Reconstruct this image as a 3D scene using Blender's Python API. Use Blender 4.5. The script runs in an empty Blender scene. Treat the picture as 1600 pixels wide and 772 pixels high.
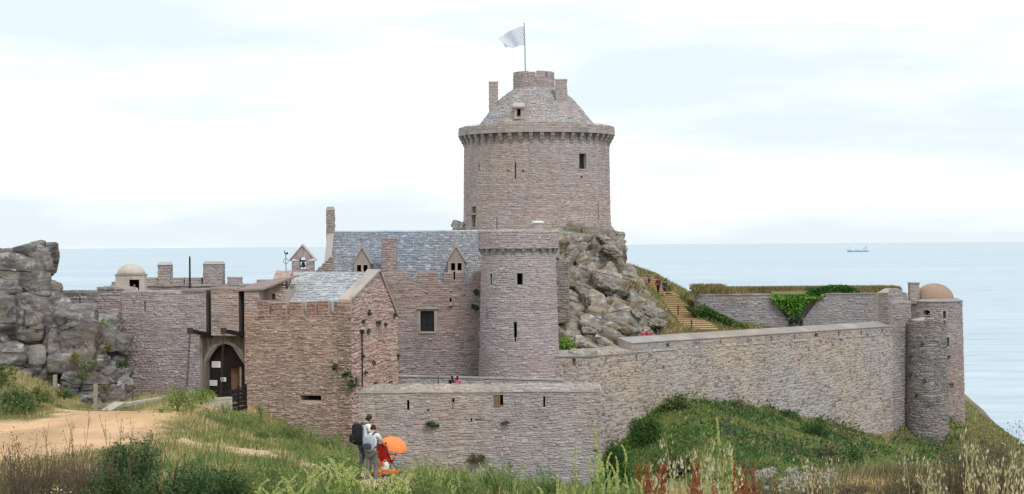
import bpy, bmesh, math, random
import numpy as np
from mathutils import Vector, Matrix, Euler

random.seed(7)
RS = np.random.RandomState(11)
PI = math.pi
scene = bpy.context.scene
col = scene.collection

# ------------------------------------------------------------------ camera
EYE = 30.0                      # metres above the sea
FPX = 2800.0                    # focal length in photo pixels (photo is 1600 wide)
cam_data = bpy.data.cameras.new("camera")
cam_data.sensor_width = 36.0
cam_data.lens = FPX / 1600.0 * 36.0
cam_data.clip_start = 0.5
cam_data.clip_end = 200000.0
cam = bpy.data.objects.new("camera", cam_data)
col.objects.link(cam)
CAMROT = (Matrix.Rotation(PI / 2 - 3.3 / FPX, 4, 'X') @ Matrix.Rotation(-0.00724, 4, 'Z'))
cam.matrix_world = Matrix.Translation((0, 0, EYE)) @ CAMROT
scene.camera = cam

# ------------------------------------------------------------------ sky, sun, exposure
SUN_EL, SUN_ROT = math.radians(50), math.radians(158)   # behind the viewer, to the right
world = bpy.data.worlds.new("World")
scene.world = world
world.use_nodes = True
wt = world.node_tree
wt.nodes.clear()
def N(t, kind, **kw):
    n = t.nodes.new(kind)
    for k, v in kw.items():
        setattr(n, k, v)
    return n
w_out = N(wt, 'ShaderNodeOutputWorld')
w_bg = N(wt, 'ShaderNodeBackground')
w_bg.inputs['Strength'].default_value = 0.10
w_sky = N(wt, 'ShaderNodeTexSky', sky_type='NISHITA')
w_sky.sun_disc = False
w_sky.sun_elevation = SUN_EL
w_sky.sun_rotation = SUN_ROT
w_sky.air_density = 1.0
w_sky.dust_density = 3.0
w_tc = N(wt, 'ShaderNodeTexCoord')
w_map = N(wt, 'ShaderNodeMapping')
w_map.inputs['Scale'].default_value = (2.0, 2.0, 11.0)
w_map.inputs['Location'].default_value = (3.4, 0.4, 0.2)
w_no = N(wt, 'ShaderNodeTexNoise')
w_no.inputs['Scale'].default_value = 1.6
w_no.inputs['Detail'].default_value = 7.0
w_no.inputs['Roughness'].default_value = 0.52
w_cr = N(wt, 'ShaderNodeValToRGB')
w_cr.color_ramp.elements[0].position = 0.40
w_cr.color_ramp.elements[0].color = (7.3, 8.2, 8.65, 1)
w_cr.color_ramp.elements[1].position = 0.57
w_cr.color_ramp.elements[1].color = (9.8, 10.15, 10.25, 1)
w_mix = N(wt, 'ShaderNodeMixRGB')
w_mix.inputs['Fac'].default_value = 0.93
wl = wt.links.new
wl(w_tc.outputs['Generated'], w_map.inputs['Vector'])
wl(w_map.outputs['Vector'], w_no.inputs['Vector'])
wl(w_no.outputs['Fac'], w_cr.inputs['Fac'])
wl(w_sky.outputs['Color'], w_mix.inputs['Color1'])
wl(w_cr.outputs['Color'], w_mix.inputs['Color2'])
wl(w_mix.outputs['Color'], w_bg.inputs['Color'])
wl(w_bg.outputs['Background'], w_out.inputs['Surface'])

sun_data = bpy.data.lights.new("sun", 'SUN')
sun_data.energy = 1.35
sun_data.angle = math.radians(16)
sun_data.color = (1.0, 0.985, 0.965)
sun = bpy.data.objects.new("sun", sun_data)
col.objects.link(sun)
# direction towards the sun for sky rotation r: (sin r, cos r)
sd = Vector((math.sin(SUN_ROT) * math.cos(SUN_EL), math.cos(SUN_ROT) * math.cos(SUN_EL), math.sin(SUN_EL)))
sun.rotation_euler = sd.to_track_quat('Z', 'Y').to_euler()
sun.location = (0, 0, 120)

scene.view_settings.view_transform = 'Standard'
scene.view_settings.look = 'None'
scene.view_settings.exposure = 0.27
scene.view_settings.gamma = 1.0
scene.view_settings.use_curve_mapping = False

# ------------------------------------------------------------------ helpers: pixels to places
def hexc(h):
    r = []
    for i in (0, 2, 4):
        c = int(h[i:i + 2], 16) / 255.0
        r.append(c / 12.92 if c <= 0.04045 else ((c + 0.055) / 1.055) ** 2.4)
    return tuple(r)
def ray(px, py):
    d = CAMROT.to_3x3() @ Vector(((px - 800) / FPX, -(py - 386) / FPX, -1))
    return d
def P(px, py, Y):
    d = ray(px, py)
    k = Y / d.y
    return Vector((d.x * k, Y, EYE + d.z * k))
def Pz(px, py, z):
    d = ray(px, py)
    k = (z - EYE) / d.z
    return Vector((d.x * k, d.y * k, z))
def ZY(px, py, Y):
    return P(px, py, Y).z
def XY(px, Y):
    return P(px, 384, Y).x

class Pl:
    """an upright plane: origin, direction along it, normal to the viewer"""
    def __init__(s, O, U):
        l = math.hypot(U[0], U[1])
        s.O = (O[0], O[1]); s.U = (U[0] / l, U[1] / l)
        n = (s.U[1], -s.U[0])
        if n[0] * -O[0] + n[1] * -O[1] < 0:
            n = (-n[0], -n[1])
        s.N = n
    def pt(s, u, d, z):
        return (s.O[0] + s.U[0] * u + s.N[0] * d, s.O[1] + s.U[1] * u + s.N[1] * d, z)
    def S(s, u, v, d):
        return s.pt(u, d, v)
    def hit(s, px, py=400, d=0.0):
        r = ray(px, py)
        ox = s.O[0] + s.N[0] * d; oy = s.O[1] + s.N[1] * d
        k = (ox * s.N[0] + oy * s.N[1]) / (r.x * s.N[0] + r.y * s.N[1])
        x, y, z = r.x * k, r.y * k, EYE + r.z * k
        return ((x - ox) * s.U[0] + (y - oy) * s.U[1], z)
    def u(s, px, d=0.0):
        return s.hit(px, 450, d)[0]
    def z(s, px, py, d=0.0):
        return s.hit(px, py, d)[1]

class Cyl:
    """an upright round wall; u is arc length at radius R0, u = 0 faces the viewer"""
    def __init__(s, px, Y, R0, Rf=None):
        s.cx = XY(px, Y); s.cy = Y; s.R0 = R0
        s.Rf = Rf or (lambda v: R0)
        s.t0 = -math.atan2(s.cx, s.cy)
        s.pc = px
    def S(s, u, v, d):
        t = u / s.R0 + s.t0
        r = s.Rf(v) + d
        return (s.cx + r * math.sin(t), s.cy - r * math.cos(t), v)
    def th(s, px):
        q = max(-1, min(1, (px - s.pc) * s.cy / FPX / s.R0))
        return math.asin(q)
    def u(s, px):
        return s.th(px) * s.R0
    def z(s, px, py):
        return ZY(px, py, s.cy - s.R0 * math.cos(s.th(px)))

# ------------------------------------------------------------------ helpers: objects
def tag(o, label=None, cat=None, group=None, kind=None):
    if label: o['label'] = label
    if cat: o['category'] = cat
    if group: o['group'] = group
    if kind: o['kind'] = kind
    return o
def empty(name, loc, label=None, cat=None, group=None, rz=0.0):
    o = bpy.data.objects.new(name, None)
    o.empty_display_size = 0.3
    col.objects.link(o)
    o.location = loc
    o.rotation_euler = (0, 0, rz)
    return tag(o, label, cat, group)
def local_of(parent):
    m = Matrix.Identity(4)
    chain = []
    while parent is not None:
        chain.append(parent); parent = parent.parent
    for p in reversed(chain):
        m = m @ Matrix.LocRotScale(p.location, p.rotation_euler, p.scale)
    return m
def link_mesh(name, me, mat, parent=None, world=True):
    o = bpy.data.objects.new(name, me)
    if mat is not None and len(me.materials) == 0:
        me.materials.append(mat)
    col.objects.link(o)
    if parent is not None:
        o.parent = parent
        if world:                           # mesh given in world coordinates
            inv = local_of(parent).inverted()
            me.transform(inv)
    return o
class MB:
    def __init__(s):
        s.v = []; s.f = []
    def add(s, vs, fs):
        b = len(s.v)
        s.v.extend([tuple(v) for v in vs])
        s.f.extend([tuple(b + i for i in f) for f in fs])
        return s
    def hexa(s, c):                          # 8 corners: 4 bottom loop, 4 top loop
        return s.add(c, [(0, 1, 2, 3)[::-1], (4, 5, 6, 7), (0, 1, 5, 4), (1, 2, 6, 5), (2, 3, 7, 6), (3, 0, 4, 7)])
    def box(s, x0, x1, y0, y1, z0, z1):
        return s.hexa([(x0, y0, z0), (x1, y0, z0), (x1, y1, z0), (x0, y1, z0), (x0, y0, z1), (x1, y0, z1), (x1, y1, z1), (x0, y1, z1)])
    def pbox(s, pl, u0, u1, d0, d1, z0, z1):
        return s.hexa([pl.pt(u0, d0, z0), pl.pt(u1, d0, z0), pl.pt(u1, d1, z0), pl.pt(u0, d1, z0),
                       pl.pt(u0, d0, z1), pl.pt(u1, d0, z1), pl.pt(u1, d1, z1), pl.pt(u0, d1, z1)])
    def prism(s, poly, off):                 # polygon (3D points) pushed along a vector
        n = len(poly); off = Vector(off)
        a = [Vector(p) for p in poly]
        return s.add(a + [p + off for p in a], [tuple(range(n))[::-1], tuple(range(n, 2 * n))] +
                     [(i, (i + 1) % n, n + (i + 1) % n, n + i) for i in range(n)])
    def tube(s, pts, rad, n=6, cap=True):
        pts = [Vector(p) for p in pts]
        if not hasattr(rad, '__len__'): rad = [rad] * len(pts)
        b = len(s.v); m = len(pts)
        for i, p in enumerate(pts):
            t = (pts[min(i + 1, m - 1)] - pts[max(i - 1, 0)])
            t = t.normalized() if t.length > 1e-9 else Vector((0, 0, 1))
            a = t.cross(Vector((0, 0, 1)) if abs(t.z) < 0.9 else Vector((1, 0, 0))).normalized()
            c = t.cross(a)
            for k in range(n):
                q = 2 * PI * k / n
                s.v.append(tuple(p + a * (rad[i] * math.cos(q)) + c * (rad[i] * math.sin(q))))
        for i in range(m - 1):
            for k in range(n):
                k2 = (k + 1) % n
                s.f.append((b + i * n + k, b + i * n + k2, b + (i + 1) * n + k2, b + (i + 1) * n + k))
        if cap:
            s.f.append(tuple(b + k for k in range(n))[::-1])
            s.f.append(tuple(b + (m - 1) * n + k for k in range(n)))
        return s
    def lathe(s, cx, cy, prof, n=32, cap=True):
        b = len(s.v); m = len(prof)
        for r, z in prof:
            for k in range(n):
                q = 2 * PI * k / n
                s.v.append((cx + r * math.cos(q), cy + r * math.sin(q), z))
        for i in range(m - 1):
            for k in range(n):
                k2 = (k + 1) % n
                s.f.append((b + i * n + k, b + i * n + k2, b + (i + 1) * n + k2, b + (i + 1) * n + k))
        if cap:
            s.f.append(tuple(b + k for k in range(n))[::-1])
            s.f.append(tuple(b + (m - 1) * n + k for k in range(n)))
        return s
    def build(s, name, mat, parent=None, smooth=False):
        me = bpy.data.meshes.new(name)
        me.from_pydata(s.v, [], s.f)
        bm = bmesh.new(); bm.from_mesh(me)
        bmesh.ops.recalc_face_normals(bm, faces=bm.faces)
        bm.to_mesh(me); bm.free()
        if smooth:
            me.polygons.foreach_set('use_smooth', [True] * len(me.polygons))
        return link_mesh(name, me, mat, parent)
def npmesh(name, V, F, mat, parent=None, colr=None, smooth=False, lnk=True):
    """V (n,3), F (m,k) arrays; colr (n,3) stored as point colour"""
    me = bpy.data.meshes.new(name)
    n, (m, k) = len(V), F.shape
    me.vertices.add(n); me.vertices.foreach_set('co', np.asarray(V, dtype=np.float32).ravel())
    me.loops.add(m * k); me.loops.foreach_set('vertex_index', np.asarray(F, dtype=np.int32).ravel())
    me.polygons.add(m)
    me.polygons.foreach_set('loop_start', np.arange(0, m * k, k, dtype=np.int32))
    if smooth:
        me.polygons.foreach_set('use_smooth', np.ones(m, dtype=bool))
    me.update(calc_edges=True)
    me.validate()
    if colr is not None:
        a = me.attributes.new('col', 'FLOAT_COLOR', 'POINT')
        c = np.ones((n, 4), dtype=np.float32); c[:, :3] = colr
        a.data.foreach_set('color', c.ravel())
    if not lnk:
        me.materials.append(mat)
        return me
    return link_mesh(name, me, mat, parent)

# numpy value noise
def _h(ix, iy, iz):
    with np.errstate(over='ignore'):
        n = (ix.astype(np.int64) * 374761393 + iy.astype(np.int64) * 668265263 + iz.astype(np.int64) * 2147483647) & 0x7fffffff
        n = ((n ^ (n >> 13)) * 1274126177) & 0x7fffffff
        n = n ^ (n >> 16)
    return (n & 0xffff) / 65535.0
def vnoise(x, y, z=0.0):
    x, y, z = np.broadcast_arrays(np.asarray(x, float), np.asarray(y, float), np.asarray(z, float))
    ix, iy, iz = np.floor(x), np.floor(y), np.floor(z)
    fx, fy, fz = x - ix, y - iy, z - iz
    fx, fy, fz = [f * f * (3 - 2 * f) for f in (fx, fy, fz)]
    r = 0
    for a in (0, 1):
        for b in (0, 1):
            for c in (0, 1):
                r = r + _h(ix + a, iy + b, iz + c) * (fx if a else 1 - fx) * (fy if b else 1 - fy) * (fz if c else 1 - fz)
    return r
def fbm(x, y, z=0.0, o=4):
    r, a, t = 0, 1.0, 0
    for i in range(o):
        r = r + a * vnoise(np.asarray(x) * 2 ** i + 17 * i, np.asarray(y) * 2 ** i + 5 * i, np.asarray(z) * 2 ** i)
        t += a; a *= 0.5
    return r / t

# ------------------------------------------------------------------ materials
def new_mat(name, rough=0.9, spec=0.25):
    m = bpy.data.materials.new(name); m.use_nodes = True
    t = m.node_tree
    b = t.nodes['Principled BSDF']
    b.inputs['Roughness'].default_value = rough
    b.inputs['Specular IOR Level'].default_value = spec
    return m, t, b
def ramp(t, cols, interp='LINEAR'):
    r = N(t, 'ShaderNodeValToRGB')
    r.color_ramp.interpolation = interp
    e = r.color_ramp.elements
    while len(e) < len(cols): e.new(0.5)
    for i, c in enumerate(cols):
        e[i].position = i / (len(cols) - 1) if interp == 'LINEAR' else i / len(cols)
        e[i].color = (*c, 1)
    return r
def noise(t, scale, detail=4, rough=0.55, co=None):
    n = N(t, 'ShaderNodeTexNoise')
    n.inputs['Scale'].default_value = scale
    n.inputs['Detail'].default_value = detail
    n.inputs['Roughness'].default_value = rough
    if co is not None: t.links.new(co, n.inputs['Vector'])
    return n
def mixc(t, mode, fac, a, b):
    m = N(t, 'ShaderNodeMixRGB', blend_type=mode)
    for s, v in ((m.inputs[0], fac), (m.inputs[1], a), (m.inputs[2], b)):
        if hasattr(v, 'is_output'): t.links.new(v, s)
        else: s.default_value = v if not isinstance(v, tuple) else (*v, 1)
    return m.outputs[0]
def rng(t, v, a, b, c=0.0, d=1.0):
    m = N(t, 'ShaderNodeMapRange')
    t.links.new(v, m.inputs[0])
    for i, x in enumerate((a, b, c, d)): m.inputs[i + 1].default_value = x
    return m.outputs[0]
def wpos(t):
    return N(t, 'ShaderNodeNewGeometry').outputs['Position']
def cool(c, s):
    g = .3 * c[0] + .55 * c[1] + .15 * c[2]
    return tuple((g + (v - g) * s) * k for v, k in zip(c, (.99, .985, 1.0)))
def stone_mat(name, cols, lichen='c9c2b4', moss='6e6a50', lich=0.35, mos=0.25, grain=7.0, sat=.66):
    """one colour per stone (island or object), patches of lichen and dampness, fine grain"""
    m, t, b = new_mat(name, 0.93, 0.15)
    L = t.links.new
    g = N(t, 'ShaderNodeNewGeometry'); oi = N(t, 'ShaderNodeObjectInfo')
    ad = N(t, 'ShaderNodeMath', operation='ADD'); L(g.outputs['Random Per Island'], ad.inputs[0]); L(oi.outputs['Random'], ad.inputs[1])
    fr = N(t, 'ShaderNodeMath', operation='FRACT'); L(ad.outputs[0], fr.inputs[0])
    mean = [sum(hexc(c)[i] for c in cols) / len(cols) for i in range(3)]
    cols = [tuple(m_ + (v_ - m_) * .72 for m_, v_ in zip(mean, hexc(c))) for c in cols]      # weathering evens the stones out
    r = ramp(t, [cool(c, sat) for c in cols]); L(fr.outputs[0], r.inputs[0])
    pos = g.outputs['Position']
    n1 = noise(t, 0.45, 5, 0.6, pos)
    c = mixc(t, 'MIX', rng(t, n1.outputs['Fac'], 0.5, 0.72, 0, lich), r.outputs[0], hexc(lichen))
    mp = N(t, 'ShaderNodeMapping'); mp.inputs['Scale'].default_value = (0.8, 0.8, 0.22); mp.inputs['Location'].default_value = (9, 3, 1)
    L(pos, mp.inputs['Vector'])
    n2 = noise(t, 0.8, 5, 0.65, mp.outputs[0])
    c = mixc(t, 'MIX', rng(t, n2.outputs['Fac'], 0.52, 0.75, 0, mos), c, hexc(moss))
    nw = noise(t, .16, 3, .5, pos)
    c = mixc(t, 'MULTIPLY', 1.0, c, mixc(t, 'MIX', rng(t, nw.outputs['Fac'], .35, .65), (0.95, 0.99, 1.05), (1.06, .99, .92)))
    n3 = noise(t, grain, 4, 0.7, pos)
    c = mixc(t, 'MULTIPLY', 0.42, c, mixc(t, 'MIX', n3.outputs['Fac'], (0.55, 0.55, 0.56), (1.4, 1.38, 1.35)))
    L(c, b.inputs['Base Color'])
    bp = N(t, 'ShaderNodeBump'); bp.inputs['Strength'].default_value = 0.6; bp.inputs['Distance'].default_value = 0.04
    L(n3.outputs['Fac'], bp.inputs['Height']); L(bp.outputs[0], b.inputs['Normal'])
    return m
def flat_mat(name, c1, c2=None, scale=8.0, rough=0.85, spec=0.2, bump=0.3, metal=0.0):
    m, t, b = new_mat(name, rough, spec)
    L = t.links.new
    co = N(t, 'ShaderNodeTexCoord').outputs['Object']
    n = noise(t, scale, 5, 0.6, co)
    c2 = c2 or c1
    L(mixc(t, 'MIX', rng(t, n.outputs['Fac'], 0.3, 0.7), hexc(c1), hexc(c2)), b.inputs['Base Color'])
    b.inputs['Metallic'].default_value = metal
    if bump:
        bp = N(t, 'ShaderNodeBump'); bp.inputs['Strength'].default_value = bump; bp.inputs['Distance'].default_value = 0.02
        L(n.outputs['Fac'], bp.inputs['Height']); L(bp.outputs[0], b.inputs['Normal'])
    return m
def leaf_mat(name, trans=0.35):
    m, t, b = new_mat(name, 0.7, 0.2)
    L = t.links.new
    a = N(t, 'ShaderNodeAttribute', attribute_name='col')
    L(a.outputs['Color'], b.inputs['Base Color'])
    tr = N(t, 'ShaderNodeBsdfTranslucent'); L(a.outputs['Color'], tr.inputs['Color'])
    mx = N(t, 'ShaderNodeMixShader'); mx.inputs[0].default_value = trans
    L(b.outputs[0], mx.inputs[1]); L(tr.outputs[0], mx.inputs[2])
    L(mx.outputs[0], t.nodes['Material Output'].inputs['Surface'])
    return m

M = {}
M['keep'] = stone_mat('keep_stone', ['b09b95', 'c0aca5', 'a18c88', 'c9b7ae', 'b5a098', '9a8583', 'bfa9a0'], lich=0.30, mos=0.22)
M['tower'] = stone_mat('tower_stone', ['b59a97', 'c5aea9', 'a58c8a', 'ccb9b1', 'bca29e', '9f8784', 'c8b0a8'], lich=0.25, mos=0.12)
M['manor'] = stone_mat('manor_stone', ['a38d8b', 'b39d9a', '947f7f', 'bdaaa5', 'a8928f', '8c7878'], lich=0.28, mos=0.22)
M['gate'] = stone_mat('gate_stone', ['a98a7b', 'bb9d8c', '957768', 'c9b09d', 'b09486', '806860', 'bea796'], lich=0.25, mos=0.25, sat=.8)
M['gate_left'] = stone_mat('gate_left_stone', ['ad9592', 'bfa9a4', '9a8280', 'c9b8b0', 'b29896', '8c7876', 'c0b1ac'], lich=0.40, mos=0.2)
M['red'] = stone_mat('red_stone', ['8d665f', 'a07268', 'af8b82', '795853', 'a9827a', '8f6c66'], lich=0.3, mos=0.25, sat=.8)
M['gable'] = stone_mat('gable_stone', ['b38a84', 'c4a499', 'a0766f', 'd0b8ac', 'bb958e', '966c67'], lich=0.35, mos=0.2, sat=.76)
M['low'] = stone_mat('low_wall_stone', ['aa9d9a', 'b9aeaa', '978b8a', 'c2b5ae', 'a8938f', '8e8384', 'b39d97'], lich=0.40, mos=0.18)
M['long'] = stone_mat('long_wall_stone', ['aaa096', 'b9b0a5', '8f8680', 'a1968e', '7b7370', 'b1a398', '978a83', '6a6464'], lich=0.40, mos=0.18, sat=.85)
M['butt'] = stone_mat('buttress_stone', ['857d7b', '938b88', '736c6c', 'a09792', '847675', '686264'], lich=0.2, mos=0.6)
M['turret'] = stone_mat('turret_stone', ['a18b89', 'b19894', '907b7a', 'b9a59e', '997f7c', '806e6d'], lich=0.2, mos=0.25)
M['battery'] = stone_mat('battery_stone', ['979093', 'a69f9f', '858083', 'aea7a5', '938788'], lich=0.3, mos=0.22)
M['ashlar'] = stone_mat('dressed_stone', ['a69a90', 'b1a69b', '998d84', 'b7ada1'], lich=0.2, mos=0.3)
M['archstone'] = stone_mat('arch_stone', ['7d7060', '8a7c6a', '6f6355', '948672'], lich=0.1, mos=0.6)
M['cap'] = stone_mat('cap_stone', ['a0978f', 'b5aca3', '8a817c', 'aea49b', '979089', 'c0b8ae'], lichen='c4beb3', lich=0.5, mos=0.3)
M['corbel'] = stone_mat('corbel_stone', ['9d9089', 'aa9d94', '8d807b', 'b0a398'], lich=0.2, mos=0.3)
M['slate'] = stone_mat('slate', ['87919e', '98a2ad', '77828f', 'a8b1ba', '8d97a4', '6c7683', 'b4bbc1'], lichen='b6b9b8', lich=0.4, mos=0.2, sat=.8)
M['slate_pale'] = stone_mat('pale_slate', ['a3adb5', 'b5bec4', '929da6', 'c3cacd', 'a9b3ba'], lichen='c9cbc2', lich=0.4, mos=0.2, sat=.8)
M['roofstone'] = stone_mat('roof_stone', ['aaa09d', 'bbb2ae', '968c8a', 'c2bab4', 'a79a96'], lich=0.4, mos=0.25, sat=.4)
M['mortar'] = stone_mat('mortar', ['ab9a92', 'ab9a92'], lich=0.2, mos=0.25, grain=4)
M['mortar_red'] = stone_mat('mortar_red', ['bba595', 'bba595'], lich=0.2, mos=0.25, grain=4)
M['mortar_grey'] = stone_mat('mortar_grey', ['a79d98', 'a79d98'], lich=0.2, mos=0.25, grain=4)
M['mortar_pale'] = stone_mat('mortar_pale', ['b9ada3', 'b9ada3'], lich=0.2, mos=0.25, grain=4, sat=1.0)
M['damp_shade'] = stone_mat('damp_shade_stone', ['4f4a45', '5a544d'], lich=0.1, mos=0.5)  # damp stone, with the deep shadow of the slots put into its colour
M['plaster'] = stone_mat('plaster', ['c0b7a8', 'c0b7a8'], lichen='dbd4c6', moss='948a78', lich=0.5, mos=0.55, grain=3)
M['dome_orange'] = stone_mat('dome_render', ['a08872', 'a08872'], lichen='b3a08e', moss='857b6c', lich=0.5, mos=0.6, grain=3, sat=.95)
M['dark'] = flat_mat('unlit_interior', '2c2a2b', '37332f', 4)  # near-black colour stands in for the unlit depth of the openings
M['rock'] = None
M['wood_dark'] = flat_mat('dark_oak', '211c1d', '2f2828', 6, 0.8)
M['wood_brown'] = flat_mat('brown_oak', '6e5443', '82654f', 6, 0.8)
M['wood_grey'] = flat_mat('weathered_wood', 'a49a8a', '8c8274', 6, 0.85)
M['timber'] = flat_mat('timber', '7d6850', '8f7858', 6, 0.85)
M['iron'] = flat_mat('rusty_iron', '3a302c', '57423a', 20, 0.7)
M['black'] = flat_mat('black_metal', '26262a', '303034', 12, 0.6)
M['concrete'] = flat_mat('concrete', 'a29b92', 'b5aea3', 3, 0.9)
M['white'] = flat_mat('white_paint', 'e4e4e2', 'dcdcda', 8, 0.6, bump=0)
M['pane'] = flat_mat('dark_glass', '23272e', '2c3138', 3, 0.15, 0.5, bump=0)
M['leaf'] = leaf_mat('leaves')
M['lead'] = flat_mat('lead', '8f9498', 'a0a5a8', 3, 0.6)
M['earth'] = flat_mat('turf', '7d7452', '63683f', 2, 0.95)
M['sand'] = flat_mat('sandy_earth', 'cdb28a', 'bd9f76', 2, 0.95)
M['ship'] = flat_mat('ship_hazed', '7f95ab', '8ba0b3', .05, 0.7, bump=0)  # distance haze is mixed into this faded blue grey
M['ship_white_hazed'] = flat_mat('ship_white_hazed', 'b4c4cf', 'bcccd6', .05, 0.7, bump=0)  # white faded towards blue, the haze being in the colour
# ------------------------------------------------------------------ masonry: every stone is a block of its own
UNIT = []
_r = random.Random(3)
for _i in range(12):
    j = lambda a: _r.uniform(-a, a)
    vs = [(-.5, -.5, -.25), (.5, -.5, -.25), (.5, .5, -.25), (-.5, .5, -.25)]
    e = .05
    vs += [(-.5 + e + abs(j(.05)), -.5 + 2 * e + abs(j(.1)), 1 + j(.3)), (.5 - e - abs(j(.05)), -.5 + 2 * e + abs(j(.1)), 1 + j(.3)),
           (.5 - e - abs(j(.05)), .5 - 2 * e - abs(j(.12)), 1 + j(.3)), (-.5 + e + abs(j(.05)), .5 - 2 * e - abs(j(.12)), 1 + j(.3))]
    fs = [(4, 5, 6, 7), (0, 1, 5, 4), (1, 2, 6, 5), (2, 3, 7, 6), (3, 0, 4, 7)]
    UNIT.append((vs, fs))
UNIT_ME = {}
def vnoise1(a, b):
    return .5 + .25 * (math.sin(a * 2.1 + 1.3 * math.sin(b * 1.7)) + math.sin(b * 2.6 + 1.1 * math.sin(a * 1.3)))
class Stones:
    """collects the stones of one thing; the largest become objects, the rest one part"""
    def __init__(s, parent, mat, name='stone', mass='masonry'):
        s.p = parent; s.m = mat; s.name = name; s.mass = mass; s.L = []
    def one(s, S, ua, ub, va, vb, prot, tilt=0.0, big=True):
        s.L.append((S, ua, ub, va, vb, prot, tilt, big))
    def wall(s, S, u0, u1, v0, v1, holes=(), L=(.2, .55), H=(.09, .2), prot=.035, gap=.018, top=None, bot=None, left=None, tilt=0.0,
             wob=.03, big=True, seed=0, rag=.5, bigs=.045):
        r = random.Random(seed * 77 + int(u0 * 10) + int(v0 * 7) + len(s.L))
        v = v0
        while v < v1 - .03:
            h = min(H[0] + (H[1] - H[0]) * r.random() ** 1.2 * r.choice((.8, 1, 1, 1.25)), v1 - v)
            if v1 - v - h < .04: h = v1 - v
            u = u0 - r.uniform(0, L[0])
            ph = r.uniform(0, 6.3)
            while u < u1 - .02:
                l = (L[0] + (L[1] - L[0]) * r.random() ** 1.6) * (.75 + .5 * vnoise1(u * .23 + seed, v * .31))
                a, b = max(u, u0), min(u + l, u1)
                u += l
                if u1 - u < .06: b = u1; u = u1 + 1
                if b - a < .05: continue
                w = wob * (math.sin(a * .9 + ph * .2 + v * .7) + .6 * math.sin(a * 2.3 + v * 2.1))
                va, vb = v + w + gap / 2, v + h + w - gap / 2 - r.uniform(0, .15) * h
                va, vb = max(va, v0 + .004), min(vb, v1)
                if top is not None:
                    tp = top((a + b) / 2)
                    if va > tp - .03: continue
                    vb = min(vb, tp)
                if bot is not None and vb < bot((a + b) / 2): continue
                if rag: va, vb = va + r.uniform(-.3, .3) * rag * h, vb + r.uniform(-.3, .3) * rag * h
                if left is not None:
                    lo, hi = left((va + vb) / 2)
                    a = max(a, lo); b = min(b, hi)
                    if b - a < .05: continue
                if vb - va < .025: continue
                bigger = v0 + .3 < va < v1 - .6 and r.random() < bigs
                if bigger: vb += h * r.uniform(.5, .9)
                elif r.random() < .012 and bigs: continue
                segs = [(a + gap / 2, b - gap / 2)]
                for (h0, h1, g0, g1) in holes:
                    if vb > g0 and va < g1:
                        ns = []
                        for (x, y) in segs:
                            if y <= h0 or x >= h1: ns.append((x, y)); continue
                            if x < h0 - .05: ns.append((x, h0))
                            if y > h1 + .05: ns.append((h1, y))
                        segs = ns
                for (x, y) in segs:
                    s.L.append((S, x, y, va, vb, prot * (r.uniform(1.5, 1.9) if bigger else r.uniform(.35, 1.45)), tilt, big))
            v += h
    def build(s, n_big=0, min_px=9.0):
        rnd = random.Random(len(s.L))
        order = []
        if n_big:
            for i, (S, ua, ub, va, vb, pr, ti, big) in enumerate(s.L):
                if not big: continue
                p = S((ua + ub) / 2, (va + vb) / 2, 0)
                if (ub - ua) * FPX / p[1] >= min_px: order.append(((ub - ua) * min(vb - va, .3) , i))
            order.sort(reverse=True)
        pick = set(i for _, i in order[:n_big])
        V = []; F = []
        for i, (S, ua, ub, va, vb, pr, ti, big) in enumerate(s.L):
            k = rnd.randrange(12); vs, fs = UNIT[k]; rk = rnd.uniform(-.22, .22)
            cu, cv, du, dv = (ua + ub) / 2, (va + vb) / 2, ub - ua, vb - va
            if i in pick:
                c = Vector(S(cu, cv, 0))
                ud = (Vector(S(ub, cv, 0)) - Vector(S(ua, cv, 0))); ul = ud.length; ud.normalize()
                vd = (Vector(S(cu, vb, 0)) - Vector(S(cu, va, 0))); vl = vd.length; vd.normalize()
                nd = Vector(S(cu, cv, .1)) - c
                n2 = ud.cross(vd).normalized()
                if n2.dot(nd) < 0: n2 = -n2
                vd = (vd - ud * vd.dot(ud)).normalized()
                key = (k, s.m.name)
                if key not in UNIT_ME:
                    me = bpy.data.meshes.new(s.name); me.from_pydata(vs, [], fs); me.materials.append(s.m)
                    UNIT_ME[key] = me
                o = bpy.data.objects.new(s.name, UNIT_ME[key]); col.objects.link(o)
                sx = Matrix((( ud.x * ul, vd.x * vl, n2.x * pr, c.x), (ud.y * ul, vd.y * vl, n2.y * pr, c.y),
                             (ud.z * ul, vd.z * vl, n2.z * pr, c.z), (0, 0, 0, 1)))
                if ti:
                    sx = sx @ Matrix.Translation((0, 0, ti / max(pr, .01) * .5))
                o.parent = s.p
                o.matrix_basis = local_of(s.p).inverted() @ sx
            else:
                b = len(V)
                for (x, y, z) in vs:
                    t = ti * (.5 - y) if z > 0 else 0
                    V.append(S(cu + x * du, cv + (y + rk * x) * dv, z * pr + t))
                F.extend([tuple(b + q for q in f) for f in fs])
        if V:
            o = npmesh(s.mass, np.array(V), np.array(F), s.m, s.p)
            o['kind'] = 'stuff'

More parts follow.
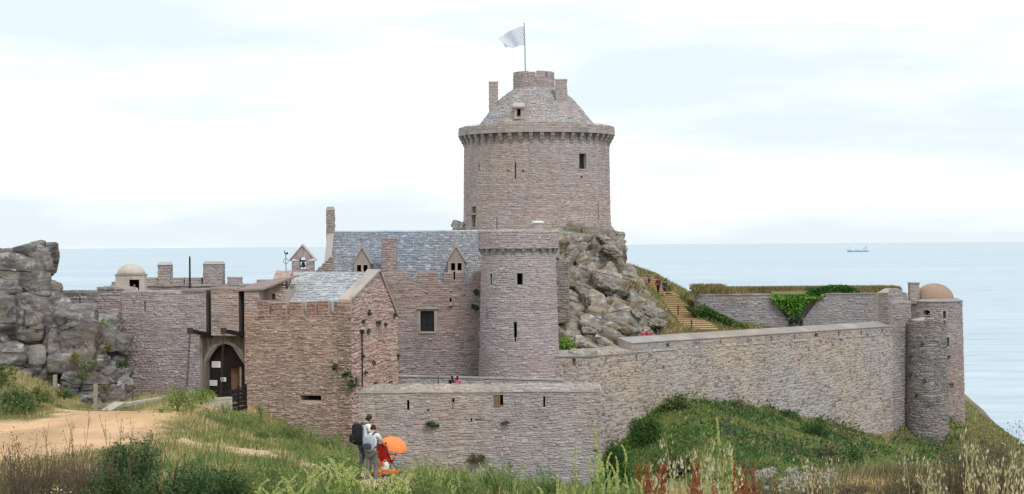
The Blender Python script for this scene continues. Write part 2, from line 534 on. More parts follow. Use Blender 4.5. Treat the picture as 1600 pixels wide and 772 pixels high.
def core(S, u0, u1, v0, v1, holes, thick, parent, mat, name='wall', us=None, closed=False, vs=None, top=None):
    """the body of a wall behind its stones, with real openings left in it"""
    U = set([u0, u1] + list(us or [])); V = set([v0, v1] + list(vs or []))
    for (a, b, c, d) in holes:
        U.update((max(u0, a), min(u1, b))); V.update((max(v0, c), min(v1, d)))
    U = sorted(U); V = sorted(V)
    mb = MB()
    solid = {}
    for i in range(len(U) - 1):
        for j in range(len(V) - 1):
            cu, cv = (U[i] + U[i + 1]) / 2, (V[j] + V[j + 1]) / 2
            solid[i, j] = not any(a < cu < b and c < cv < d for (a, b, c, d) in holes)
    n = len(U) - 1
    for (i, j), so in solid.items():
        if not so: continue
        a, b, c, d = U[i], U[i + 1], V[j], V[j + 1]
        q = lambda u, v, dd: S(u, v, dd)
        mb.add([q(a, c, 0), q(b, c, 0), q(b, d, 0), q(a, d, 0)], [(0, 1, 2, 3)])
        mb.add([q(a, c, -thick), q(b, c, -thick), q(b, d, -thick), q(a, d, -thick)], [(3, 2, 1, 0)])
        def edge(i2, j2, p1, p2):
            if not solid.get((i2, j2), False):
                mb.add([q(*p1, 0), q(*p2, 0), q(*p2, -thick), q(*p1, -thick)], [(0, 1, 2, 3)])
        li = (i - 1) % n if closed else i - 1
        ri = (i + 1) % n if closed else i + 1
        edge(li, j, (a, c), (a, d)); edge(ri, j, (b, d), (b, c))
        edge(i, j - 1, (b, c), (a, c)); edge(i, j + 1, (a, d), (b, d))
    return mb.build(name, mat, parent)
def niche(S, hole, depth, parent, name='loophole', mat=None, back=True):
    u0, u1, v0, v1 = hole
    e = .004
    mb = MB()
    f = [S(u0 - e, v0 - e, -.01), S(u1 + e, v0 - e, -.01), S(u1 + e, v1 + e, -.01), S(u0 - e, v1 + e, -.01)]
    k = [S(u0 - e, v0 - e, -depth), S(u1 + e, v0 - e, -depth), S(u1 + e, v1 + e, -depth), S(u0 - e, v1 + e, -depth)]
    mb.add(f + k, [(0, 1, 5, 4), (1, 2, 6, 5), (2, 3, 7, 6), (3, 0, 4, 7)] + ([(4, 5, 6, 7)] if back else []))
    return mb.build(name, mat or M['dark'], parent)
def block(st, pl, u0, u1, d0, d1, z0, z1, mat, parent, name='merlon', core_mat=None, sides=True, **kw):
    """a free standing block of masonry: body, and stones on its front and sides"""
    mb = MB(); mb.pbox(pl, u0, u1, d0, d1, z0, z1)
    o = mb.build(name, core_mat or M['mortar'], parent)
    st.wall(lambda u, v, d: pl.pt(u, d1 + d, v), u0, u1, z0, z1, **kw)
    if sides:
        st.wall(lambda u, v, d: pl.pt(u0 - d, u, v), d0, d1, z0, z1, big=False, **kw)
        st.wall(lambda u, v, d: pl.pt(u1 + d, u, v), d0, d1, z0, z1, big=False, **kw)
    return o
def window(S, hole, parent, frame=.06, depth=.22, bars=(1, 1), mat=None, surround=None, sill=None):
    """frame and panes set back in an opening"""
    u0, u1, v0, v1 = hole
    niche(S, hole, .9, parent, 'window_recess', M['dark'])
    mb = MB()
    def bar(a, b, c, d, t0, t1):
        mb.hexa([S(a, c, -t0), S(b, c, -t0), S(b, c, -t1), S(a, c, -t1), S(a, d, -t0), S(b, d, -t0), S(b, d, -t1), S(a, d, -t1)])
    t0, t1 = depth, depth + .06
    bar(u0, u0 + frame, v0, v1, t0, t1); bar(u1 - frame, u1, v0, v1, t0, t1)
    bar(u0 + frame, u1 - frame, v0, v0 + frame, t0, t1); bar(u0 + frame, u1 - frame, v1 - frame, v1, t0, t1)
    for i in range(1, bars[0] + 1):
        x = u0 + (u1 - u0) * i / (bars[0] + 1); bar(x - frame * .35, x + frame * .35, v0 + frame, v1 - frame, t0 + .01, t1 - .01)
    for i in range(1, bars[1] + 1):
        x = v0 + (v1 - v0) * i / (bars[1] + 1); bar(u0 + frame, u1 - frame, x - frame * .3, x + frame * .3, t0 + .02, t1 - .02)
    w = mb.build('window', mat or M['wood_dark'], parent)
    pb = MB()
    pb.add([S(u0 + .01, v0 + .01, -t1 + .005), S(u1 - .01, v0 + .01, -t1 + .005), S(u1 - .01, v1 - .01, -t1 + .005), S(u0 + .01, v1 - .01, -t1 + .005)], [(0, 1, 2, 3)])
    pb.build('pane', M['pane'], w)
    return w
def surround(S, hole, parent, w=.16, prot=.05, sill=True, mat=None, top=True):
    """dressed blocks round an opening"""
    u0, u1, v0, v1 = hole
    m = mat or M['ashlar']
    def blk(a, b, c, d, name):
        mb = MB()
        mb.hexa([S(a, c, prot), S(b, c, prot), S(b, c, -.12), S(a, c, -.12), S(a, d, prot), S(b, d, prot), S(b, d, -.12), S(a, d, -.12)])
        return mb.build(name, m, parent)
    n = max(2, int((v1 - v0) / .4)); h = (v1 - v0) / n
    for i in range(n):
        e = .05 if i % 2 else 0
        blk(u0 - w - e, u0 - .003, v0 + h * i + .004, v0 + h * (i + 1) - .004, 'jamb_stone')
        blk(u1 + .003, u1 + w + e, v0 + h * i + .004, v0 + h * (i + 1) - .004, 'jamb_stone')
    if top: blk(u0 - w - .04, u1 + w + .04, v1 + .003, v1 + w, 'lintel')
    if sill:
        mb = MB(); a, b, c, d = u0 - w * .6, u1 + w * .6, v0 - .14, v0 - .003
        mb.hexa([S(a, c, prot + .06), S(b, c, prot + .06), S(b, c, -.1), S(a, c, -.1), S(a, d, prot + .06), S(b, d, prot + .06), S(b, d, -.1), S(a, d, -.1)])
        mb.build('sill', M['cap'], parent)

# ------------------------------------------------------------------ terrain
CP = []
def cp(px, py, Y): p = P(px, py, Y); CP.append((p.x, p.y, p.z))
def cz(px, py, z): p = Pz(px, py, z); CP.append((p.x, p.y, p.z))
def cw(x, y, z): CP.append((x, y, z))
for x, y, z in [(-40, 0, 28.6), (0, 0, 28.4), (40, 0, 28.6), (0, 12, 27.5), (-8, 14, 27.3), (10, 14, 27.2), (0, 20, 26.5), (-8, 22, 26.2), (9, 22, 26.1), (-15, 28, 25.5), (-40, 40, 25.5), (-75, 40, 26), (-75, 100, 27), (-60, 70, 23),
                (-4, 35, 24.95), (-10, 32, 25.0), (2, 26, 25.8), (8, 28, 25.5), (-18, 60, 21.8), (-12, 45, 23.4), (-4, 49.5, 23.6), (-4.0, 53, 23.25),
                (-20, 45, 23.5), (0, 60, 21), (0, 78, 16.6), (0, 108, 14), (6, 108, 13.8), (-5, 108, 15), (6, 60, 20.6), (3, 45, 23.2), (-6, 76, 19.8),
                (12, 62, 19.5), (22, 66, 18.6), (30, 84, 13), (12, 84, 14.5), (10, 100, 13.6), (40, 60, 17), (60, 60, 12), (60, 100, 6), (85, 60, 4), (85, 150, -4), (85, 0, 22), (-75, 0, 30),
                (55, 190, -2), (62, 150, 2), (45, 205, -3), (-8, 133, 17.5), (0.5, 130, 14.5), (0, 119, 14.0), (-6, 118, 15.0), (6.5, 129, 14.2), (4, 122, 13.9), (15, 152, 21.3), (28, 166, 20.4), (34, 171, 20.0), (22, 160, 20.8), (30, 162, 20.0),
                (15, 200, 25.5), (3, 188, 28.0), (-4, 183, 27.5), (3, 215, 5), (3, 235, -4), (-15, 155, 19), (-14, 128, 18), (-30, 138, 17), (-45, 150, 4), (-15, 200, 2), (-60, 130, 6), (-75, 180, -5), (-40, 190, -6), (20, 232, -5), (50, 232, -6),
                (25, 182, 21.5), (37, 182, 21.5), (32, 204, 3), (2.5, 177, 29.4), (-2, 170, 26.5), (-36, 118, 20), (-48, 112, 22), (-24, 124, 19.6)]:
    cw(x, y, z)
for a in [(-150, 600, 100), (0, 578, 104), (0, 640, 96.5), (60, 612, 103), (100, 640, 98.5), (150, 641, 104), (345, 622, 110), (300, 628, 106),
          (1300, 750, 45), (1550, 752, 40), (1150, 770, 42), (1000, 790, 40), (1000, 770, 112), (985, 705, 124), (975, 700, 129.5), (1040, 631, 134), (1100, 630, 137), (1150, 632, 140), (1250, 652, 145.8),
          (1350, 678, 151.8), (1420, 700, 154.5), (1100, 700, 116), (1200, 740, 112), (1250, 775, 110), (1330, 745, 122), (1450, 750, 130),
          (1500, 650, 165), (1600, 722, 150), (1560, 690, 155), (1700, 805, 140), (1490, 700, 148),
          (1100, 515, 165), (1055, 470, 175), (1012, 433, 187), (960, 402, 172), (980, 420, 170), (1010, 500, 160), (900, 545, 150), (960, 540, 150), (890, 362, 168), (940, 372, 171), (920, 440, 160),
          (1130, 512, 168), (112, 642, 101.5), (205, 634, 105.5), (160, 640, 107), (480, 730, 60), (380, 712, 70), (400, 690, 96), (500, 700, 100), (560, 716, 101), (620, 765, 70), (450, 680, 106), (390, 660, 107)]:
    cp(*a)
for a in [(0, 665, 21.0), (0, 720, 21.0), (120, 652, 21.0), (120, 700, 21.0), (240, 643, 20.9), (230, 692, 21.0), (-120, 690, 21.1), (310, 692, 21.1), (300, 655, 20.8)]:
    cz(*a)
CPA = np.array(CP)
def _tps(r2):
    return np.where(r2 > 1e-12, r2 * np.log(np.maximum(r2, 1e-12)), 0) * .5
_n = len(CPA); _sc = 1 / 60.0
_xy = CPA[:, :2] * _sc
_K = _tps(((_xy[:, None] - _xy[None]) ** 2).sum(-1)) + np.eye(_n) * 2e-4
_A = np.zeros((_n + 3, _n + 3)); _A[:_n, :_n] = _K; _A[:_n, _n] = 1; _A[:_n, _n + 1:] = _xy; _A[_n, :_n] = 1; _A[_n + 1:, :_n] = _xy.T
_w = np.linalg.solve(_A, np.concatenate([CPA[:, 2], np.zeros(3)]))
def _smooth(x, y):
    x = np.atleast_1d(np.asarray(x, float)).ravel() * _sc; y = np.atleast_1d(np.asarray(y, float)).ravel() * _sc
    out = np.empty(len(x))
    for i in range(0, len(x), 20000):
        q = np.stack([x[i:i + 20000], y[i:i + 20000]], -1)
        k = _tps(((q[:, None] - _xy[None]) ** 2).sum(-1))
        out[i:i + 20000] = k @ _w[:_n] + _w[_n] + q @ _w[_n + 1:]
    return out
def px_of(x, y, z):
    """where a place shows in the photo"""
    R = np.array(CAMROT.to_3x3())
    d = np.stack([x, y, z - EYE], -1) @ R
    return 800 + FPX * d[..., 0] / -d[..., 2], 386 - FPX * d[..., 1] / -d[..., 2]
PATH = np.array([tuple(Pz(*a, 21.0))[:2] for a in [(95, 640), (140, 640), (246, 641), (246, 655), (238, 675), (228, 692), (190, 712), (120, 722), (40, 730), (-250, 745), (-400, 690), (-150, 668), (0, 661), (60, 655), (95, 650)]])
def poly_dist(x, y, poly):
    """signed distance to a polygon, negative inside"""
    d = np.full(x.shape, 1e9); ins = np.zeros(x.shape, bool)
    for i in range(len(poly)):
        (x1, y1), (x2, y2) = poly[i], poly[(i + 1) % len(poly)]
        ex, ey = x2 - x1, y2 - y1
        t = np.clip(((x - x1) * ex + (y - y1) * ey) / (ex * ex + ey * ey), 0, 1)
        d = np.minimum(d, np.hypot(x - x1 - t * ex, y - y1 - t * ey))
        c = ((y1 > y) != (y2 > y)) & (x < ex * (y - y1) / (ey if ey else 1e-9) + x1)
        ins ^= c
    return np.where(ins, -d, d)
def line_dist(x, y, pts):
    d = np.full(x.shape, 1e9)
    for (x1, y1), (x2, y2) in zip(pts[:-1], pts[1:]):
        ex, ey = x2 - x1, y2 - y1
        t = np.clip(((x - x1) * ex + (y - y1) * ey) / (ex * ex + ey * ey), 0, 1)
        d = np.minimum(d, np.hypot(x - x1 - t * ex, y - y1 - t * ey))
    return d
TRAIL = [tuple(P(*a))[:2] for a in [(225, 688, 83), (310, 697, 78), (400, 714, 70), (490, 730, 60), (580, 752, 50.5), (640, 775, 44)]]
BRIDGE = [tuple(P(*a))[:2] for a in [(215, 650, 95), (290, 632, 104), (350, 622, 111)]]
def height(x, y):
    shp = np.shape(x)
    x = np.atleast_1d(np.asarray(x, float)); y = np.atleast_1d(np.asarray(y, float))
    z = _smooth(x, y).reshape(x.shape)
    pd = poly_dist(x, y, PATH)
    b = np.clip(pd / 2.5, 0, 1)
    b = np.minimum(b, np.clip((line_dist(x, y, BRIDGE) - 1.6) / 1.5, 0, 1))
    z = z + b * ((fbm(x * .35, y * .35, 1.0) - .5) * .7 + (fbm(x * 1.4, y * 1.4, 2.0, 3) - .5) * .25) * np.clip(y / 20, 0, 1)
    sA, sB = P(1098, 515, 165), P(1013, 434, 187)            # the ground is cut away for the stairway
    k = np.clip((y - sA.y) / (sB.y - sA.y), 0, 1); zs_ = sA.z + (sB.z - sA.z) * k - .3
    ds = line_dist(x, y, [(sA.x, sA.y), (sB.x, sB.y)])
    z = np.where(ds < 3.0, np.minimum(z, zs_ + np.clip((ds - 1.5) / 1.5, 0, 1) * 1.2), z)
    z = z - 2.6 * np.clip((1.12 - np.hypot((x - 7.6) / 5.4, (y - 158) / 13.5)) / .45, 0, 1)   # bedrock hollow filled by the crag
    z = z + (pd < 0) * (fbm(x * .9, y * .9, 12.0, 3) - .5) * .16
    return np.maximum(z, -6.0).reshape(shp)
def H1(x, y): return float(height(np.array([x]), np.array([y]))[0])

gx = np.concatenate([np.arange(-140, -62, 4.0), np.arange(-62, 62, .45), np.arange(62, 140, 4.0)])
gy = np.concatenate([np.arange(-80, 4, 4.0), np.arange(4, 205, .45), np.arange(205, 260, 4.0)])
GX, GY = np.meshgrid(gx, gy)
GZ = height(GX.ravel(), GY.ravel()).reshape(GX.shape)
far = np.clip((np.abs(GX) - 80) / 60, 0, 1)
GZ = GZ * (1 - far) + -6 * far
gnx = np.gradient(GZ, axis=1) / np.gradient(GX, axis=1); gny = np.gradient(GZ, axis=0) / np.gradient(GY, axis=0)
slope = np.hypot(gnx, gny)
n1 = fbm(GX * .25, GY * .25, 3.0); n2 = fbm(GX * 1.1, GY * 1.1, 4.0); n3 = fbm(GX * .09, GY * .09, 9.0)
lin = lambda h: np.array(hexc(h))
c = lin('6b6a42')[None, None] * np.ones(GX.shape + (1,))
def over(c, m, h):
    m = np.clip(m, 0, 1)[..., None]
    return c * (1 - m) + lin(h) * m
c = over(c, (n1 - .45) * 5, '8d8058')
c = over(c, (n2 - .55) * 5, '4f5a34')
hillm = ((GY > 105) & (GX > 5) & (GY < 150)).astype(float)
c = over(c, hillm * np.clip((n3 - .35) * 5, 0, .8), '4d6430')
td = line_dist(GX, GY, TRAIL)
c = over(c, np.clip(1.5 - td / 1.1 + (n2 - .5) * 2, 0, 1) * .9, 'c2ab8a')
pd = poly_dist(GX, GY, PATH)
c = over(c, np.clip(.5 - pd / 1.2 + (n2 - .5) * 2.5, 0, 1), 'd3ae8a')
c = over(c, np.clip(1.7 - line_dist(GX, GY, BRIDGE) / 1.4, 0, 1), 'caa980')
c = over(c, np.clip((slope - .75) * 3 + (n2 - .5) * 1.5, 0, 1) * (GZ > 8), '80776c')
cragm = np.clip(1.2 - np.hypot((GX - 8) / 5.2, (GY - 158) / 13), 0, 1) * 4
c = over(c, cragm, '6f675b')
pth = np.clip(.3 - pd / 1.2, 0, 1)
c = c * (1 - pth[..., None] * .30 * np.clip((fbm(GX * .35, GY * .12, 21.0) - .42) * 4, 0, 1)[..., None])
c = over(c, pth * np.clip((fbm(GX * 2.2, GY * .8, 22.0, 3) - .56) * 5, 0, .6), 'b99a76')
nyy, nxx = GX.shape
idx = np.arange(nyy * nxx).reshape(nyy, nxx)
F = np.stack([idx[:-1, :-1], idx[:-1, 1:], idx[1:, 1:], idx[1:, :-1]], -1).reshape(-1, 4)
tm, t, b = new_mat('terrain', 0.95, 0.1)
a = N(t, 'ShaderNodeAttribute', attribute_name='col')
pos = wpos(t)
g1 = noise(t, 2.2, 6, 0.65, pos); g2 = noise(t, 14.0, 5, 0.7, pos)
cc = mixc(t, 'MULTIPLY', 0.6, a.outputs['Color'], mixc(t, 'MIX', g1.outputs['Fac'], (0.6, 0.6, 0.58), (1.38, 1.36, 1.33)))
cc = mixc(t, 'MULTIPLY', 0.5, cc, mixc(t, 'MIX', g2.outputs['Fac'], (0.55, 0.55, 0.55), (1.45, 1.45, 1.45)))
t.links.new(cc, b.inputs['Base Color'])
bp = N(t, 'ShaderNodeBump'); bp.inputs['Strength'].default_value = .5; bp.inputs['Distance'].default_value = .05
t.links.new(g2.outputs['Fac'], bp.inputs['Height']); t.links.new(bp.outputs[0], b.inputs['Normal'])
ter = npmesh('ground', np.stack([GX, GY, GZ], -1).reshape(-1, 3), F, tm, None, c.reshape(-1, 3), smooth=True)
tag(ter, 'grassy headland with a pale sandy path in front of the castle', 'ground', kind='structure')

mb = MB(); mb.box(-11.5, 3.6, 114, 136.5, 18.9, 19.55)
tag(mb.build('courtyard', tm), 'sandy castle courtyard inside the walls', 'courtyard', kind='structure')
# ------------------------------------------------------------------ sea
sm, t, b = new_mat('sea', 0.32, 0.5)
b.inputs['Base Color'].default_value = (*hexc('a3bcc7'), 1)
b.inputs['IOR'].default_value = 1.33
pos = wpos(t)
mp = N(t, 'ShaderNodeMapping'); mp.inputs['Scale'].default_value = (0.03, 0.11, 0.05); mp.inputs['Rotation'].default_value = (0, 0, .35)
t.links.new(pos, mp.inputs['Vector'])
w1 = noise(t, 1.0, 8, 0.62, mp.outputs[0])
mp2 = N(t, 'ShaderNodeMapping'); mp2.inputs['Scale'].default_value = (0.0012, 0.004, 0.01)
t.links.new(pos, mp2.inputs['Vector'])
w2 = noise(t, 1.0, 4, 0.55, mp2.outputs[0])
cc = mixc(t, 'MIX', rng(t, w2.outputs['Fac'], .35, .65), hexc('a9bcc6'), hexc('bac9d1'))
cc = mixc(t, 'MIX', rng(t, w1.outputs['Fac'], .38, .62), mixc(t, 'MULTIPLY', 1.0, cc, (.66, .74, .79)), cc)
t.links.new(cc, b.inputs['Base Color'])
bp = N(t, 'ShaderNodeBump'); bp.inputs['Strength'].default_value = .35; bp.inputs['Distance'].default_value = .5
t.links.new(w1.outputs['Fac'], bp.inputs['Height']); t.links.new(bp.outputs[0], b.inputs['Normal'])
mb = MB()
mb.add([(-90000, -3000, 0), (90000, -3000, 0), (90000, 90000, 0), (-90000, 90000, 0)], [(0, 1, 2, 3)])
sea = mb.build('sea', sm)
tag(sea, 'pale blue calm sea reaching the horizon', 'sea', kind='structure')
# ------------------------------------------------------------------ gatehouse
C0 = (XY(548, 110), 110.0)
GF = Pl(C0, (-.94, .342))                       # the gate front, u runs left from the right corner
gu = GF.u; gz = GF.z
gate = empty('gatehouse', GF.pt(gu(350), 0, gz(350, 622)), 'reddish stone gatehouse with a pointed dark gate and two drawbridge slots', 'gatehouse')
zb = 15.0
GB = lambda d0: (lambda u, v, d: GF.pt(u, d0 + d, v))       # slightly battered face
SF = GB(0.0)
uL, uS2a, uS2b, uS1b, uS1a = gu(190), gu(321.5), gu(329.5), gu(372.5), gu(381.5)
zA, zM, zR, zArc = gz(250, 455), gz(350, 451), gz(400, 453), gz(350, 525)
uRec = gu(311)                                   # left edge of the gate recess
loops = [(gu(226) - .06, gu(226) + .06, gz(226, 487), gz(226, 472))]
# left part of the front
core(SF, uS2a, uL, zb, zA, loops + [(uS2a - .1, uRec, zb - 1, zArc)], 1.6, gate, M['mortar'])
for h in loops: niche(SF, h, 1.0, gate)
st = Stones(gate, M['gate_left'])
st.wall(SF, uS2a, uL, zb + 3, zA - .02, loops + [(uS2a - .1, uRec, zb - 1, zArc)], L=(.14, .5), H=(.07, .15), prot=.03, seed=1, rag=.8)
st.build(300)
mb = MB()
ua, ub = gu(282), uS2a
mb.pbox(GF, uS2a, gu(285), -1.6, .1, zA - .02, zA + .14); mb.build('coping', M['cap'], gate)
# middle panel between the slots
core(SF, uS1b, uS2b, zArc, zM, [], 1.2, gate, M['mortar'])
st = Stones(gate, M['gate_left'])
st.wall(SF, uS1b, uS2b, zArc, zM - .02, L=(.2, .65), H=(.08, .18), prot=.04, seed=2)
st.build(60)
mb = MB(); mb.pbox(GF, uS1b, uS2b, -1.2, .06, zM - .02, zM + .1); mb.build('coping', M['cap'], gate)
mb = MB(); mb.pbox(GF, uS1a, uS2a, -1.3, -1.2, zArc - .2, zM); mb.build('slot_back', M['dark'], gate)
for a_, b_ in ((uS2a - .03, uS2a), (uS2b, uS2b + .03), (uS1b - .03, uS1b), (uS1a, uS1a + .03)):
    mb = MB(); mb.pbox(GF, a_, b_, -1.19, -.015, zArc - .05, zM - .12); mb.build('slot_shade_lining', M['damp_shade'], gate)  # linings added to darken the slots: deep shadow and damp in the colour
# gate recess: dressed wall with the pointed arch
RD = -.4
SR = lambda u, v, d: GF.pt(u, RD + d, v)
aL, aR = gu(321, RD), gu(382, RD)
zbase, zspr, zapex = gz(350, 622, RD), gz(350, 575, RD), gz(350, 537, RD)
def arch(n=12):
    w = (aL - aR); hw = w / 2; um = (aL + aR) / 2
    pts = []
    hgt = zapex - zspr
    R = (hw * hw + hgt * hgt) / (2 * hw)
    for i in range(n + 1):
        a = math.asin(min(1, hgt / R)) * i / n
        pts.append((aL - R + R * math.cos(a), zspr + R * math.sin(a)))
    right = [(2 * um - u, z) for u, z in reversed(pts[:-1])]
    return pts + right
AP = [(aL, zbase - .6)] + arch() + [(aR, zbase - .6)]
u_hi, u_lo, z_hi = uRec, gu(384.5, RD), zArc + .02
mb = MB()
n = len(AP)
outer = []
for (u, z) in AP:
    um = (aL + aR) / 2
    if z <= zspr + .05: outer.append((u_hi if u > um else u_lo, z))
    else:
        k = (z - zspr) / (zapex - zspr)
        side = u_hi if u > um else u_lo
        outer.append((um + (side - um) * (1 - k ** 3) if u != um else um, zspr + (z_hi - zspr) * min(1, k * 2.2)))
for i in range(n - 1):
    f = [SR(*AP[i], 0), SR(*AP[i + 1], 0), SR(*outer[i + 1], 0), SR(*outer[i], 0)]
    mb.add(f, [(0, 1, 2, 3)])
    mb.add([SR(*AP[i], 0), SR(*AP[i + 1], 0), SR(*AP[i + 1], -.5), SR(*AP[i], -.5)], [(0, 1, 2, 3)])
for (a, b2) in ((u_hi, zspr), (u_lo, zspr)):
    pass
mb.add([SR(u_hi, zspr, 0), SR(u_hi, z_hi, 0), SR((aL + aR) / 2, z_hi, 0)], [(0, 1, 2)])
mb.add([SR(u_lo, zspr, 0), SR(u_lo, z_hi, 0), SR((aL + aR) / 2, z_hi, 0)], [(0, 1, 2)])
mb.build('gate_surround', M['archstone'], gate)
mb = MB(); mb.pbox(GF, u_lo - .3, u_hi + .02, RD - .55, RD - .01, zArc + .021, zArc + .12); mb.build('recess_head', M['mortar'], gate)
AA = arch(8)
for i in range(len(AA) - 1):                      # voussoirs
    (u1, z1), (u2, z2) = AA[i], AA[i + 1]
    um, zm = (aL + aR) / 2, zspr - .3
    def outw(u, z, k=.2):
        dx, dz = u - um, z - zm; l = math.hypot(dx, dz); return (u + dx / l * k, z + dz / l * k)
    q1, q2 = outw(u1, z1), outw(u2, z2)
    g = .012
    mb = MB(); mb.hexa([SR(u1, z1 + g, -.05), SR(u2, z2 - g, -.05), SR(*q2, -.05), SR(*q1, -.05), SR(u1, z1 + g, .045), SR(u2, z2 - g, .045), SR(*q2, .045), SR(*q1, .045)])
    mb.build('arch_stone', M['archstone'], gate)
for i in range(5):
    z1 = zbase + (zspr - zbase) * i / 5; z2 = zbase + (zspr - zbase) * (i + 1) / 5
    mb = MB(); mb.hexa([SR(a, z, d) for z in (z1 + .008, z2 - .008) for (a, d) in ((aL + .004, -.05), (aL + .26 + .06 * (i % 2), -.05), (aL + .26 + .06 * (i % 2), .045), (aL + .004, .045))])
    mb.build('jamb_stone', M['archstone'], gate)
# the gate leaves: left one shut, a low wicket standing open on the right
doorD = RD - .42
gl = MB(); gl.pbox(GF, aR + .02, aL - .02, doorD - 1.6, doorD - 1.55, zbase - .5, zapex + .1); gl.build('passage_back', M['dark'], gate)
def plank_top(u):
    best = zspr
    for (u1, z1), (u2, z2) in zip(AA[:-1], AA[1:]):
        if min(u1, u2) - 1e-6 <= u <= max(u1, u2) + 1e-6:
            k = (u - u1) / (u2 - u1) if u2 != u1 else 0
            best = z1 + (z2 - z1) * k
    return best
wu0, wu1, wz = gu(376, doorD), gu(357, doorD), gz(365, 574, doorD)
leaf = empty('gate_door', GF.pt((aL + aR) / 2, doorD, zbase)); leaf.parent = gate
leaf.location = local_of(gate).inverted() @ Vector(GF.pt((aL + aR) / 2, doorD, zbase))
npk = 13
for i in range(npk):
    u1 = aR + .02 + (aL - aR - .04) * i / npk; u2 = aR + .02 + (aL - aR - .04) * (i + 1) / npk - .012
    um = (u1 + u2) / 2
    z1 = wz if wu0 < um < wu1 else zbase
    mb = MB()
    t1, t2 = plank_top(u1), plank_top(u2)
    dd = doorD + random.uniform(-.01, .01)
    mb.hexa([GF.pt(u1, dd - .08, z1), GF.pt(u2, dd - .08, z1), GF.pt(u2, dd, z1), GF.pt(u1, dd, z1), GF.pt(u1, dd - .08, t1), GF.pt(u2, dd - .08, t2), GF.pt(u2, dd, t2), GF.pt(u1, dd, t1)])
    mb.build('plank', M['wood_dark'], leaf)
wk = empty('wicket_door', (0, 0, 0)); wk.parent = gate
wk.location = local_of(gate).inverted() @ Vector(GF.pt(wu1, doorD - .05, zbase))
for i in range(4):                                # the wicket swung inwards
    a = i / 4; b2 = (i + 1) / 4 - .02
    mb = MB(); u1 = wu1 - a * .5; u2 = wu1 - b2 * .5
    mb.hexa([GF.pt(u1, doorD - .1 - a * .35, zbase), GF.pt(u2, doorD - .1 - b2 * .35, zbase), GF.pt(u2, doorD - .16 - b2 * .35, zbase), GF.pt(u1, doorD - .16 - a * .35, zbase),
             GF.pt(u1, doorD - .1 - a * .35, wz - .03), GF.pt(u2, doorD - .1 - b2 * .35, wz - .03), GF.pt(u2, doorD - .16 - b2 * .35, wz - .03), GF.pt(u1, doorD - .16 - a * .35, wz - .03)])
    mb.build('plank', M['wood_brown'], wk)
mb = MB(); mb.pbox(GF, wu0 - .02, wu0 + .1, doorD - .2, doorD + .03, zbase, wz + .02); mb.build('wicket_post', M['wood_grey'], gate)
# drawbridge beams and their chains
for pxr, pxt, pyr, pyt, pxb, pyb in ((325.5, 296, 525, 517, 291, 603), (377, 350, 524, 517, 348, 622)):
    ur = gu(pxr)
    L_ = 2.25
    a = Vector(GF.pt(ur, -1.0, gz(pxr, pyr + 2))); tip = Vector(GF.pt(ur + .03, L_, gz(pxt, pyt, L_)))
    ax = (tip - a).normalized(); sx = ax.cross(Vector((0, 0, 1))).normalized() * .1; up = Vector((0, 0, .15))
    mb = MB(); mb.hexa([a - sx - up, a + sx - up, tip + sx * .9 - up * .7, tip - sx * .9 - up * .7, a - sx + up, a + sx + up, tip + sx * .9 + up * .7, tip - sx * .9 + up * .7])
    bm_ = mb.build('drawbridge_beam', M['wood_dark'], gate)
    mb = MB(); e = tip; mb.hexa([e + Vector((x, y, z)) for z in (-.19, .19) for (x, y) in ((-.17, -.12), (.17, -.12), (.17, .12), (-.17, .12))]); mb.build('beam_end', M['iron'], bm_)
    bot = Vector(GF.pt(ur + .12, L_ + .25, gz(pxb, pyb, L_ + .25)))
    mb = MB()
    nlk = 26
    for i in range(nlk):                          # links of the chain, turned by turns
        p = tip.lerp(bot, (i + .5) / nlk); l = (tip - bot).length / nlk * .62
        s_ = Vector((.045, 0, 0)) if i % 2 else Vector((0, .045, 0))
        mb.tube([p + Vector((0, 0, l)), p + s_ + Vector((0, 0, l * .5)), p + s_ - Vector((0, 0, l * .5)), p - Vector((0, 0, l)), p - s_ - Vector((0, 0, l * .5)), p - s_ + Vector((0, 0, l * .5)), p + Vector((0, 0, l))], .02, 4, cap=False)
    mb.build('chain', M['iron'], bm_)
# right part of the front, battlements in larger red stone
zCr, zMe = gz(480, 492), gz(480, 471)
slot = (gu(501), gu(468), gz(485, 626), gz(485, 618))
slotw = (gu(503), gu(466), gz(485, 628.5), gz(485, 616))
core(SF, 0, uS1a, zb, zCr, [slot], 1.3, gate, M['mortar_red'])
niche(SF, slot, 1.2, gate, 'gun_slit')
surround(SF, slot, gate, .1, .03, sill=False, mat=M['gate'])
zRed = gz(480, 500)
st = Stones(gate, M['gate'])
st.wall(SF, 0, uS1a, zb + 1.5, zRed, [slotw], L=(.13, .46), H=(.06, .14), prot=.04, wob=.07, seed=3, rag=.9)
st.wall(SF, gu(404), uS1a, zRed, zCr, [], L=(.2, .5), H=(.1, .2), prot=.04, seed=4)
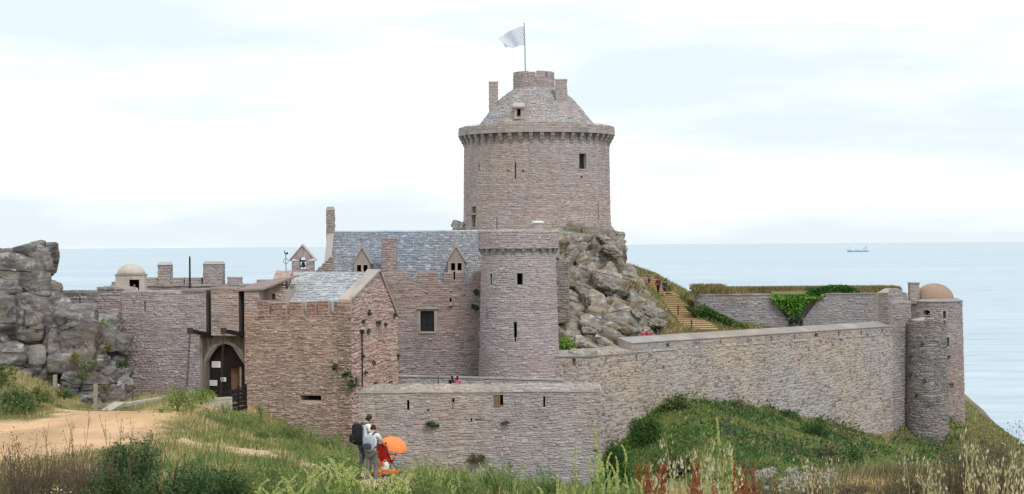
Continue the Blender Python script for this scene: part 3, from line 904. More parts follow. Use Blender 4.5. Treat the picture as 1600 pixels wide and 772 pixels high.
# flank facing right (gable)
GR = Pl(C0, (.342, .94))
su = GR.u
sE = 7.03
pk_u, pk_z = su(592), GR.z(592, 425)
el_z, er_z = GF.z(548, 468), GR.z(619, 497)
def gtop(u):
    return el_z + (pk_z - el_z) * u / pk_u if u < pk_u else pk_z + (er_z - pk_z) * (u - pk_u) / (sE - pk_u)
win = (su(589), su(596), GR.z(592, 528), GR.z(592, 501))
put = [(su(606), su(613), GR.z(610, 602), GR.z(610, 596)), (su(582), su(590), GR.z(586, 601), GR.z(586, 597))]
core(GR.S, 0, sE, zb, min(el_z, er_z), [win] + put, 1.0, gate, M['mortar_red'])
mb = MB()
zz = min(el_z, er_z)
mb.prism([GR.S(0, zz, 0), GR.S(sE, zz, 0), GR.S(sE, er_z, 0), GR.S(pk_u, pk_z, 0), GR.S(0, el_z, 0)], Vector(GR.S(0, 0, -.9)) - Vector(GR.S(0, 0, 0)))
mb.build('gable', M['mortar_red'], gate)
for h in put: niche(GR.S, h, .8, gate, 'drain_hole')
window(GR.S, win, gate, .05, .3, (0, 1)); surround(GR.S, win, gate, .14, .04)
stg = Stones(gate, M['gable'])
stg.wall(GR.S, 0, sE, zb + 2, pk_z, [win] + put, L=(.16, .6), H=(.1, .26), prot=.045, top=gtop, wob=.1, seed=5)
stg.build(150, 7)
st.build(300)
str_ = Stones(gate, M['red'])
str_.wall(SF, 0, gu(402), zRed, zCr, [], L=(.2, .52), H=(.14, .27), prot=.04, gap=.035, wob=.03, seed=6)
for a, b2 in ((402, 419.5), (423, 447), (452, 472), (478, 493.5), (496, 513), (521, 548)):
    u1, u0 = gu(a), gu(b2)
    z1 = zMe + random.uniform(-.06, .05)
    mb = MB(); off = 0.0
    mb.pbox(GF, u0, u1, -.45 + off, off - .012, zCr, z1); mb.build('merlon', M['mortar_red'], gate)
    str_.wall(SF, u0, u1, zCr, z1, [], L=(.2, .5), H=(.14, .27), prot=.04, gap=.035, wob=.02, seed=a)
    o_ = off
    str_.wall(lambda u, v, d: GF.pt(u0 - d, u, v), -.45 + off, off - .02, zCr, z1, [], L=(.2, .4), H=(.14, .27), prot=.03, gap=.03, wob=0, big=False)
str_.build(200, 6)
# upper block at the left of the battlements, with its sloping slab roof and square window
d0 = -.9
u0, u1 = gu(446, d0), gu(384, d0)
zt0, zt1 = gz(450, 440, d0), gz(386, 452, d0)
zlow = gz(420, 475, d0)
hw_ = (gu(430, d0), gu(424, d0), gz(427, 468.5, d0), gz(427, 459, d0))
SU = lambda u, v, d: GF.pt(u, d0 + d, v)
core(SU, u0, gu(402, d0), zlow - .4, min(zt0, zt1), [hw_], 1.5, gate, M['mortar'], us=[])
core(lambda u, v, d: GF.pt(u, -.02 + d, v), gu(404), gu(381), zCr, zt1 - .1, [], 1.2, gate, M['mortar'])
niche(SU, hw_, .8, gate, 'window_recess')
surround(SU, hw_, gate, .1, .03, sill=False)
st = Stones(gate, M['gate_left'])
ttop = lambda u: zt0 + (zt1 - zt0) * (u - u0) / (u1 - u0)
st.wall(SU, u0, gu(402, d0), zlow - .3, max(zt0, zt1), [hw_], L=(.18, .5), H=(.09, .2), prot=.035, top=ttop, seed=8)
st.wall(lambda u, v, d: GF.pt(u, -.02 + d, v), gu(404), gu(381), zCr, zt1 - .1, [], L=(.2, .6), H=(.09, .2), prot=.035, seed=9)
st.build(40)
mb = MB()
q = [GF.pt(u1 - .02, .1, zt1 - .1), GF.pt(gu(412), .1, zt1 - .04), GF.pt(u0, d0 + .15, zt0), GF.pt(u0, d0 - 1.8, zt0 + .28), GF.pt(u1 - .02, -2.2, zt1 + .28)]
mb.prism(q, (0, 0, .12)); mb.build('slab_roof', M['manor'], gate)
mb = MB()
dd = -2.6
q = [GF.pt(gu(425, dd), dd, gz(425, 440, dd)), GF.pt(gu(449, dd), dd, gz(449, 440, dd)), GF.pt(gu(457, dd - 1.5), dd - 1.5, gz(457, 423, dd - 1.5)), GF.pt(gu(432, dd - 1.5), dd - 1.5, gz(432, 423, dd - 1.5))]
mb.prism(q, (0, .3, -.5)); mb.build('stone_roof', M['manor'], gate)
st = Stones(gate, M['tower'], 'roof_stone', 'roof_stones')
A, B, Cc, D = [Vector(x) for x in q]
nn = (B - A).cross(D - A).normalized()
if nn.y > 0: nn = -nn
st.wall(lambda u, v, d: tuple(A + (B - A) * u + ((D - A) * (1 - u) + (Cc - B) * u) * v + nn * d), 0, 1, 0, 1, L=(.12, .3), H=(.09, .15), prot=.04, gap=.012, wob=0, seed=4, rag=.1, bigs=0)
st.build(20, 5)
# slate roof with its pale coping at the gable
rd0, rd1 = -.5, -pk_u
e_z = gz(500, 491, rd0); r_z = pk_z - .02
rl_e, rl_r = gu(442, rd0), gu(458, rd1)
def SRf(u, v, d):                                # u along, v 0..1 up the slope
    dd = rd0 + (rd1 - rd0) * v
    zz = e_z + (r_z - e_z) * v
    return GF.pt(u * (rl_e + (rl_r - rl_e) * v) + 0, dd + d * .35, zz + d * .93)
mb = MB()
mb.add([SRf(0, 0, -.02), SRf(1, 0, -.02), SRf(1, 1, -.02), SRf(0, 1, -.02)], [(0, 1, 2, 3)])
mb.add([SRf(0, 1, -.02), SRf(1, 1, -.02), GF.pt(rl_r, -sE + .2, er_z), GF.pt(0, -sE + .2, er_z)], [(0, 1, 2, 3)])
mb.add([SRf(1, 0, -.02), SRf(1, 1, -.02), GF.pt(rl_r, -sE + .2, er_z), GF.pt(rl_e, -sE, zb + 4), GF.pt(rl_e, rd0, zb + 4)], [(0, 1, 2, 3, 4)])
rf = mb.build('roof', M['lead'], gate)
ss = Stones(rf, M['slate_pale'], 'slate', 'slates')
ss.wall(lambda u, v, d: SRf(u / 7, v / 5, d), .25, 7, 0, 5, L=(.26, .6), H=(.19, .26), prot=.03, gap=.012, tilt=.05, wob=.008, rag=.12, seed=2, bigs=0)
ss.build(220, 6)
mb = MB()
ku = .75
q = [GF.pt(-.12, .05, el_z + .06), GF.pt(ku, .05 - .6, el_z + .16), GF.pt(ku, rd1, pk_z + .1), GF.pt(-.12, rd1, pk_z + .1)]
q = [GF.pt(-.12, -.05, el_z + .02), GF.pt(.62, -.55, el_z + .0), GF.pt(.8, rd1, pk_z + .06), GF.pt(-.12, rd1, pk_z + .06)]
mb.prism(q, (0, 0, .12)); mb.build('coping', M['cap'], gate)
mb = MB()
q = [GF.pt(-.12, rd1, pk_z + .06), GF.pt(.4, rd1, pk_z + .06), GF.pt(.4, -sE, er_z + .06), GF.pt(-.12, -sE, er_z + .06)]
mb.prism(q, (0, 0, .12)); mb.build('coping', M['cap'], gate)
mb = MB(); pp = [GR.S(su(563), GR.z(563, y), .1) for y in (520, 560, 604)]
mb.tube(pp, .045, 6); mb.build('drainpipe', M['black'], gate)
mb = MB(); c_ = GR.S(su(563), GR.z(563, 519), .12); mb.box(c_[0] - .12, c_[0] + .12, c_[1] - .12, c_[1] + .1, c_[2] - .1, c_[2] + .15); mb.build('hopper', M['black'], gate)
# left return of the gatehouse
GLf = Pl(GF.pt(uL, 0, 0)[:2], (.342, .94))
mb = MB(); mb.hexa([GF.pt(uL - .4, -.2, zb), GF.pt(uL, -.2, zb), GF.pt(uL, -6, zb), GF.pt(uL - .4, -6, zb), GF.pt(uL - .4, -.6, zA - .1), GF.pt(uL, -.6, zA - .1), GF.pt(uL, -6, zA - .1), GF.pt(uL - .4, -6, zA - .1)])
mb.build('wall', M['mortar'], gate)
mb = MB(); mb.pbox(GF, .9, uL, -6.3, -1.3, zb, zCr - .3); mb.build('wall', M['mortar'], gate)

# notices on the gate door
def notice(px0, px1, py0, py1, label, marks):
    u0, u1 = gu(px1, doorD), gu(px0, doorD); z0, z1 = gz(px0, py1, doorD), gz(px0, py0, doorD)
    t = empty('notice_board', GF.pt((u0 + u1) / 2, doorD, z0), label, 'notice')
    mb = MB(); mb.pbox(GF, u0, u1, doorD + .012, doorD + .035, z0, z1); mb.build('panel', M['white'], t)
    for (a, b2, c2, d2) in marks:
        mb = MB(); mb.pbox(GF, u1 + (u0 - u1) * a, u1 + (u0 - u1) * b2, doorD + .036, doorD + .041, z1 + (z0 - z1) * c2, z1 + (z0 - z1) * d2)
        mb.build('print_line', M['printgrey'], t)
M['printgrey'] = flat_mat('grey_print', '8f9094', '8f9094', 5, .8, bump=0)
M['printdark'] = flat_mat('dark_print', '44464c', '44464c', 5, .8, bump=0)
notice(330.5, 344, 564.5, 574, 'wide white notice, the higher of two on the left gate door', [(.12, .88, .2, .26), (.12, .8, .42, .47), (.12, .85, .6, .65), (.12, .6, .78, .83)])
notice(327, 338.5, 594, 602.5, 'white notice low on the left gate door, below the wide one', [(.15, .85, .2, .27), (.15, .7, .5, .56), (.15, .8, .75, .8)])
u0_ = notice(344, 352.5, 589.5, 596, 'small white sign with a dark mark, behind the right drawbridge chain', [(.35, .65, .15, .85)])

# ------------------------------------------------------------------ bridge walls, bridge boards
def low_parapet(name, label, pts, w, h0, mat, cat='low wall', group=None):
    """pts: (px, py of the top, Y)"""
    t = empty(name, P(pts[0][0], pts[0][1], pts[0][2]) - Vector((0, 0, h0)), label, cat, group)
    tops = [P(*p) for p in pts]
    for i in range(len(tops) - 1):
        a, b2 = tops[i], tops[i + 1]
        d = (b2 - a); d.z = 0; d.normalize(); s_ = Vector((-d.y, d.x, 0)) * w / 2; dn = Vector((0, 0, h0)); ln = Vector((0, 0, .12))
        mb = MB(); mb.hexa([a - s_ - dn, b2 - s_ - dn, b2 + s_ - dn, a + s_ - dn, a - s_ - ln, b2 - s_ - ln, b2 + s_ - ln, a + s_ - ln]); mb.build('wall', mat, t)
        k = 1.15
        mb = MB(); mb.hexa([a - s_ * k - ln * .98, b2 - s_ * k - ln * .98, b2 + s_ * k - ln * .98, a + s_ * k - ln * .98, a - s_ * k, b2 - s_ * k, b2 + s_ * k, a + s_ * k]); mb.build('coping', M['concrete'], t)
        if mat is not M['concrete']:
            sw = Stones(t, M['gate_left'])
            n_ = Vector((d.y, -d.x, 0)) if (d.y * -a.x - d.x * -a.y) > 0 else Vector((-d.y, d.x, 0))
            ll = (Vector((b2.x, b2.y, 0)) - Vector((a.x, a.y, 0))).length
            sw.wall(lambda u, v, dd: tuple(a.lerp(b2, u / ll) + n_ * (w / 2 + dd) + Vector((0, 0, v - .13 - h0))), 0, ll, 0, h0, L=(.2, .5), H=(.12, .22), prot=.03, seed=12)
            sw.build(20)
    return t
low_parapet('bridge_wall', 'low rubble wall left of the bridge with a pale coping, behind the sandy path', [(168, 632, 104.2), (205, 628, 105.2), (262, 619, 107.5)], .4, 1.1, M['mortar'])
low_parapet('bridge_wall', 'plain grey concrete wall right of the bridge, half hidden by tall weeds', [(296, 625, 106.2), (361, 620, 107.6)], .35, 1.6, M['concrete'])
t = empty('ramp_slab', P(178, 640, 103.6), 'pale stone ramp edge sloping down to the sandy path', 'ramp')
a, b2 = P(160, 640, 102.8), P(190, 627, 104.6)
mb = MB(); mb.prism([P(157, 641, 102.6), P(172, 642, 102.6), P(196, 628.5, 104.6), P(180, 627.5, 104.6)], (0, .3, -.35)); mb.build('slab', M['concrete'], t)
# plank screen right of the bridge
t = empty('plank_fence', P(374, 640, 108.6), 'dark wooden plank screen between the concrete wall and the gatehouse', 'fence')
fa, fb = (360, 107.6), (386, 109.2)
def fp(k, py, off=0):
    px = fa[0] + (fb[0] - fa[0]) * k; Y = fa[1] + (fb[1] - fa[1]) * k
    return P(px, py, Y) + Vector((0, -off, 0))
for i in range(5):
    y0 = 608 + i * 6.6
    mb = MB()
    for k in (0, 1):
        pass
    sl = lambda k: y0 + 4 - 5.5 * k
    mb.hexa([fp(0, sl(0) + 5.6), fp(1, sl(1) + 5.6), fp(1, sl(1) + 5.6, -.06), fp(0, sl(0) + 5.6, -.06), fp(0, sl(0)), fp(1, sl(1)), fp(1, sl(1), -.06), fp(0, sl(0), -.06)])
    mb.build('plank', M['wood_dark'], t)
for k in (.05, .5, .95):
    mb = MB(); c_ = fp(k, 640, .08); top_ = fp(k, 606 - 5.5 * k, .08)
    mb.box(c_.x - .05, c_.x + .05, c_.y - .05, c_.y + .02, c_.z - .6, top_.z + .05); mb.build('post', M['wood_dark'], t)
t = empty('wooden_rail', P(345, 612, 109), 'thin dark wooden handrail across the bridge in front of the gate', 'handrail')
mb = MB(); mb.tube([P(352, 614, 109), P(386, 603, 109.6)], .05, 6); mb.build('rail', M['wood_dark'], t)
mb = MB(); mb.tube([P(353, 615, 109), P(353, 628, 109)], .05, 6); mb.build('post', M['wood_dark'], t)
mb = MB(); mb.tube([P(372, 608, 109.4), P(372, 628, 109.4)], .05, 6); mb.build('post', M['wood_dark'], t)

for px, y0, y1, Y, label in ((149.5, 600, 637, 102.5, 'taller pale wooden post at the foot of the rocks beside the path'), (86, 586, 601, 103.5, 'short grey wooden post standing in the grass by the rock face')):
    a, b2 = P(px, y1, Y), P(px, y0, Y)
    mb = MB(); w = .1
    mb.hexa([(a.x - w, a.y - w, a.z - .3), (a.x + w, a.y - w, a.z - .3), (a.x + w, a.y + w, a.z - .3), (a.x - w, a.y + w, a.z - .3),
             (b2.x - w, b2.y - w, b2.z), (b2.x + w, b2.y - w, b2.z + .05), (b2.x + w, b2.y + w, b2.z + .05), (b2.x - w, b2.y + w, b2.z)])
    tag(mb.build('wooden_post', M['wood_grey']), label, 'post', 'wooden posts by the rocks')

# ------------------------------------------------------------------ wall running left to the rocks
a1 = GF.pt(uL, -.4, 0)
LW = Pl(a1[:2], (XY(96, 118) - a1[0], 118 - a1[1]))
lw = empty('curtain_wall', LW.pt(1.5, 0, LW.z(150, 490)), 'short grey wall with one arrow slit between the gatehouse and the rocks', 'castle wall')
lz = lambda u: max(LW.z(190, 452) - .0 * u, 0) if u < LW.u(150) else LW.z(130, 458.5)
uE = LW.u(96); um = LW.u(152)
ls = [(LW.u(124) - .07, LW.u(124) + .07, LW.z(124, 484), LW.z(124, 466))]
core(LW.S, 0, um, 16, lz(0), [], 1.2, lw, M['mortar'])
core(LW.S, um, uE, 16, lz(um + 1), ls, 1.2, lw, M['mortar'])
niche(LW.S, ls[0], .9, lw)
st = Stones(lw, M['gate_left'])
st.wall(LW.S, 0, uE, 19, lz(0), ls, L=(.2, .6), H=(.1, .22), prot=.04, top=lz, seed=3); st.build(120)
for k in range(8):
    u0, u1 = um * k / 8, um * (k + 1) / 8 - .02
    mb = MB(); mb.pbox(LW, u0, u1, -1.25, .08, lz(0) - .01, lz(0) + .1 + .05 * (k % 3)); mb.build('coping_stone', M['cap'], lw)
    u0, u1 = um + (uE - um) * k / 8, um + (uE - um) * (k + 1) / 8 - .02
    mb = MB(); mb.pbox(LW, u0, u1, -1.25, .08, lz(um + 1) - .01, lz(um + 1) + .14 + .06 * (k % 2)); mb.build('coping_stone', M['cap'], lw)

# ------------------------------------------------------------------ sentry box with a domed roof
sbY = 119.5
SB = Pl((XY(202.5, sbY), sbY), (1, 0.12))
hw = 22.5 * sbY / FPX
sbx = empty('sentry_box', SB.pt(0, -.9, SB.z(202, 455)), 'small square sentry box with a pale domed roof above the gate wall', 'sentry box')
z0, z1 = SB.z(202, 459), SB.z(202, 430)
dr = (SB.u(202), SB.u(217.5), SB.z(210, 456), SB.z(210, 437))
core(SB.S, -hw, hw, z0 - 1, z1, [dr], .3, sbx, M['plaster'])
niche(SB.S, dr, 1.6, sbx, 'doorway')
mb = MB(); mb.pbox(SB, -hw, -hw + .25, -1.9, -.301, z0 - 1, z1); mb.pbox(SB, hw - .25, hw, -1.9, -.301, z0 - 1, z1); mb.pbox(SB, -hw + .251, hw - .251, -1.9, -1.7, z0 - 1, z1); mb.build('side_wall', M['plaster'], sbx)
surround(SB.S, dr, sbx, .12, .03, sill=False, mat=M['plaster'])
c_ = SB.pt(0, -.95, 0)
rr = hw * .98; hgt = (430 - 413.5) * sbY / FPX
mb = MB(); mb.lathe(c_[0], c_[1], [(rr * math.cos(a) * 1.0, z1 + .05 + hgt * math.sin(a)) for a in [i * PI / 2 / 9 for i in range(9)]] + [(.02, z1 + .05 + hgt)], 28)
mb.build('dome', M['plaster'], sbx, True)
mb = MB(); mb.pbox(SB, -hw - .05, hw + .05, -1.95, .05, z1 - .01, z1 + .06); mb.build('eave', M['cap'], sbx)

# ------------------------------------------------------------------ rear parapet with merlons and two chimneys
RP = Pl((XY(300, 126), 126.0), (1, -.02))
rp = empty('rear_parapet', RP.pt(0, -.5, RP.z(300, 470)), 'battlemented rear wall behind the gatehouse with merlons against the sea', 'castle wall')
zc = RP.z(300, 444.5)
st = Stones(rp, M['battery'])
block(st, RP, RP.u(172), RP.u(440), -1.0, 0, zc - 2.2, zc, M['battery'], rp, 'wall', L=(.2, .6), H=(.1, .22), prot=.03)
for (x0, x1, ytop) in ((226, 246.6, 433.5), (266.4, 286, 434), (290, 314, 434), (355, 376, 433), (174, 181, 440.5), (401, 430, 437)):
    block(st, RP, RP.u(x0), RP.u(x1), -.8, -.1, zc + .001, RP.z(x0, ytop), M['battery'], rp, 'merlon', L=(.2, .5), H=(.12, .25), prot=.025)
for (x0, x1, y0, y1) in ((247, 266, 412, 0), (318, 348, 411, 0)):
    u0, u1 = RP.u(x0), RP.u(x1); zt = RP.z(x0, y0 + 2)
    block(st, RP, u0, u1, -.9, .05, zc + .001, zt, M['manor'], rp, 'chimney', L=(.2, .5), H=(.12, .25), prot=.025)
    mb = MB(); mb.hexa([RP.pt(u0 - .06, .12, zt), RP.pt(u1 + .06, .12, zt), RP.pt(u1 + .06, -.97, zt), RP.pt(u0 - .06, -.97, zt),
                        RP.pt(u0 + .1, -.05, zt + .2), RP.pt(u1 - .1, -.05, zt + .2), RP.pt(u1 - .1, -.75, zt + .2), RP.pt(u0 + .1, -.75, zt + .2)])
    mb.build('chimney_cap', M['cap'], rp)
mb = MB()
for k in range(14):
    u0 = RP.u(228) + (RP.u(432) - RP.u(228)) * k / 14; u1 = RP.u(228) + (RP.u(432) - RP.u(228)) * (k + 1) / 14 - .02
    m2 = MB(); m2.pbox(RP, u0, u1, .001, .12, zc - .1 - .02 * (k % 3), zc + .03); m2.build('coping_stone', M['cap'], rp)
st.build(60, 8)
mb = MB(); a, b2 = P(296.5, 452, 120), P(296.5, 400, 120)
mb.tube([a - Vector((0, 0, 1)), b2 - Vector((0, 0, .15)), b2], [.07, .06, .03], 8)
tag(mb.build('flag_mast', M['black']), 'plain black mast standing behind the gate wall without a flag', 'mast')

# ------------------------------------------------------------------ chapel bell gable and weathercock
BG = Pl((XY(473, 124), 124.0), (1, 0))
u0, u1 = BG.u(456), BG.u(490)
bg = empty('bell_gable', BG.pt(BG.u(473), -.4, BG.z(473, 425)), 'small pointed stone bell gable holding a dark bell', 'bell gable')
zs, zt, zb0 = BG.z(473, 407), BG.z(473, 385), BG.z(473, 436)
bu0, bu1, bz0, bz1 = BG.u(468), BG.u(478), BG.z(473, 420), BG.z(473, 406)
core(BG.S, u0, u1, zb0, zs, [(bu0, bu1, bz0, zs + .1)], .8, bg, M['manor'])
mc = (bu0 + bu1) / 2; hwid = (bu1 - bu0) / 2
pt_ = [(mc + hwid * math.cos(a), zs + hwid * 1.1 * math.sin(a)) for a in [PI * i / 10 for i in range(11)]]
mb = MB()
e = .12
roofp = [(u1 + e, zs), ((u0 + u1) / 2, zt), (u0 - e, zs)]
up = [(u1, zs)] + [None] * 9 + [(u0, zs)]
def roofz(u): return zs + (zt - zs) * (1 - abs(u - (u0 + u1) / 2) / ((u1 - u0) / 2 + e))
for i in range(10):
    a_, b_ = pt_[i], pt_[i + 1]
    qa = (u1 + (u0 - u1) * i / 10, roofz(u1 + (u0 - u1) * i / 10)); qb = (u1 + (u0 - u1) * (i + 1) / 10, roofz(u1 + (u0 - u1) * (i + 1) / 10))
    mb.hexa([BG.S(*a_, 0), BG.S(*b_, 0), BG.S(*qb, 0), BG.S(*qa, 0), BG.S(*a_, -.8), BG.S(*b_, -.8), BG.S(*qb, -.8), BG.S(*qa, -.8)])
mb.build('gable', M['manor'], bg)
for sgn in (-1, 1):
    mb = MB(); a_ = ((u0 + u1) / 2 + sgn * ((u1 - u0) / 2 + e + .04), zs - .04); b_ = ((u0 + u1) / 2, zt + .02)
    mb.hexa([BG.S(*a_, .06), BG.S(*b_, .06), BG.S(*b_, -.86), BG.S(*a_, -.86), BG.S(a_[0], a_[1] + .1, .06), BG.S(b_[0], b_[1] + .14, .06), BG.S(b_[0], b_[1] + .14, -.86), BG.S(a_[0], a_[1] + .1, -.86)])
    mb.build('coping', M['tower'], bg)
st = Stones(bg, M['manor']); st.wall(BG.S, u0, u1, zb0, zs, [(bu0, bu1, bz0, zs + .1)], L=(.2, .45), H=(.12, .22), prot=.025); st.build(0)
bl = empty('bell', BG.S(mc, BG.z(473, 411), -.4), 'dark bronze bell hanging in the pointed gable', 'bell')
zt_ = BG.z(473, 409.5); zbb = BG.z(473, 417.5); c_ = BG.S(mc, 0, -.4)
mb = MB(); hh = zt_ - zbb
mb.lathe(c_[0], c_[1], [(.03, zt_), (.1, zt_ - .02), (.12, zt_ - hh * .4), (.16, zt_ - hh * .75), (.23, zbb), (.2, zbb + .02), (.02, zbb + .1)], 16); mb.build('body', M['black'], bl, True)
mb = MB(); mb.box(c_[0] - .2, c_[0] + .2, c_[1] - .07, c_[1] + .07, zt_ + .01, zt_ + .14); mb.build('yoke', M['wood_dark'], bl)
mb = MB(); mb.tube([(c_[0], c_[1], zbb + .15), (c_[0], c_[1], zbb - .06)], [.02, .05], 6); mb.build('clapper', M['iron'], bl)
wc = empty('weathercock', P(447, 424, 122), 'thin iron weathercock on a rod left of the bell gable', 'weathercock')
mb = MB(); mb.tube([P(447, 424, 122), P(446.5, 398, 122)], .025, 5); mb.build('rod', M['iron'], wc)
c_ = P(446.7, 408, 122)
mb = MB()
for s_ in (-1, 1): mb.tube([c_ + Vector((s_ * .17 * math.sin(a), 0, .17 * math.cos(a))) for a in [PI * i / 8 for i in range(9)]], .015, 4)
mb.build('scroll', M['iron'], wc)
c_ = P(446.5, 394.5, 122); k = 122 / FPX
prof = [(-3.2, -3.2), (-3.6, -.2), (-2.6, 1.2), (-1.2, -.6), (.4, -.8), (1.6, 2.8), (2.6, 3.4), (2.9, 2.2), (2.2, 1.6), (2.4, -1), (1, -3), (.2, -3.6), (-1.0, -3)]
mb = MB(); mb.prism([c_ + Vector((x * k, 0, y * k)) for x, y in [(-p[0], p[1]) for p in prof]], (0, .04, 0)); mb.build('cockerel', M['leadgreen'] if 'leadgreen' in M else M['iron'], wc)
# chapel roofline between bell gable and manor
CH = Pl((XY(495, 128), 128.0), (1, 0))
ch = empty('chapel_annex', CH.pt(CH.u(500), 0, CH.z(500, 436)), 'sloping stone annex with an arched opening left of the slate manor', 'annex')
op = (CH.u(499), CH.u(511), CH.z(505, 434), CH.z(505, 427))
zlow = CH.z(500, 445)
u0, u1 = CH.u(484), CH.u(640)
zf = CH.z(560, 428)
core(CH.S, u0, u1, zlow, CH.z(500, 427), [op], .5, ch, M['manor'])
niche(CH.S, op, 1.0, ch, 'arched_opening')
mb = MB(); zz = CH.z(500, 427)
mb.prism([CH.S(CH.u(489), zz + .003, -.02), CH.S(CH.u(521.5), zz + .003, -.02), CH.S(CH.u(521.5), CH.z(522, 399), -.02), CH.S(CH.u(521), CH.z(521, 399), -.02)], (0, .5, 0)); mb.build('gable', M['manor'], ch)
st = Stones(ch, M['manor'])
sl = lambda u: zz + (u - CH.u(489)) * (CH.z(521, 399) - zz) / (CH.u(521) - CH.u(489))
st.wall(CH.S, CH.u(489), CH.u(521), zz, CH.z(521, 399), [], L=(.2, .5), H=(.1, .2), prot=.03, top=sl)
st.wall(CH.S, u0, u1, zlow, zz, [op], L=(.2, .6), H=(.1, .2), prot=.03); st.build(20, 7)
# ------------------------------------------------------------------ manor house
MF = Pl((XY(620, 133), 133.0), (1, 0))
mu, mz = MF.u, MF.z
manor = empty('manor_house', MF.pt(mu(670), 0, 19.5), 'long stone manor house under a blue grey slate roof with two gabled dormers', 'manor house')
ux0, ux1 = mu(513), mu(752)
zcr, zme = mz(690, 441.5), mz(690, 425)
wn = (mu(656.5), mu(678), mz(667, 518), mz(667, 486))
lh = (mu(708.5), mu(711.5), mz(710, 437), mz(710, 425))
gg = (mu(702), mu(705.5), mz(704, 472), mz(704, 466))
core(MF.S, ux0, ux1, 17, zcr, [wn, gg], 1.0, manor, M['mortar'])
window(MF.S, wn, manor, .07, .25, (1, 2)); surround(MF.S, wn, manor, .2, .05)
mb = MB(); mb.pbox(MF, mu(652), mu(685), -.1, .16, mz(667, 483), mz(667, 481)); mb.build('hood_mould', M['ashlar'], manor)
niche(MF.S, gg, .6, manor, 'drain_hole')
mb = MB(); c_ = MF.S(mu(704), mz(704, 475), .05); mb.box(c_[0] - .14, c_[0] + .14, c_[1] - .25, c_[1] + .1, c_[2] - .12, c_[2] + .1); mb.build('spout', M['ashlar'], manor)
st = Stones(manor, M['manor'])
wnh = (wn[0] - .25, wn[1] + .25, wn[2] - .16, wn[3] + .3)
st.wall(MF.S, mu(594), ux1, 19, zcr, [wnh, gg], L=(.18, .55), H=(.07, .17), prot=.035, seed=21)
mer = [(619, 640), (652, 684), (694, 726), (737, 752), (560, 592)]
for a, b2 in mer:
    u0, u1 = mu(a), mu(b2)
    hs = [lh] if a == 694 else []
    core(MF.S, u0, u1, zcr + .002, zme + random.uniform(-.05, .05), hs, .6, manor, M['mortar'], 'merlon')
    for h in hs: niche(MF.S, (h[0], h[1], h[2], zme), .55, manor, 'loophole', back=True)
    st.wall(MF.S, u0, u1, zcr, zme, hs, L=(.18, .5), H=(.09, .18), prot=.035, seed=a)
# front chimney rising from the wall
c0, c1, ct = mu(597), mu(619), mz(608, 374)
block(st, MF, c0, c1, -.9, .06, zcr + .003, ct, M['manor'], manor, 'chimney', L=(.18, .5), H=(.09, .18), prot=.03, seed=2)
mb = MB(); mb.pbox(MF, c0 - .06, c1 + .06, -.96, .12, ct, ct + .12); mb.build('chimney_cap', M['manor'], manor)
st.build(200, 9)
# roof
rY0, rY1 = -.9, -4.9
e_z = mz(690, 446, rY0); r_z = ZY(640, 362.5, 133 + 4.9)
def SM(u, v, d):
    return MF.pt(u, rY0 + (rY1 - rY0) * v + d * .7, e_z + (r_z - e_z) * v + d * .7)
L0, L1 = mu(520), mu(753)
x0 = XY(520, 137.9) - MF.O[0]; x1 = XY(757, 137.9) - MF.O[0]
mb = MB()
mb.add([SM(x0, 0, -.03), SM(x1, 0, -.03), SM(x1, 1, -.03), SM(x0, 1, -.03)], [(0, 1, 2, 3)])
mb.add([SM(x0, 1, -.03), SM(x1, 1, -.03), MF.pt(x1, -9, e_z), MF.pt(x0, -9, e_z)], [(0, 1, 2, 3)])
rf = mb.build('roof', M['lead'], manor)
ss = Stones(rf, M['slate'], 'slate', 'slates')
ss.wall(lambda u, v, d: SM(u, v / 5.6, d), x0, x1, 0, 5.6, L=(.14, .42), H=(.15, .22), prot=.03, gap=.012, tilt=.05, wob=.01, seed=9, rag=.15, bigs=0)
ss.build(280, 6)
mb = MB()
for k in range(24):
    a = x0 + (x1 - x0) * k / 24; b2 = x0 + (x1 - x0) * (k + 1) / 24 - .03
    m2 = MB(); p0 = SM(a, 1, 0); p1 = SM(b2, 1, 0)
    m2.tube([Vector(p0) + Vector((0, 0, .02)), Vector(p1) + Vector((0, 0, .02))], .12, 6); m2.build('ridge_tile', M['slate_pale'], rf)
# left gable coping and the tall end chimney
gx0 = XY(512, 137.9) - MF.O[0]
mb = MB()
q = [MF.pt(gx0, rY1 + .5, r_z + .15), MF.pt(x0 + .1, rY1 + .5, r_z + .15), MF.pt(x0 + .1, -.5, e_z - .1), MF.pt(gx0, -.5, e_z - .1), MF.pt(gx0, -.5, 18), MF.pt(x0 + .1, -.5, 18)]
mb.hexa([MF.pt(gx0, -.5, 18), MF.pt(x0 + .12, -.5, 18), MF.pt(x0 + .12, -9, 18), MF.pt(gx0, -9, 18), MF.pt(gx0, -.5, e_z + .1), MF.pt(x0 + .12, -.5, e_z + .1), MF.pt(x0 + .12, -9, e_z + .1), MF.pt(gx0, -9, e_z + .1)])
mb.prism([MF.pt(gx0, -.5, e_z + .1), MF.pt(gx0, rY1, r_z + .2), MF.pt(gx0, -9, e_z + .1)], (x0 + .12 - gx0, 0, 0))
mb.build('gable', M['ashlar'], manor)
CHM = Pl((MF.O[0], 137.7), (1, 0))
c0, c1, ct = CHM.u(511), CHM.u(522), CHM.z(516, 329)
st = Stones(manor, M['manor'])
block(st, CHM, c0, c1, -.8, .1, r_z - .6, ct, M['manor'], manor, 'chimney', L=(.15, .4), H=(.1, .2), prot=.03)
st.build(0)
mb = MB(); zq = CHM.z(516, 323)
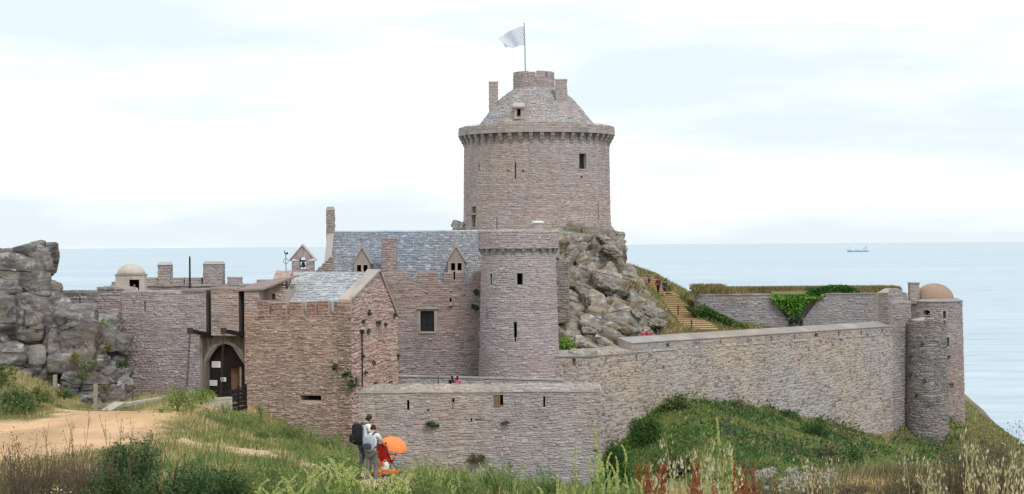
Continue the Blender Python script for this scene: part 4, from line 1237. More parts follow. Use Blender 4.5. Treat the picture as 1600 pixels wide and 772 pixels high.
mb.hexa([CHM.pt(c0 - .06, .16, ct), CHM.pt(c1 + .06, .16, ct), CHM.pt(c1 + .06, -.86, ct), CHM.pt(c0 - .06, -.86, ct), CHM.pt(c0 + .05, .02, zq), CHM.pt(c1 - .05, .02, zq), CHM.pt(c1 - .05, -.7, zq), CHM.pt(c0 + .05, -.7, zq)])
mb.build('chimney_cap', M['cap'], manor)
# dormers
for k, (pc, w, yap, ysh, ybot) in enumerate(((566, 27, 388, 412, 427), (713, 28, 386, 409, 424))):
    DP = Pl((MF.O[0], 133.3), (1, 0))
    dm = empty('dormer', DP.pt(DP.u(pc), 0, DP.z(pc, ybot))); dm.parent = manor
    dm.location = local_of(manor).inverted() @ Vector(DP.pt(DP.u(pc), 0, DP.z(pc, ybot)))
    u0, u1 = DP.u(pc - w / 2 + 1), DP.u(pc + w / 2 - 1)
    zb_, zs_, zt_ = DP.z(pc, ybot + 3), DP.z(pc, ysh), DP.z(pc, yap)
    oc = [(DP.u(pc - 8), DP.u(pc - 1.5), DP.z(pc, ybot - 1.5), DP.z(pc, ybot - 13)), (DP.u(pc + 2), DP.u(pc + 8.5), DP.z(pc, ybot - 1.5), DP.z(pc, ybot - 13))]
    core(DP.S, u0, u1, zb_, zs_, oc, .3, dm, M['ashlar'])
    for h in oc: niche(DP.S, h, .7, dm, 'window_recess')
    mb = MB(); mb.prism([DP.S(u0 - .05, zs_ + .002, 0), DP.S(u1 + .05, zs_ + .002, 0), DP.S((u0 + u1) / 2, zt_, 0)], (0, 4.2, 0)); mb.build('gable', M['corbel'], dm)
    mb = MB(); mb.pbox(DP, u0, u0 + .2, -3.0, -.301, zb_ - .3, zs_); mb.pbox(DP, u1 - .2, u1, -3.0, -.301, zb_ - .3, zs_); mb.build('cheek', M['slate'], dm)
    for s_ in (-1, 1):
        a_ = (DP.u(pc + s_ * (w / 2 + 1.5)), zs_ - .08); b_ = ((u0 + u1) / 2, zt_ + .02)
        mb = MB(); mb.hexa([DP.S(*a_, .1), DP.S(*b_, .1), DP.S(*b_, -.25), DP.S(*a_, -.25), DP.S(a_[0], a_[1] + .16, .1), DP.S(b_[0], b_[1] + .2, .1), DP.S(b_[0], b_[1] + .2, -.25), DP.S(a_[0], a_[1] + .16, -.25)])
        mb.build('coping', M['ashlar'], dm)
        mb = MB(); mb.hexa([DP.S(*a_, -.26), DP.S(*b_, -.26), DP.S(*b_, -4), DP.S(*a_, -4), DP.S(a_[0], a_[1] + .08, -.26), DP.S(b_[0], b_[1] + .08, -.26), DP.S(b_[0], b_[1] + .08, -4), DP.S(a_[0], a_[1] + .08, -4)])
        mb.build('roof_slope', M['slate'], dm)
    mb = MB(); c_ = DP.S((u0 + u1) / 2, zt_ + .1, -.05); mb.tube([c_, Vector(c_) + Vector((0, 0, .3)), Vector(c_) + Vector((0, 0, .55))], [.09, .06, .1], 6); mb.build('finial', M['ashlar'], dm)

# ------------------------------------------------------------------ round tower beside the manor
TR = 57.5 * 130 / FPX
ztt, zcb = ZY(810, 360, 127.4), ZY(810, 396, 127.4)
def tr_r(v): return TR + max(0, (zcb - v)) * .027
TC = Cyl(810, 130, TR, tr_r)
tw = empty('round_tower', (TC.cx, TC.cy, 19.4), 'round pinkish stone tower with a corbelled parapet in front of the keep', 'tower')
H = []
for px, y0, y1, w in ((768.5, 428, 445, 6), (812, 427, 445, 9), (762.5, 482, 498, 3), (804.5, 503, 527, 5), (804.5, 527, 534, 2.2)):
    u = TC.u(px); hwid = w / 2 * 127.4 / FPX
    H.append((u - hwid, u + hwid, TC.z(px, y1), TC.z(px, y0)))
nb = 56; full = PI * TC.R0
us = [-full + 2 * full * i / nb for i in range(nb + 1)]
core(TC.S, -full, full, 17, zcb + .3, H, .9, tw, M['mortar_grey'], us=us, vs=[19, 22, 25, 28], closed=True)
for h in H: niche(TC.S, h, 1.2, tw)
for h in H[:2]: surround(TC.S, h, tw, .14, .03, sill=False)
st = Stones(tw, M['tower'])
HH = [(h[0] - .16, h[1] + .16, h[2], h[3] + .14) for h in H[:2]] + H[2:]
st.wall(TC.S, -full * .62, full * .62, 18.5, zcb, HH, L=(.16, .5), H=(.08, .17), prot=.03, seed=31)
# parapet
PR = 63 * 130 / FPX
zpb = ZY(810, 388.5, 127.1)
TP = Cyl(810, 130, PR)
fullp = PI * PR
core(TP.S, -fullp, fullp, zpb, ztt, [], .55, tw, M['mortar_grey'], 'parapet', us=[-fullp + 2 * fullp * i / nb for i in range(nb + 1)], closed=True)
st.wall(TP.S, -fullp * .62, fullp * .62, zpb, ztt, [], L=(.16, .55), H=(.09, .18), prot=.03, seed=32)
st.wall(lambda u, v, d: TP.S(u, ztt + d, -v), -fullp * .62, fullp * .62, 0, .5, [], L=(.3, .6), H=(.2, .3), prot=.05, seed=34, big=False)
st.build(120, 8.5)
mb = MB(); mb.lathe(TC.cx, TC.cy, [(PR - .3, zpb + .1), (PR - .3, zpb + .12), (.01, zpb + .4)], 32); mb.build('roof_deck', M['lead'], tw)
def corbels(cyl, Rin, Rout, z_top, h, count, parent, mat, wid, half=.62, steps=2):
    for i in range(count):
        th = -PI + 2 * PI * (i + .5) / count
        if abs(th) > PI * half: continue
        t = th + cyl.t0
        dx, dy = math.sin(t), -math.cos(t); sx, sy = math.cos(t) * wid / 2, math.sin(t) * wid / 2
        mb = MB()
        for k in range(steps):
            ro = Rin + (Rout - Rin) * (steps - k) / steps - .015; za = z_top - h * k / steps; zb_ = z_top - h * (k + 1) / steps
            ri = Rin - .12
            c = lambda r, s_, z: (cyl.cx + dx * r + sx * s_, cyl.cy + dy * r + sy * s_, z)
            ro2 = ro - (Rout - Rin) / steps * .55
            mb.hexa([c(ri, -1, zb_), c(ri, 1, zb_), c(ro2, 1, zb_), c(ro2, -1, zb_), c(ri, -1, za - .004), c(ri, 1, za - .004), c(ro, 1, za - .004), c(ro, -1, za - .004)])
        mb.build('corbel', mat, parent)
corbels(TC, TR, PR, zpb, .42, 24, tw, M['corbel'], .26)
# pale cap standing on the tower roof behind the parapet
c_ = P(840.5, 357, 131)
t = empty('roof_hatch', c_, 'round pale capped hatch on top of the round tower', 'roof hatch')
mb = MB(); mb.lathe(c_.x, c_.y, [(.38, c_.z - 1.0), (.38, ZY(840, 350, 131))], 18); mb.build('drum', M['ashlar'], t)
mb = MB(); zt = ZY(840, 347.5, 131); mb.lathe(c_.x, c_.y, [(.42, zt - .1), (.47, zt - .04), (.46, zt + .05), (.2, zt + .11)], 18); mb.build('lid', M['white'], t)

# ------------------------------------------------------------------ keep
KY = 177.0; KP = 839.5
KR = 113 * KY / FPX
kz = lambda py: ZY(KP, py, KY)
zpar_t, zpar_b, zfoot = kz(201.0), kz(213.5), kz(400)
def kr(v):
    k = max(0, kz(335) - v); return KR + .012 * max(0, kz(232) - v) + .045 * k
KC = Cyl(KP, KY, KR, kr)
keep = empty('stone_keep', (KC.cx, KC.cy, 26.5), 'great round stone keep with corbelled parapet and conical stone roof', 'castle keep')
KH = []
for px, y0, y1, w in ((909, 240, 264, 11), (807.5, 254, 279, 2.4), (752, 257, 267, 2), (744, 336, 355, 7), (744, 323, 333, 7), (932, 316, 346, 1.6), (907, 275, 279, 3), (819, 266, 269, 2.5), (796, 266, 269, 2.5)):
    u = KC.u(px); hwid = w / 2 * KY / FPX / max(.3, math.cos(KC.th(px)))
    KH.append((u - hwid, u + hwid, KC.z(px, y1), KC.z(px, y0)))
nb = 84; full = PI * KR
core(KC.S, -full, full, 24, kz(212), KH, 1.3, keep, M['mortar'], us=[-full + 2 * full * i / nb for i in range(nb + 1)], vs=[26, 28, 30, 31.5, 33, 35], closed=True)
for h in KH[1:]: niche(KC.S, h, 1.2, keep)
window(KC.S, KH[0], keep, .07, .35, (1, 1)); surround(KC.S, KH[0], keep, .18, .03)
for h in KH[3:5]: surround(KC.S, h, keep, .2, .04, top=False, sill=True)
st = Stones(keep, M['keep'])
st.wall(KC.S, -full * .58, full * .58, 26, kz(212), [(h[0] - .1, h[1] + .1, h[2], h[3]) if (h[1] - h[0]) > .3 else h for h in KH], L=(.17, .55), H=(.1, .21), prot=.028, gap=.016, wob=.03, seed=41)
KPR = 121.5 * KY / FPX
KPc = Cyl(KP, KY, KPR)
fullp = PI * KPR
core(KPc.S, -fullp, fullp, zpar_b + .001, zpar_t, [], .6, keep, M['mortar'], 'parapet', us=[-fullp + 2 * fullp * i / nb for i in range(nb + 1)], closed=True)
zband = zpar_b + .36
st.wall(KPc.S, -fullp * .6, fullp * .6, zband, zpar_t, [], L=(.2, .6), H=(.1, .2), prot=.03, seed=42, wob=.02)
st.wall(lambda u, v, d: KPc.S(u, zpar_t + d, -v), -fullp * .7, fullp * .7, 0, .58, [], L=(.4, .8), H=(.28, .3), prot=.05, seed=34)
st.build(200, 8.5)
rnd = random.Random(5)
u = -fullp * .56
while u < fullp * .56:                            # dressed blocks bridging the corbels
    l = rnd.choice((.9, .95, 1.0, 1.9)); hh = .34
    S = KPc.S; mb = MB(); g = .01
    n_ = 3 if l > 1.5 else 2
    for k in range(n_):
        a, b2 = u + g + (l - 2 * g) * k / n_, u + g + (l - 2 * g) * (k + 1) / n_
        pr = .045
        mb.hexa([S(a, zpar_b - .004, pr), S(b2, zpar_b - .004, pr), S(b2, zpar_b - .004, -.3), S(a, zpar_b - .004, -.3), S(a, zpar_b + hh, pr), S(b2, zpar_b + hh, pr), S(b2, zpar_b + hh, -.3), S(a, zpar_b + hh, -.3)])
    mb.build('lintel_block', M['ashlar'] if rnd.random() < .65 else M['corbel'], keep)
    u += l
corbels(KC, KR, KPR, zpar_b - .006, 1.0, 46, keep, M['corbel'], .36, .6, 3)
# conical roof of stone slabs
zc0, zc1 = kz(196), kz(139)
prof = [(90.5, 197.5), (81, 186), (71, 173), (56, 156), (45, 147), (33, 139)]
prof = [(r * KY / FPX, kz(y)) for r, y in prof]
def kroof_r(z):
    for (r1, z1), (r2, z2) in zip(prof[:-1], prof[1:]):
        if z1 <= z <= z2: return r1 + (r2 - r1) * (z - z1) / (z2 - z1)
    return prof[0][0] if z < prof[0][1] else prof[-1][0]
mb = MB(); mb.lathe(KC.cx, KC.cy, [(KPR - .62, kz(203)), (prof[0][0] - .05, kz(201))] + [(r - .03, z) for r, z in prof], 64); rf = mb.build('roof', M['mortar'], keep)
KRf = Cyl(KP, KY, 4.5)
def SK(u, v, d):
    t = u / 4.5 + KRf.t0; r = kroof_r(v) + d * .7
    return (KRf.cx + r * math.sin(t), KRf.cy - r * math.cos(t), v + d * .7)
ss = Stones(rf, M['roofstone'], 'roof_slab', 'roof_slabs')
ss.wall(SK, -PI * 4.5 * .62, PI * 4.5 * .62, prof[0][1], prof[-1][1], [], L=(.28, .7), H=(.12, .17), prot=.05, gap=.012, tilt=.05, wob=.01, seed=44, rag=.12, bigs=0)
ss.build(250, 8)
# crown turret
CR = 32 * KY / FPX
zc0, zc1, zc2 = kz(139.5), kz(122.5), kz(115)
CK = Cyl(836, KY, CR)
fullc = PI * CR
core(CK.S, -fullc, fullc, zc0 - .3, zc1, [], .5, keep, M['mortar'], 'crown_turret', us=[-fullc + 2 * fullc * i / 40 for i in range(41)], closed=True)
st = Stones(keep, M['keep'])
dh = []
for px in (814, 831, 841, 850, 861): u = CK.u(px); dh.append((u - .06, u + .06, kz(137), kz(134.5)))
st.wall(CK.S, -fullc * .6, fullc * .6, zc0, zc1, dh, L=(.2, .5), H=(.1, .2), prot=.03, seed=3)
for h in dh: niche(CK.S, (h[0], h[1], h[2], h[3]), .02, keep, 'drain_hole')
for a, b2, yt in ((804.2, 826, 113.5), (828.5, 839, 115.2), (841, 854, 113.3), (857.5, 867.8, 113.5)):
    u0, u1 = CK.u(a), CK.u(b2)
    core(CK.S, u0, u1, zc1 + .002, kz(yt), [], .45, keep, M['mortar'], 'merlon', us=[u0 + (u1 - u0) * i / 5 for i in range(6)])
    st.wall(CK.S, u0, u1, zc1, kz(yt), [], L=(.2, .5), H=(.1, .2), prot=.03, seed=a)
for k in range(0):
    t_ = PI * .75 + k * PI * .5 / 5
    u0, u1 = (t_ - .12) * CR, (t_ + .06) * CR
    core(CK.S, u0, u1, zc1 + .002, zc2, [], .45, keep, M['mortar'], 'merlon')
mb = MB(); mb.lathe(CK.cx, CK.cy, [(CR - .4, zc1 - .25), (.01, zc1 - .2)], 24); mb.build('roof_deck', M['lead'], keep)
# two chimneys of the keep
for x0, x1, yt, yb, Y, name in ((766.5, 780, 127.5, 178, 176.0, 0), (870.5, 888, 123.5, 180, 173.4, 1)):
    KPl = Pl((0, Y), (1, 0))
    u0, u1, z1, z0 = KPl.u(x0), KPl.u(x1), KPl.z(x0, yt + 2), KPl.z(x0, yb)
    block(st, KPl, u0, u1, -.8, 0, z0, z1, M['keep'], keep, 'chimney', L=(.2, .45), H=(.1, .2), prot=.025)
    mb = MB(); mb.pbox(KPl, u0 - .05, u1 + .05, -.85, .05, z1, z1 + .13); mb.build('chimney_cap', M['keep'], keep)
    if name:
        mb = MB(); zf = KPl.z(x0, 160); mb.hexa([KPl.pt(u0 - .25, .9, z0 - .3), KPl.pt(u1 + .3, .9, z0 - .3), KPl.pt(u1 + .3, -.5, z0 - .3), KPl.pt(u0 - .25, -.5, z0 - .3), KPl.pt(u0 + .01, .03, zf), KPl.pt(u1 - .01, .03, zf), KPl.pt(u1 - .01, -.5, zf), KPl.pt(u0 + .01, -.5, zf)]); mb.build('chimney_foot', M['keep'], keep)
# stepped gablet at the right of the roof
for k in range(5):
    KPl = Pl((0, 179.0), (1, 0))
    x0 = 889 + k * 4; y0 = 153.5 + k * 4.2
    mb = MB(); mb.pbox(KPl, KPl.u(x0), KPl.u(x0 + 4.05), -.7, 0, KPl.z(x0, 184), KPl.z(x0, y0)); mb.build('step_stone', M['keep'], keep)
# little roof dormer
KD = Pl((0, 171.6), (1, 0))
dm = empty('dormer', (0, 0, 0)); dm.parent = keep
dm.location = local_of(keep).inverted() @ Vector(KD.pt(KD.u(813), 0, KD.z(813, 186)))
hq = (KD.u(809.8), KD.u(815.5), KD.z(812, 182.3), KD.z(812, 170))
u0, u1 = KD.u(805.5), KD.u(824)
core(KD.S, u0, u1, KD.z(812, 186), KD.z(812, 167.5), [hq], .4, dm, M['keep'])
niche(KD.S, hq, .6, dm, 'window_recess')
mb = MB(); mb.pbox(KD, u0, u0 + .2, -2.5, -.401, KD.z(812, 186), KD.z(812, 167.6)); mb.pbox(KD, u1 - .2, u1, -2.5, -.401, KD.z(812, 186), KD.z(812, 167.6)); mb.build('cheek', M['roofstone'], dm)
za = KD.z(812, 167.4)
mb = MB(); mb.hexa([KD.pt(KD.u(803), .25, za - .05), KD.pt(KD.u(822), .25, za - .05), KD.pt(u1, -2.9, za + .65), KD.pt(u0, -2.9, za + .65), KD.pt(KD.u(803), .25, za + .1), KD.pt(KD.u(822), .25, za + .1), KD.pt(u1, -2.9, za + .85), KD.pt(u0, -2.9, za + .85)]); mb.build('dormer_roof', M['roofstone'], dm)
# thin rails on the parapet walk
mb = MB()
for s_ in (-1, 1):
    pts = [KPc.S(s_ * PI * KPR * k, zpar_t + .18, -.45) for k in (.28, .33, .38, .43, .48)]
    mb.tube(pts, .02, 4)
    for p in pts: mb.tube([p, (p[0], p[1], zpar_t - .1)], .02, 4)
mb.build('rail', M['lead'], keep)
st.build(0)
# flagpole and flag
a, b2 = P(821.3, 122, KY - 1.0), P(819.2, 38, KY - 1.0)
t = empty('flagpole', a, 'slim grey flagpole on the crown of the keep', 'flagpole')
mb = MB(); mb.tube([a - Vector((0, 0, 1.2)), a.lerp(b2, .5), b2], [.07, .06, .045], 8); mb.build('pole', M['lead'], t)
mb = MB(); mb.lathe(b2.x, b2.y, [(.01, b2.z), (.08, b2.z + .05), (.08, b2.z + .1), (.01, b2.z + .15)], 8); mb.build('finial', M['lead'], t)
fm, tt, bb = new_mat('flag_cloth', 0.9, 0.1)
uv = N(tt, 'ShaderNodeAttribute', attribute_name='fuv')
mp = N(tt, 'ShaderNodeMapping'); mp.inputs['Scale'].default_value = (11, 8, 1); tt.links.new(uv.outputs['Vector'], mp.inputs['Vector'])
sp = N(tt, 'ShaderNodeSeparateXYZ'); tt.links.new(mp.outputs[0], sp.inputs[0])
def mth(op, a_, b_=None):
    n_ = N(tt, 'ShaderNodeMath', operation=op)
    for i, q in enumerate((a_, b_)):
        if q is None: continue
        if hasattr(q, 'is_output'): tt.links.new(q, n_.inputs[i])
        else: n_.inputs[i].default_value = q
    return n_.outputs[0]
row = mth('MODULO', mth('FLOOR', sp.outputs[1]), 2.0)
fx = mth('ABSOLUTE', mth('SUBTRACT', mth('FRACT', mth('ADD', sp.outputs[0], mth('MULTIPLY', row, .5))), .5))
fy = mth('SUBTRACT', mth('FRACT', sp.outputs[1]), .5)
tail = mth('LESS_THAN', fx, mth('ADD', .12, mth('MULTIPLY', fy, -.22)))
spot = mth('MULTIPLY', tail, mth('LESS_THAN', mth('ABSOLUTE', fy), .34))
tt.links.new(mixc(tt, 'MIX', spot, hexc('e6e9ee'), hexc('6a7284')), bb.inputs['Base Color'])
trn = N(tt, 'ShaderNodeBsdfTranslucent'); trn.inputs['Color'].default_value = (.75, .78, .82, 1)
mx = N(tt, 'ShaderNodeMixShader'); mx.inputs[0].default_value = .4
tt.links.new(bb.outputs[0], mx.inputs[1]); tt.links.new(trn.outputs[0], mx.inputs[2]); tt.links.new(mx.outputs[0], tt.nodes['Material Output'].inputs['Surface'])
nx, ny = 26, 14
V = []; UVs = []
fs_ = KY / FPX
for j in range(ny + 1):
    for i in range(nx + 1):
        s_ = i / nx; q = j / ny
        topx, topy = 819.3 - 41 * s_, 40.5 + 19 * s_ ** 1.2 - 1.5 * math.sin(s_ * 4)
        botx, boty = 819.8 - 29 * s_ , 71 + 4 * s_ - 1.0 * math.sin(s_ * 7.0)
        px = topx + (botx - topx) * q + 1.2 * math.sin(q * 6 + s_ * 5) * s_
        py = topy + (boty - topy) * q + 1.0 * math.sin(s_ * 9 + q * 3) * s_
        V.append(P(px, py, KY - 1.0 + .32 * math.sin(s_ * 10 + q * 2.5) * s_)); UVs.append((s_, 1 - q, 0))
Fq = [(j * (nx + 1) + i, j * (nx + 1) + i + 1, (j + 1) * (nx + 1) + i + 1, (j + 1) * (nx + 1) + i) for j in range(ny) for i in range(nx)]
fl = npmesh('flag', np.array([tuple(v) for v in V]), np.array(Fq), fm, smooth=True)
at = fl.data.attributes.new('fuv', 'FLOAT_VECTOR', 'POINT'); at.data.foreach_set('vector', np.array(UVs, dtype=np.float32).ravel())
tag(fl, 'white flag strewn with small dark ermine spots flying from the keep', 'flag')
# mast left of the tower top
mb = MB(); mb.tube([P(776.5, 365, 140), P(776.5, 340, 140)], .035, 5)
tag(mb.build('thin_post', M['black']), 'thin dark post rising behind the round tower parapet', 'post')

# ------------------------------------------------------------------ low wall in the foreground ditch
BF = Pl((XY(548, 110.8), 110.8), (1, 0))
bu, bz = BF.u, BF.z
low = empty('curtain_wall', BF.pt(bu(740), 0, 13.5), 'low grey front wall with four loopholes and a sloping stone top, right of the gatehouse', 'castle wall')
u0, u1 = bu(546), bu(937)
bt = bz(740, 613.5)
BH = []
for px, y0, y1, w in ((636.5, 625, 641, 3.6), (707, 622, 640, 3.4), (849, 619, 636, 3.0), (937 - 1, 0, 0, 0)):
    if w: BH.append((bu(px - w / 2), bu(px + w / 2), bz(px, y1), bz(px, y0)))
sq = (bu(770), bu(785), bz(777, 634), bz(777, 617)); BH.append(sq)
for px, y0, y1, w in ((735, 654, 659, 2.5), (745.5, 655, 657, 10), (668, 640, 642.5, 4), (806, 747, 760, 2)):
    BH.append((bu(px - w / 2), bu(px + w / 2), bz(px, y1), bz(px, y0)))
SBt = lambda u, v, d: BF.pt(u, d - (v - bt) * .03, v)
core(SBt, u0, u1, 11, bt, BH, 1.6, low, M['mortar_grey'])
for h in BH: niche(SBt, h, 1.3 if h is not sq else .5, low)
mb = MB(); mb.box(*[BF.pt(bu(706), 0, 0)[0], BF.pt(bu(709), 0, 0)[0]], BF.O[1] + .12, BF.O[1] + .25, bz(707, 640), bz(707, 629)); mb.build('timber_block', M['plaster'], low)
shm = empty('wooden_shutter', BF.pt(sq[0], .04, sq[2]), 'small brown slatted shutter in the square opening of the low wall', 'shutter')
for k in range(4):
    w = (sq[1] - sq[0]) * .7
    mb = MB(); mb.pbox(BF, sq[0] + w * k / 4 + .01, sq[0] + w * (k + 1) / 4 - .015, -.02, .05, sq[2] + .04, sq[3] - .02 - .02 * (k % 2)); mb.build('slat', M['timber'], shm)
mb = MB(); mb.pbox(BF, sq[0], sq[1], -.1, .1, sq[2] - .03, sq[2] + .035); mb.build('ledge', M['timber'], shm)
st = Stones(low, M['low'])
st.wall(SBt, u0, u1, 12.5, bt, BH, L=(.16, .5), H=(.09, .2), prot=.03, gap=.018, wob=.08, seed=51, rag=.8)
st.build(300)
# sloping top
zt1 = bt + .38
mb = MB(); mb.hexa([BF.pt(u0, .06, bt), BF.pt(u1 + .06, .06, bt), BF.pt(u1 + .06, -1.66, bt), BF.pt(u0, -1.66, bt), BF.pt(u0, .06, bt + .05), BF.pt(u1 + .06, .06, bt + .05), BF.pt(u1 + .06, -1.66, zt1), BF.pt(u0, -1.66, zt1)]); mb.build('sloping_top', M['cap'], low)
def SBT(u, v, d): return BF.pt(u, .07 - v + d * .2, bt + .052 + (zt1 - bt - .05) * v / 1.73 + d)
st = Stones(low, M['cap'], 'coping_stone', 'coping_stones')
st.wall(SBT, u0, u1, 0, 1.7, [], L=(.25, .7), H=(.2, .42), prot=.09, gap=.035, seed=52, wob=0, bigs=0); st.build(120, 8)
mb = MB(); mb.box(BF.pt(u1, 0, 0)[0] - 1.6, BF.pt(u1, 0, 0)[0] - .01, 112.5, 128.6, 11, bt - 1.2); mb.build('return_wall', M['mortar_grey'], low)

# ------------------------------------------------------------------ inner terrace wall
IW = Pl((XY(620, 120), 120.0), (XY(872, 124) - XY(620, 120), 4.0))
iw = empty('terrace_wall', IW.pt(2, 0, 19.5), 'pale inner terrace wall seen over the low front wall', 'castle wall')
u0, u1 = IW.u(612), IW.u(880)
it = lambda u: IW.z(620, 588.5) + (IW.z(860, 594.5) - IW.z(620, 588.5)) * (u - IW.u(620)) / (IW.u(860) - IW.u(620))
mb = MB(); mb.hexa([IW.pt(u0, 0, 18), IW.pt(u1, 0, 18), IW.pt(u1, -.5, 18), IW.pt(u0, -.5, 18), IW.pt(u0, 0, it(u0)), IW.pt(u1, 0, it(u1)), IW.pt(u1, -.5, it(u1)), IW.pt(u0, -.5, it(u0))]); mb.build('wall', M['mortar_grey'], iw)
st = Stones(iw, M['low']); st.wall(IW.S, u0, u1, 19, it(u0), [], L=(.2, .6), H=(.1, .2), prot=.03, top=it); st.build(40)
for k in range(20):
    a, b2 = u0 + (u1 - u0) * k / 20, u0 + (u1 - u0) * (k + 1) / 20 - .02
    mb = MB(); mb.hexa([IW.pt(a, .08, it(a)), IW.pt(b2, .08, it(b2)), IW.pt(b2, -.55, it(b2)), IW.pt(a, -.55, it(a)), IW.pt(a, .08, it(a) + .09), IW.pt(b2, .08, it(b2) + .09), IW.pt(b2, -.55, it(b2) + .1), IW.pt(a, -.55, it(a) + .1)]); mb.build('coping_stone', M['cap'], iw)
mb = MB(); mb.tube([P(685, 602, 119.5), P(685, 587, 119.5)], .03, 5); tag(mb.build('iron_post', M['iron']), 'thin iron post left of the two women behind the low wall', 'post')

# ------------------------------------------------------------------ long curtain wall on the right
F0 = (XY(985, 132), 132.0); F1 = (XY(1393, 156), 156.0)
FW = Pl(F0, (F1[0] - F0[0], F1[1] - F0[1]))
fu, fz = FW.u, FW.z
lng = empty('curtain_wall', FW.pt(15, 0, 14), 'long pale stone curtain wall running away to the right with a row of loopholes', 'castle wall')
u0, um, u1, u2 = fu(908), fu(986), fu(1394), fu(1421)
tR = fz(1200, 523.5) ; tRl, tRr = fz(990, 538), fz(1390, 509.5)
tR = (tRl + tRr) / 2
tL = fz(930, 556.5)
FH = []
for px, y0, y1, w in ((1043, 535, 543, 5), (1087, 530, 543, 2.2), (1125, 527, 538, 2.2), (1168, 523, 536, 2.2), (1205, 520, 533, 2.2), (1241, 518, 531, 2.2), (1275, 516, 528, 6), (1310, 514, 527, 2.2), (1345, 512, 526, 2.2), (1378, 510, 523, 2.2)):
    FH.append((fu(px - w / 2), fu(px + w / 2), fz(px, y1) , min(fz(px, y0), tR - .15)))
FHL = []
for px, y0, y1, w in ((946, 556, 569, 2.2), (994, 552, 565, 2.4)):
    FHL.append((fu(px - w / 2), fu(px + w / 2), fz(px, y1), min(fz(px, y0), tL - .1)))
FHL.append((fu(1034), fu(1038), fz(1036, 577), fz(1036, 571)))
allh = FH + FHL
core(FW.S, u0, u1, 8, tL, [h for h in FHL] + [h for h in FH if h[2] < tL], 1.3, lng, M['mortar_pale'])
core(FW.S, um, u1, tL + .001, tR, [(a, b2, max(c2, tL), d2) for a, b2, c2, d2 in FH + [h for h in FHL if h[0] > um] if d2 > tL + .01], 1.3, lng, M['mortar'])
for h in allh: niche(FW.S, h, 1.1, lng)
st = Stones(lng, M['long'])
tpf = lambda u: tR if u > um else tL
st.wall(FW.S, u0, u1, 10, tR, allh, L=(.17, .52), H=(.13, .29), prot=.03, gap=.055, wob=.1, top=tpf, seed=61, rag=1.1)
st.build(300)
st = Stones(lng, M['cap'], 'coping_stone', 'coping_stones')
for (a, b2, tt_) in ((um, u1, tR), (u0, um - .002, tL)):
    zz_ = tt_ + .42
    mb = MB(); mb.hexa([FW.pt(a, .07, tt_), FW.pt(b2, .07, tt_), FW.pt(b2, -1.36, tt_), FW.pt(a, -1.36, tt_), FW.pt(a, .07, tt_ + .06), FW.pt(b2, .07, tt_ + .06), FW.pt(b2, -1.36, zz_), FW.pt(a, -1.36, zz_)]); mb.build('sloping_top', M['cap'], lng)
    st.wall(lambda u, v, d: FW.pt(u, .08 - v + d * .25, tt_ + .065 + .36 * v / 1.43 + d), a, b2, 0, 1.42, [], L=(.3, .8), H=(.25, .45), prot=.09, gap=.035, wob=0, seed=63, bigs=0)
st.build(150, 8)
# the near end of the wall turns in to meet the round tower
e_ = FW.pt(u0, 0, 0); tx, ty = TC.cx + TR * .62, 129.0
FN = Pl(e_[:2], (tx - e_[0], ty - e_[1])); fl_ = math.hypot(tx - e_[0], ty - e_[1])
hN = [(min(FN.u(893), FN.u(899)), max(FN.u(893), FN.u(899)), FN.z(896, 572), FN.z(896, 560))]
core(FN.S, 0, fl_, 8, tL, hN, 1.2, lng, M['mortar_pale']); niche(FN.S, hN[0], 1.0, lng)
st = Stones(lng, M['long']); st.wall(FN.S, -.05, fl_, 10, tL, hN, L=(.17, .52), H=(.13, .29), prot=.03, gap=.055, seed=67, rag=1.1); st.build(30)
mb = MB(); mb.hexa([FN.pt(-.1, .07, tL + .002), FN.pt(fl_, .07, tL + .002), FN.pt(fl_, -1.3, tL + .002), FN.pt(-.9, -1.3, tL + .002), FN.pt(-.1, .07, tL + .06), FN.pt(fl_, .07, tL + .06), FN.pt(fl_, -1.3, tL + .42), FN.pt(-.9, -1.3, tL + .42)]); mb.build('sloping_top', M['cap'], lng)
# end pier
pier_t = lambda u: fz(1395, 452, -.3) if u < fu(1408) else fz(1395, 452, -.3) - (u - fu(1408)) * (fz(1395, 452) - fz(1421, 474)) / (fu(1421) - fu(1408))
mb = MB(); pa, pb = u1 - .5, u2 + .2
core(FW.S, u1 + .001, pb, 8, fz(1405, 471), [], 1.5, lng, M['mortar_grey'])
mb.prism([FW.S(u1 - .1, tR + .3, -.3), FW.S(pb, tR + .3, -.3), FW.S(pb, fz(1422, 474), -.3), FW.S(fu(1407), fz(1403, 451), -.3), FW.S(u1 - .1, fz(1393, 459), -.3)], Vector(FW.S(0, 0, -1.3)) - Vector(FW.S(0, 0, 0))); mb.build('end_pier', M['mortar_grey'], lng)
st = Stones(lng, M['battery'])
st.wall(FW.S, u1, pb, 10, fz(1405, 471), [], L=(.2, .6), H=(.1, .22), prot=.05, seed=64)
st.wall(lambda u, v, d: FW.S(u, v, d - .3), u1 - .1, pb, tR + .3, fz(1403, 451), [], L=(.2, .6), H=(.1, .22), prot=.04, top=lambda u: min(fz(1403, 451), fz(1403, 451) - (u - fu(1407)) * .33), seed=65)
st.wall(lambda u, v, d: tuple(Vector(FW.S(u1 - .1 - d, v, -.3 - u))), 0, 1.0, tR + .3, fz(1393, 457), [], L=(.2, .5), H=(.1, .22), prot=.04, seed=66)
st.build(60, 7)

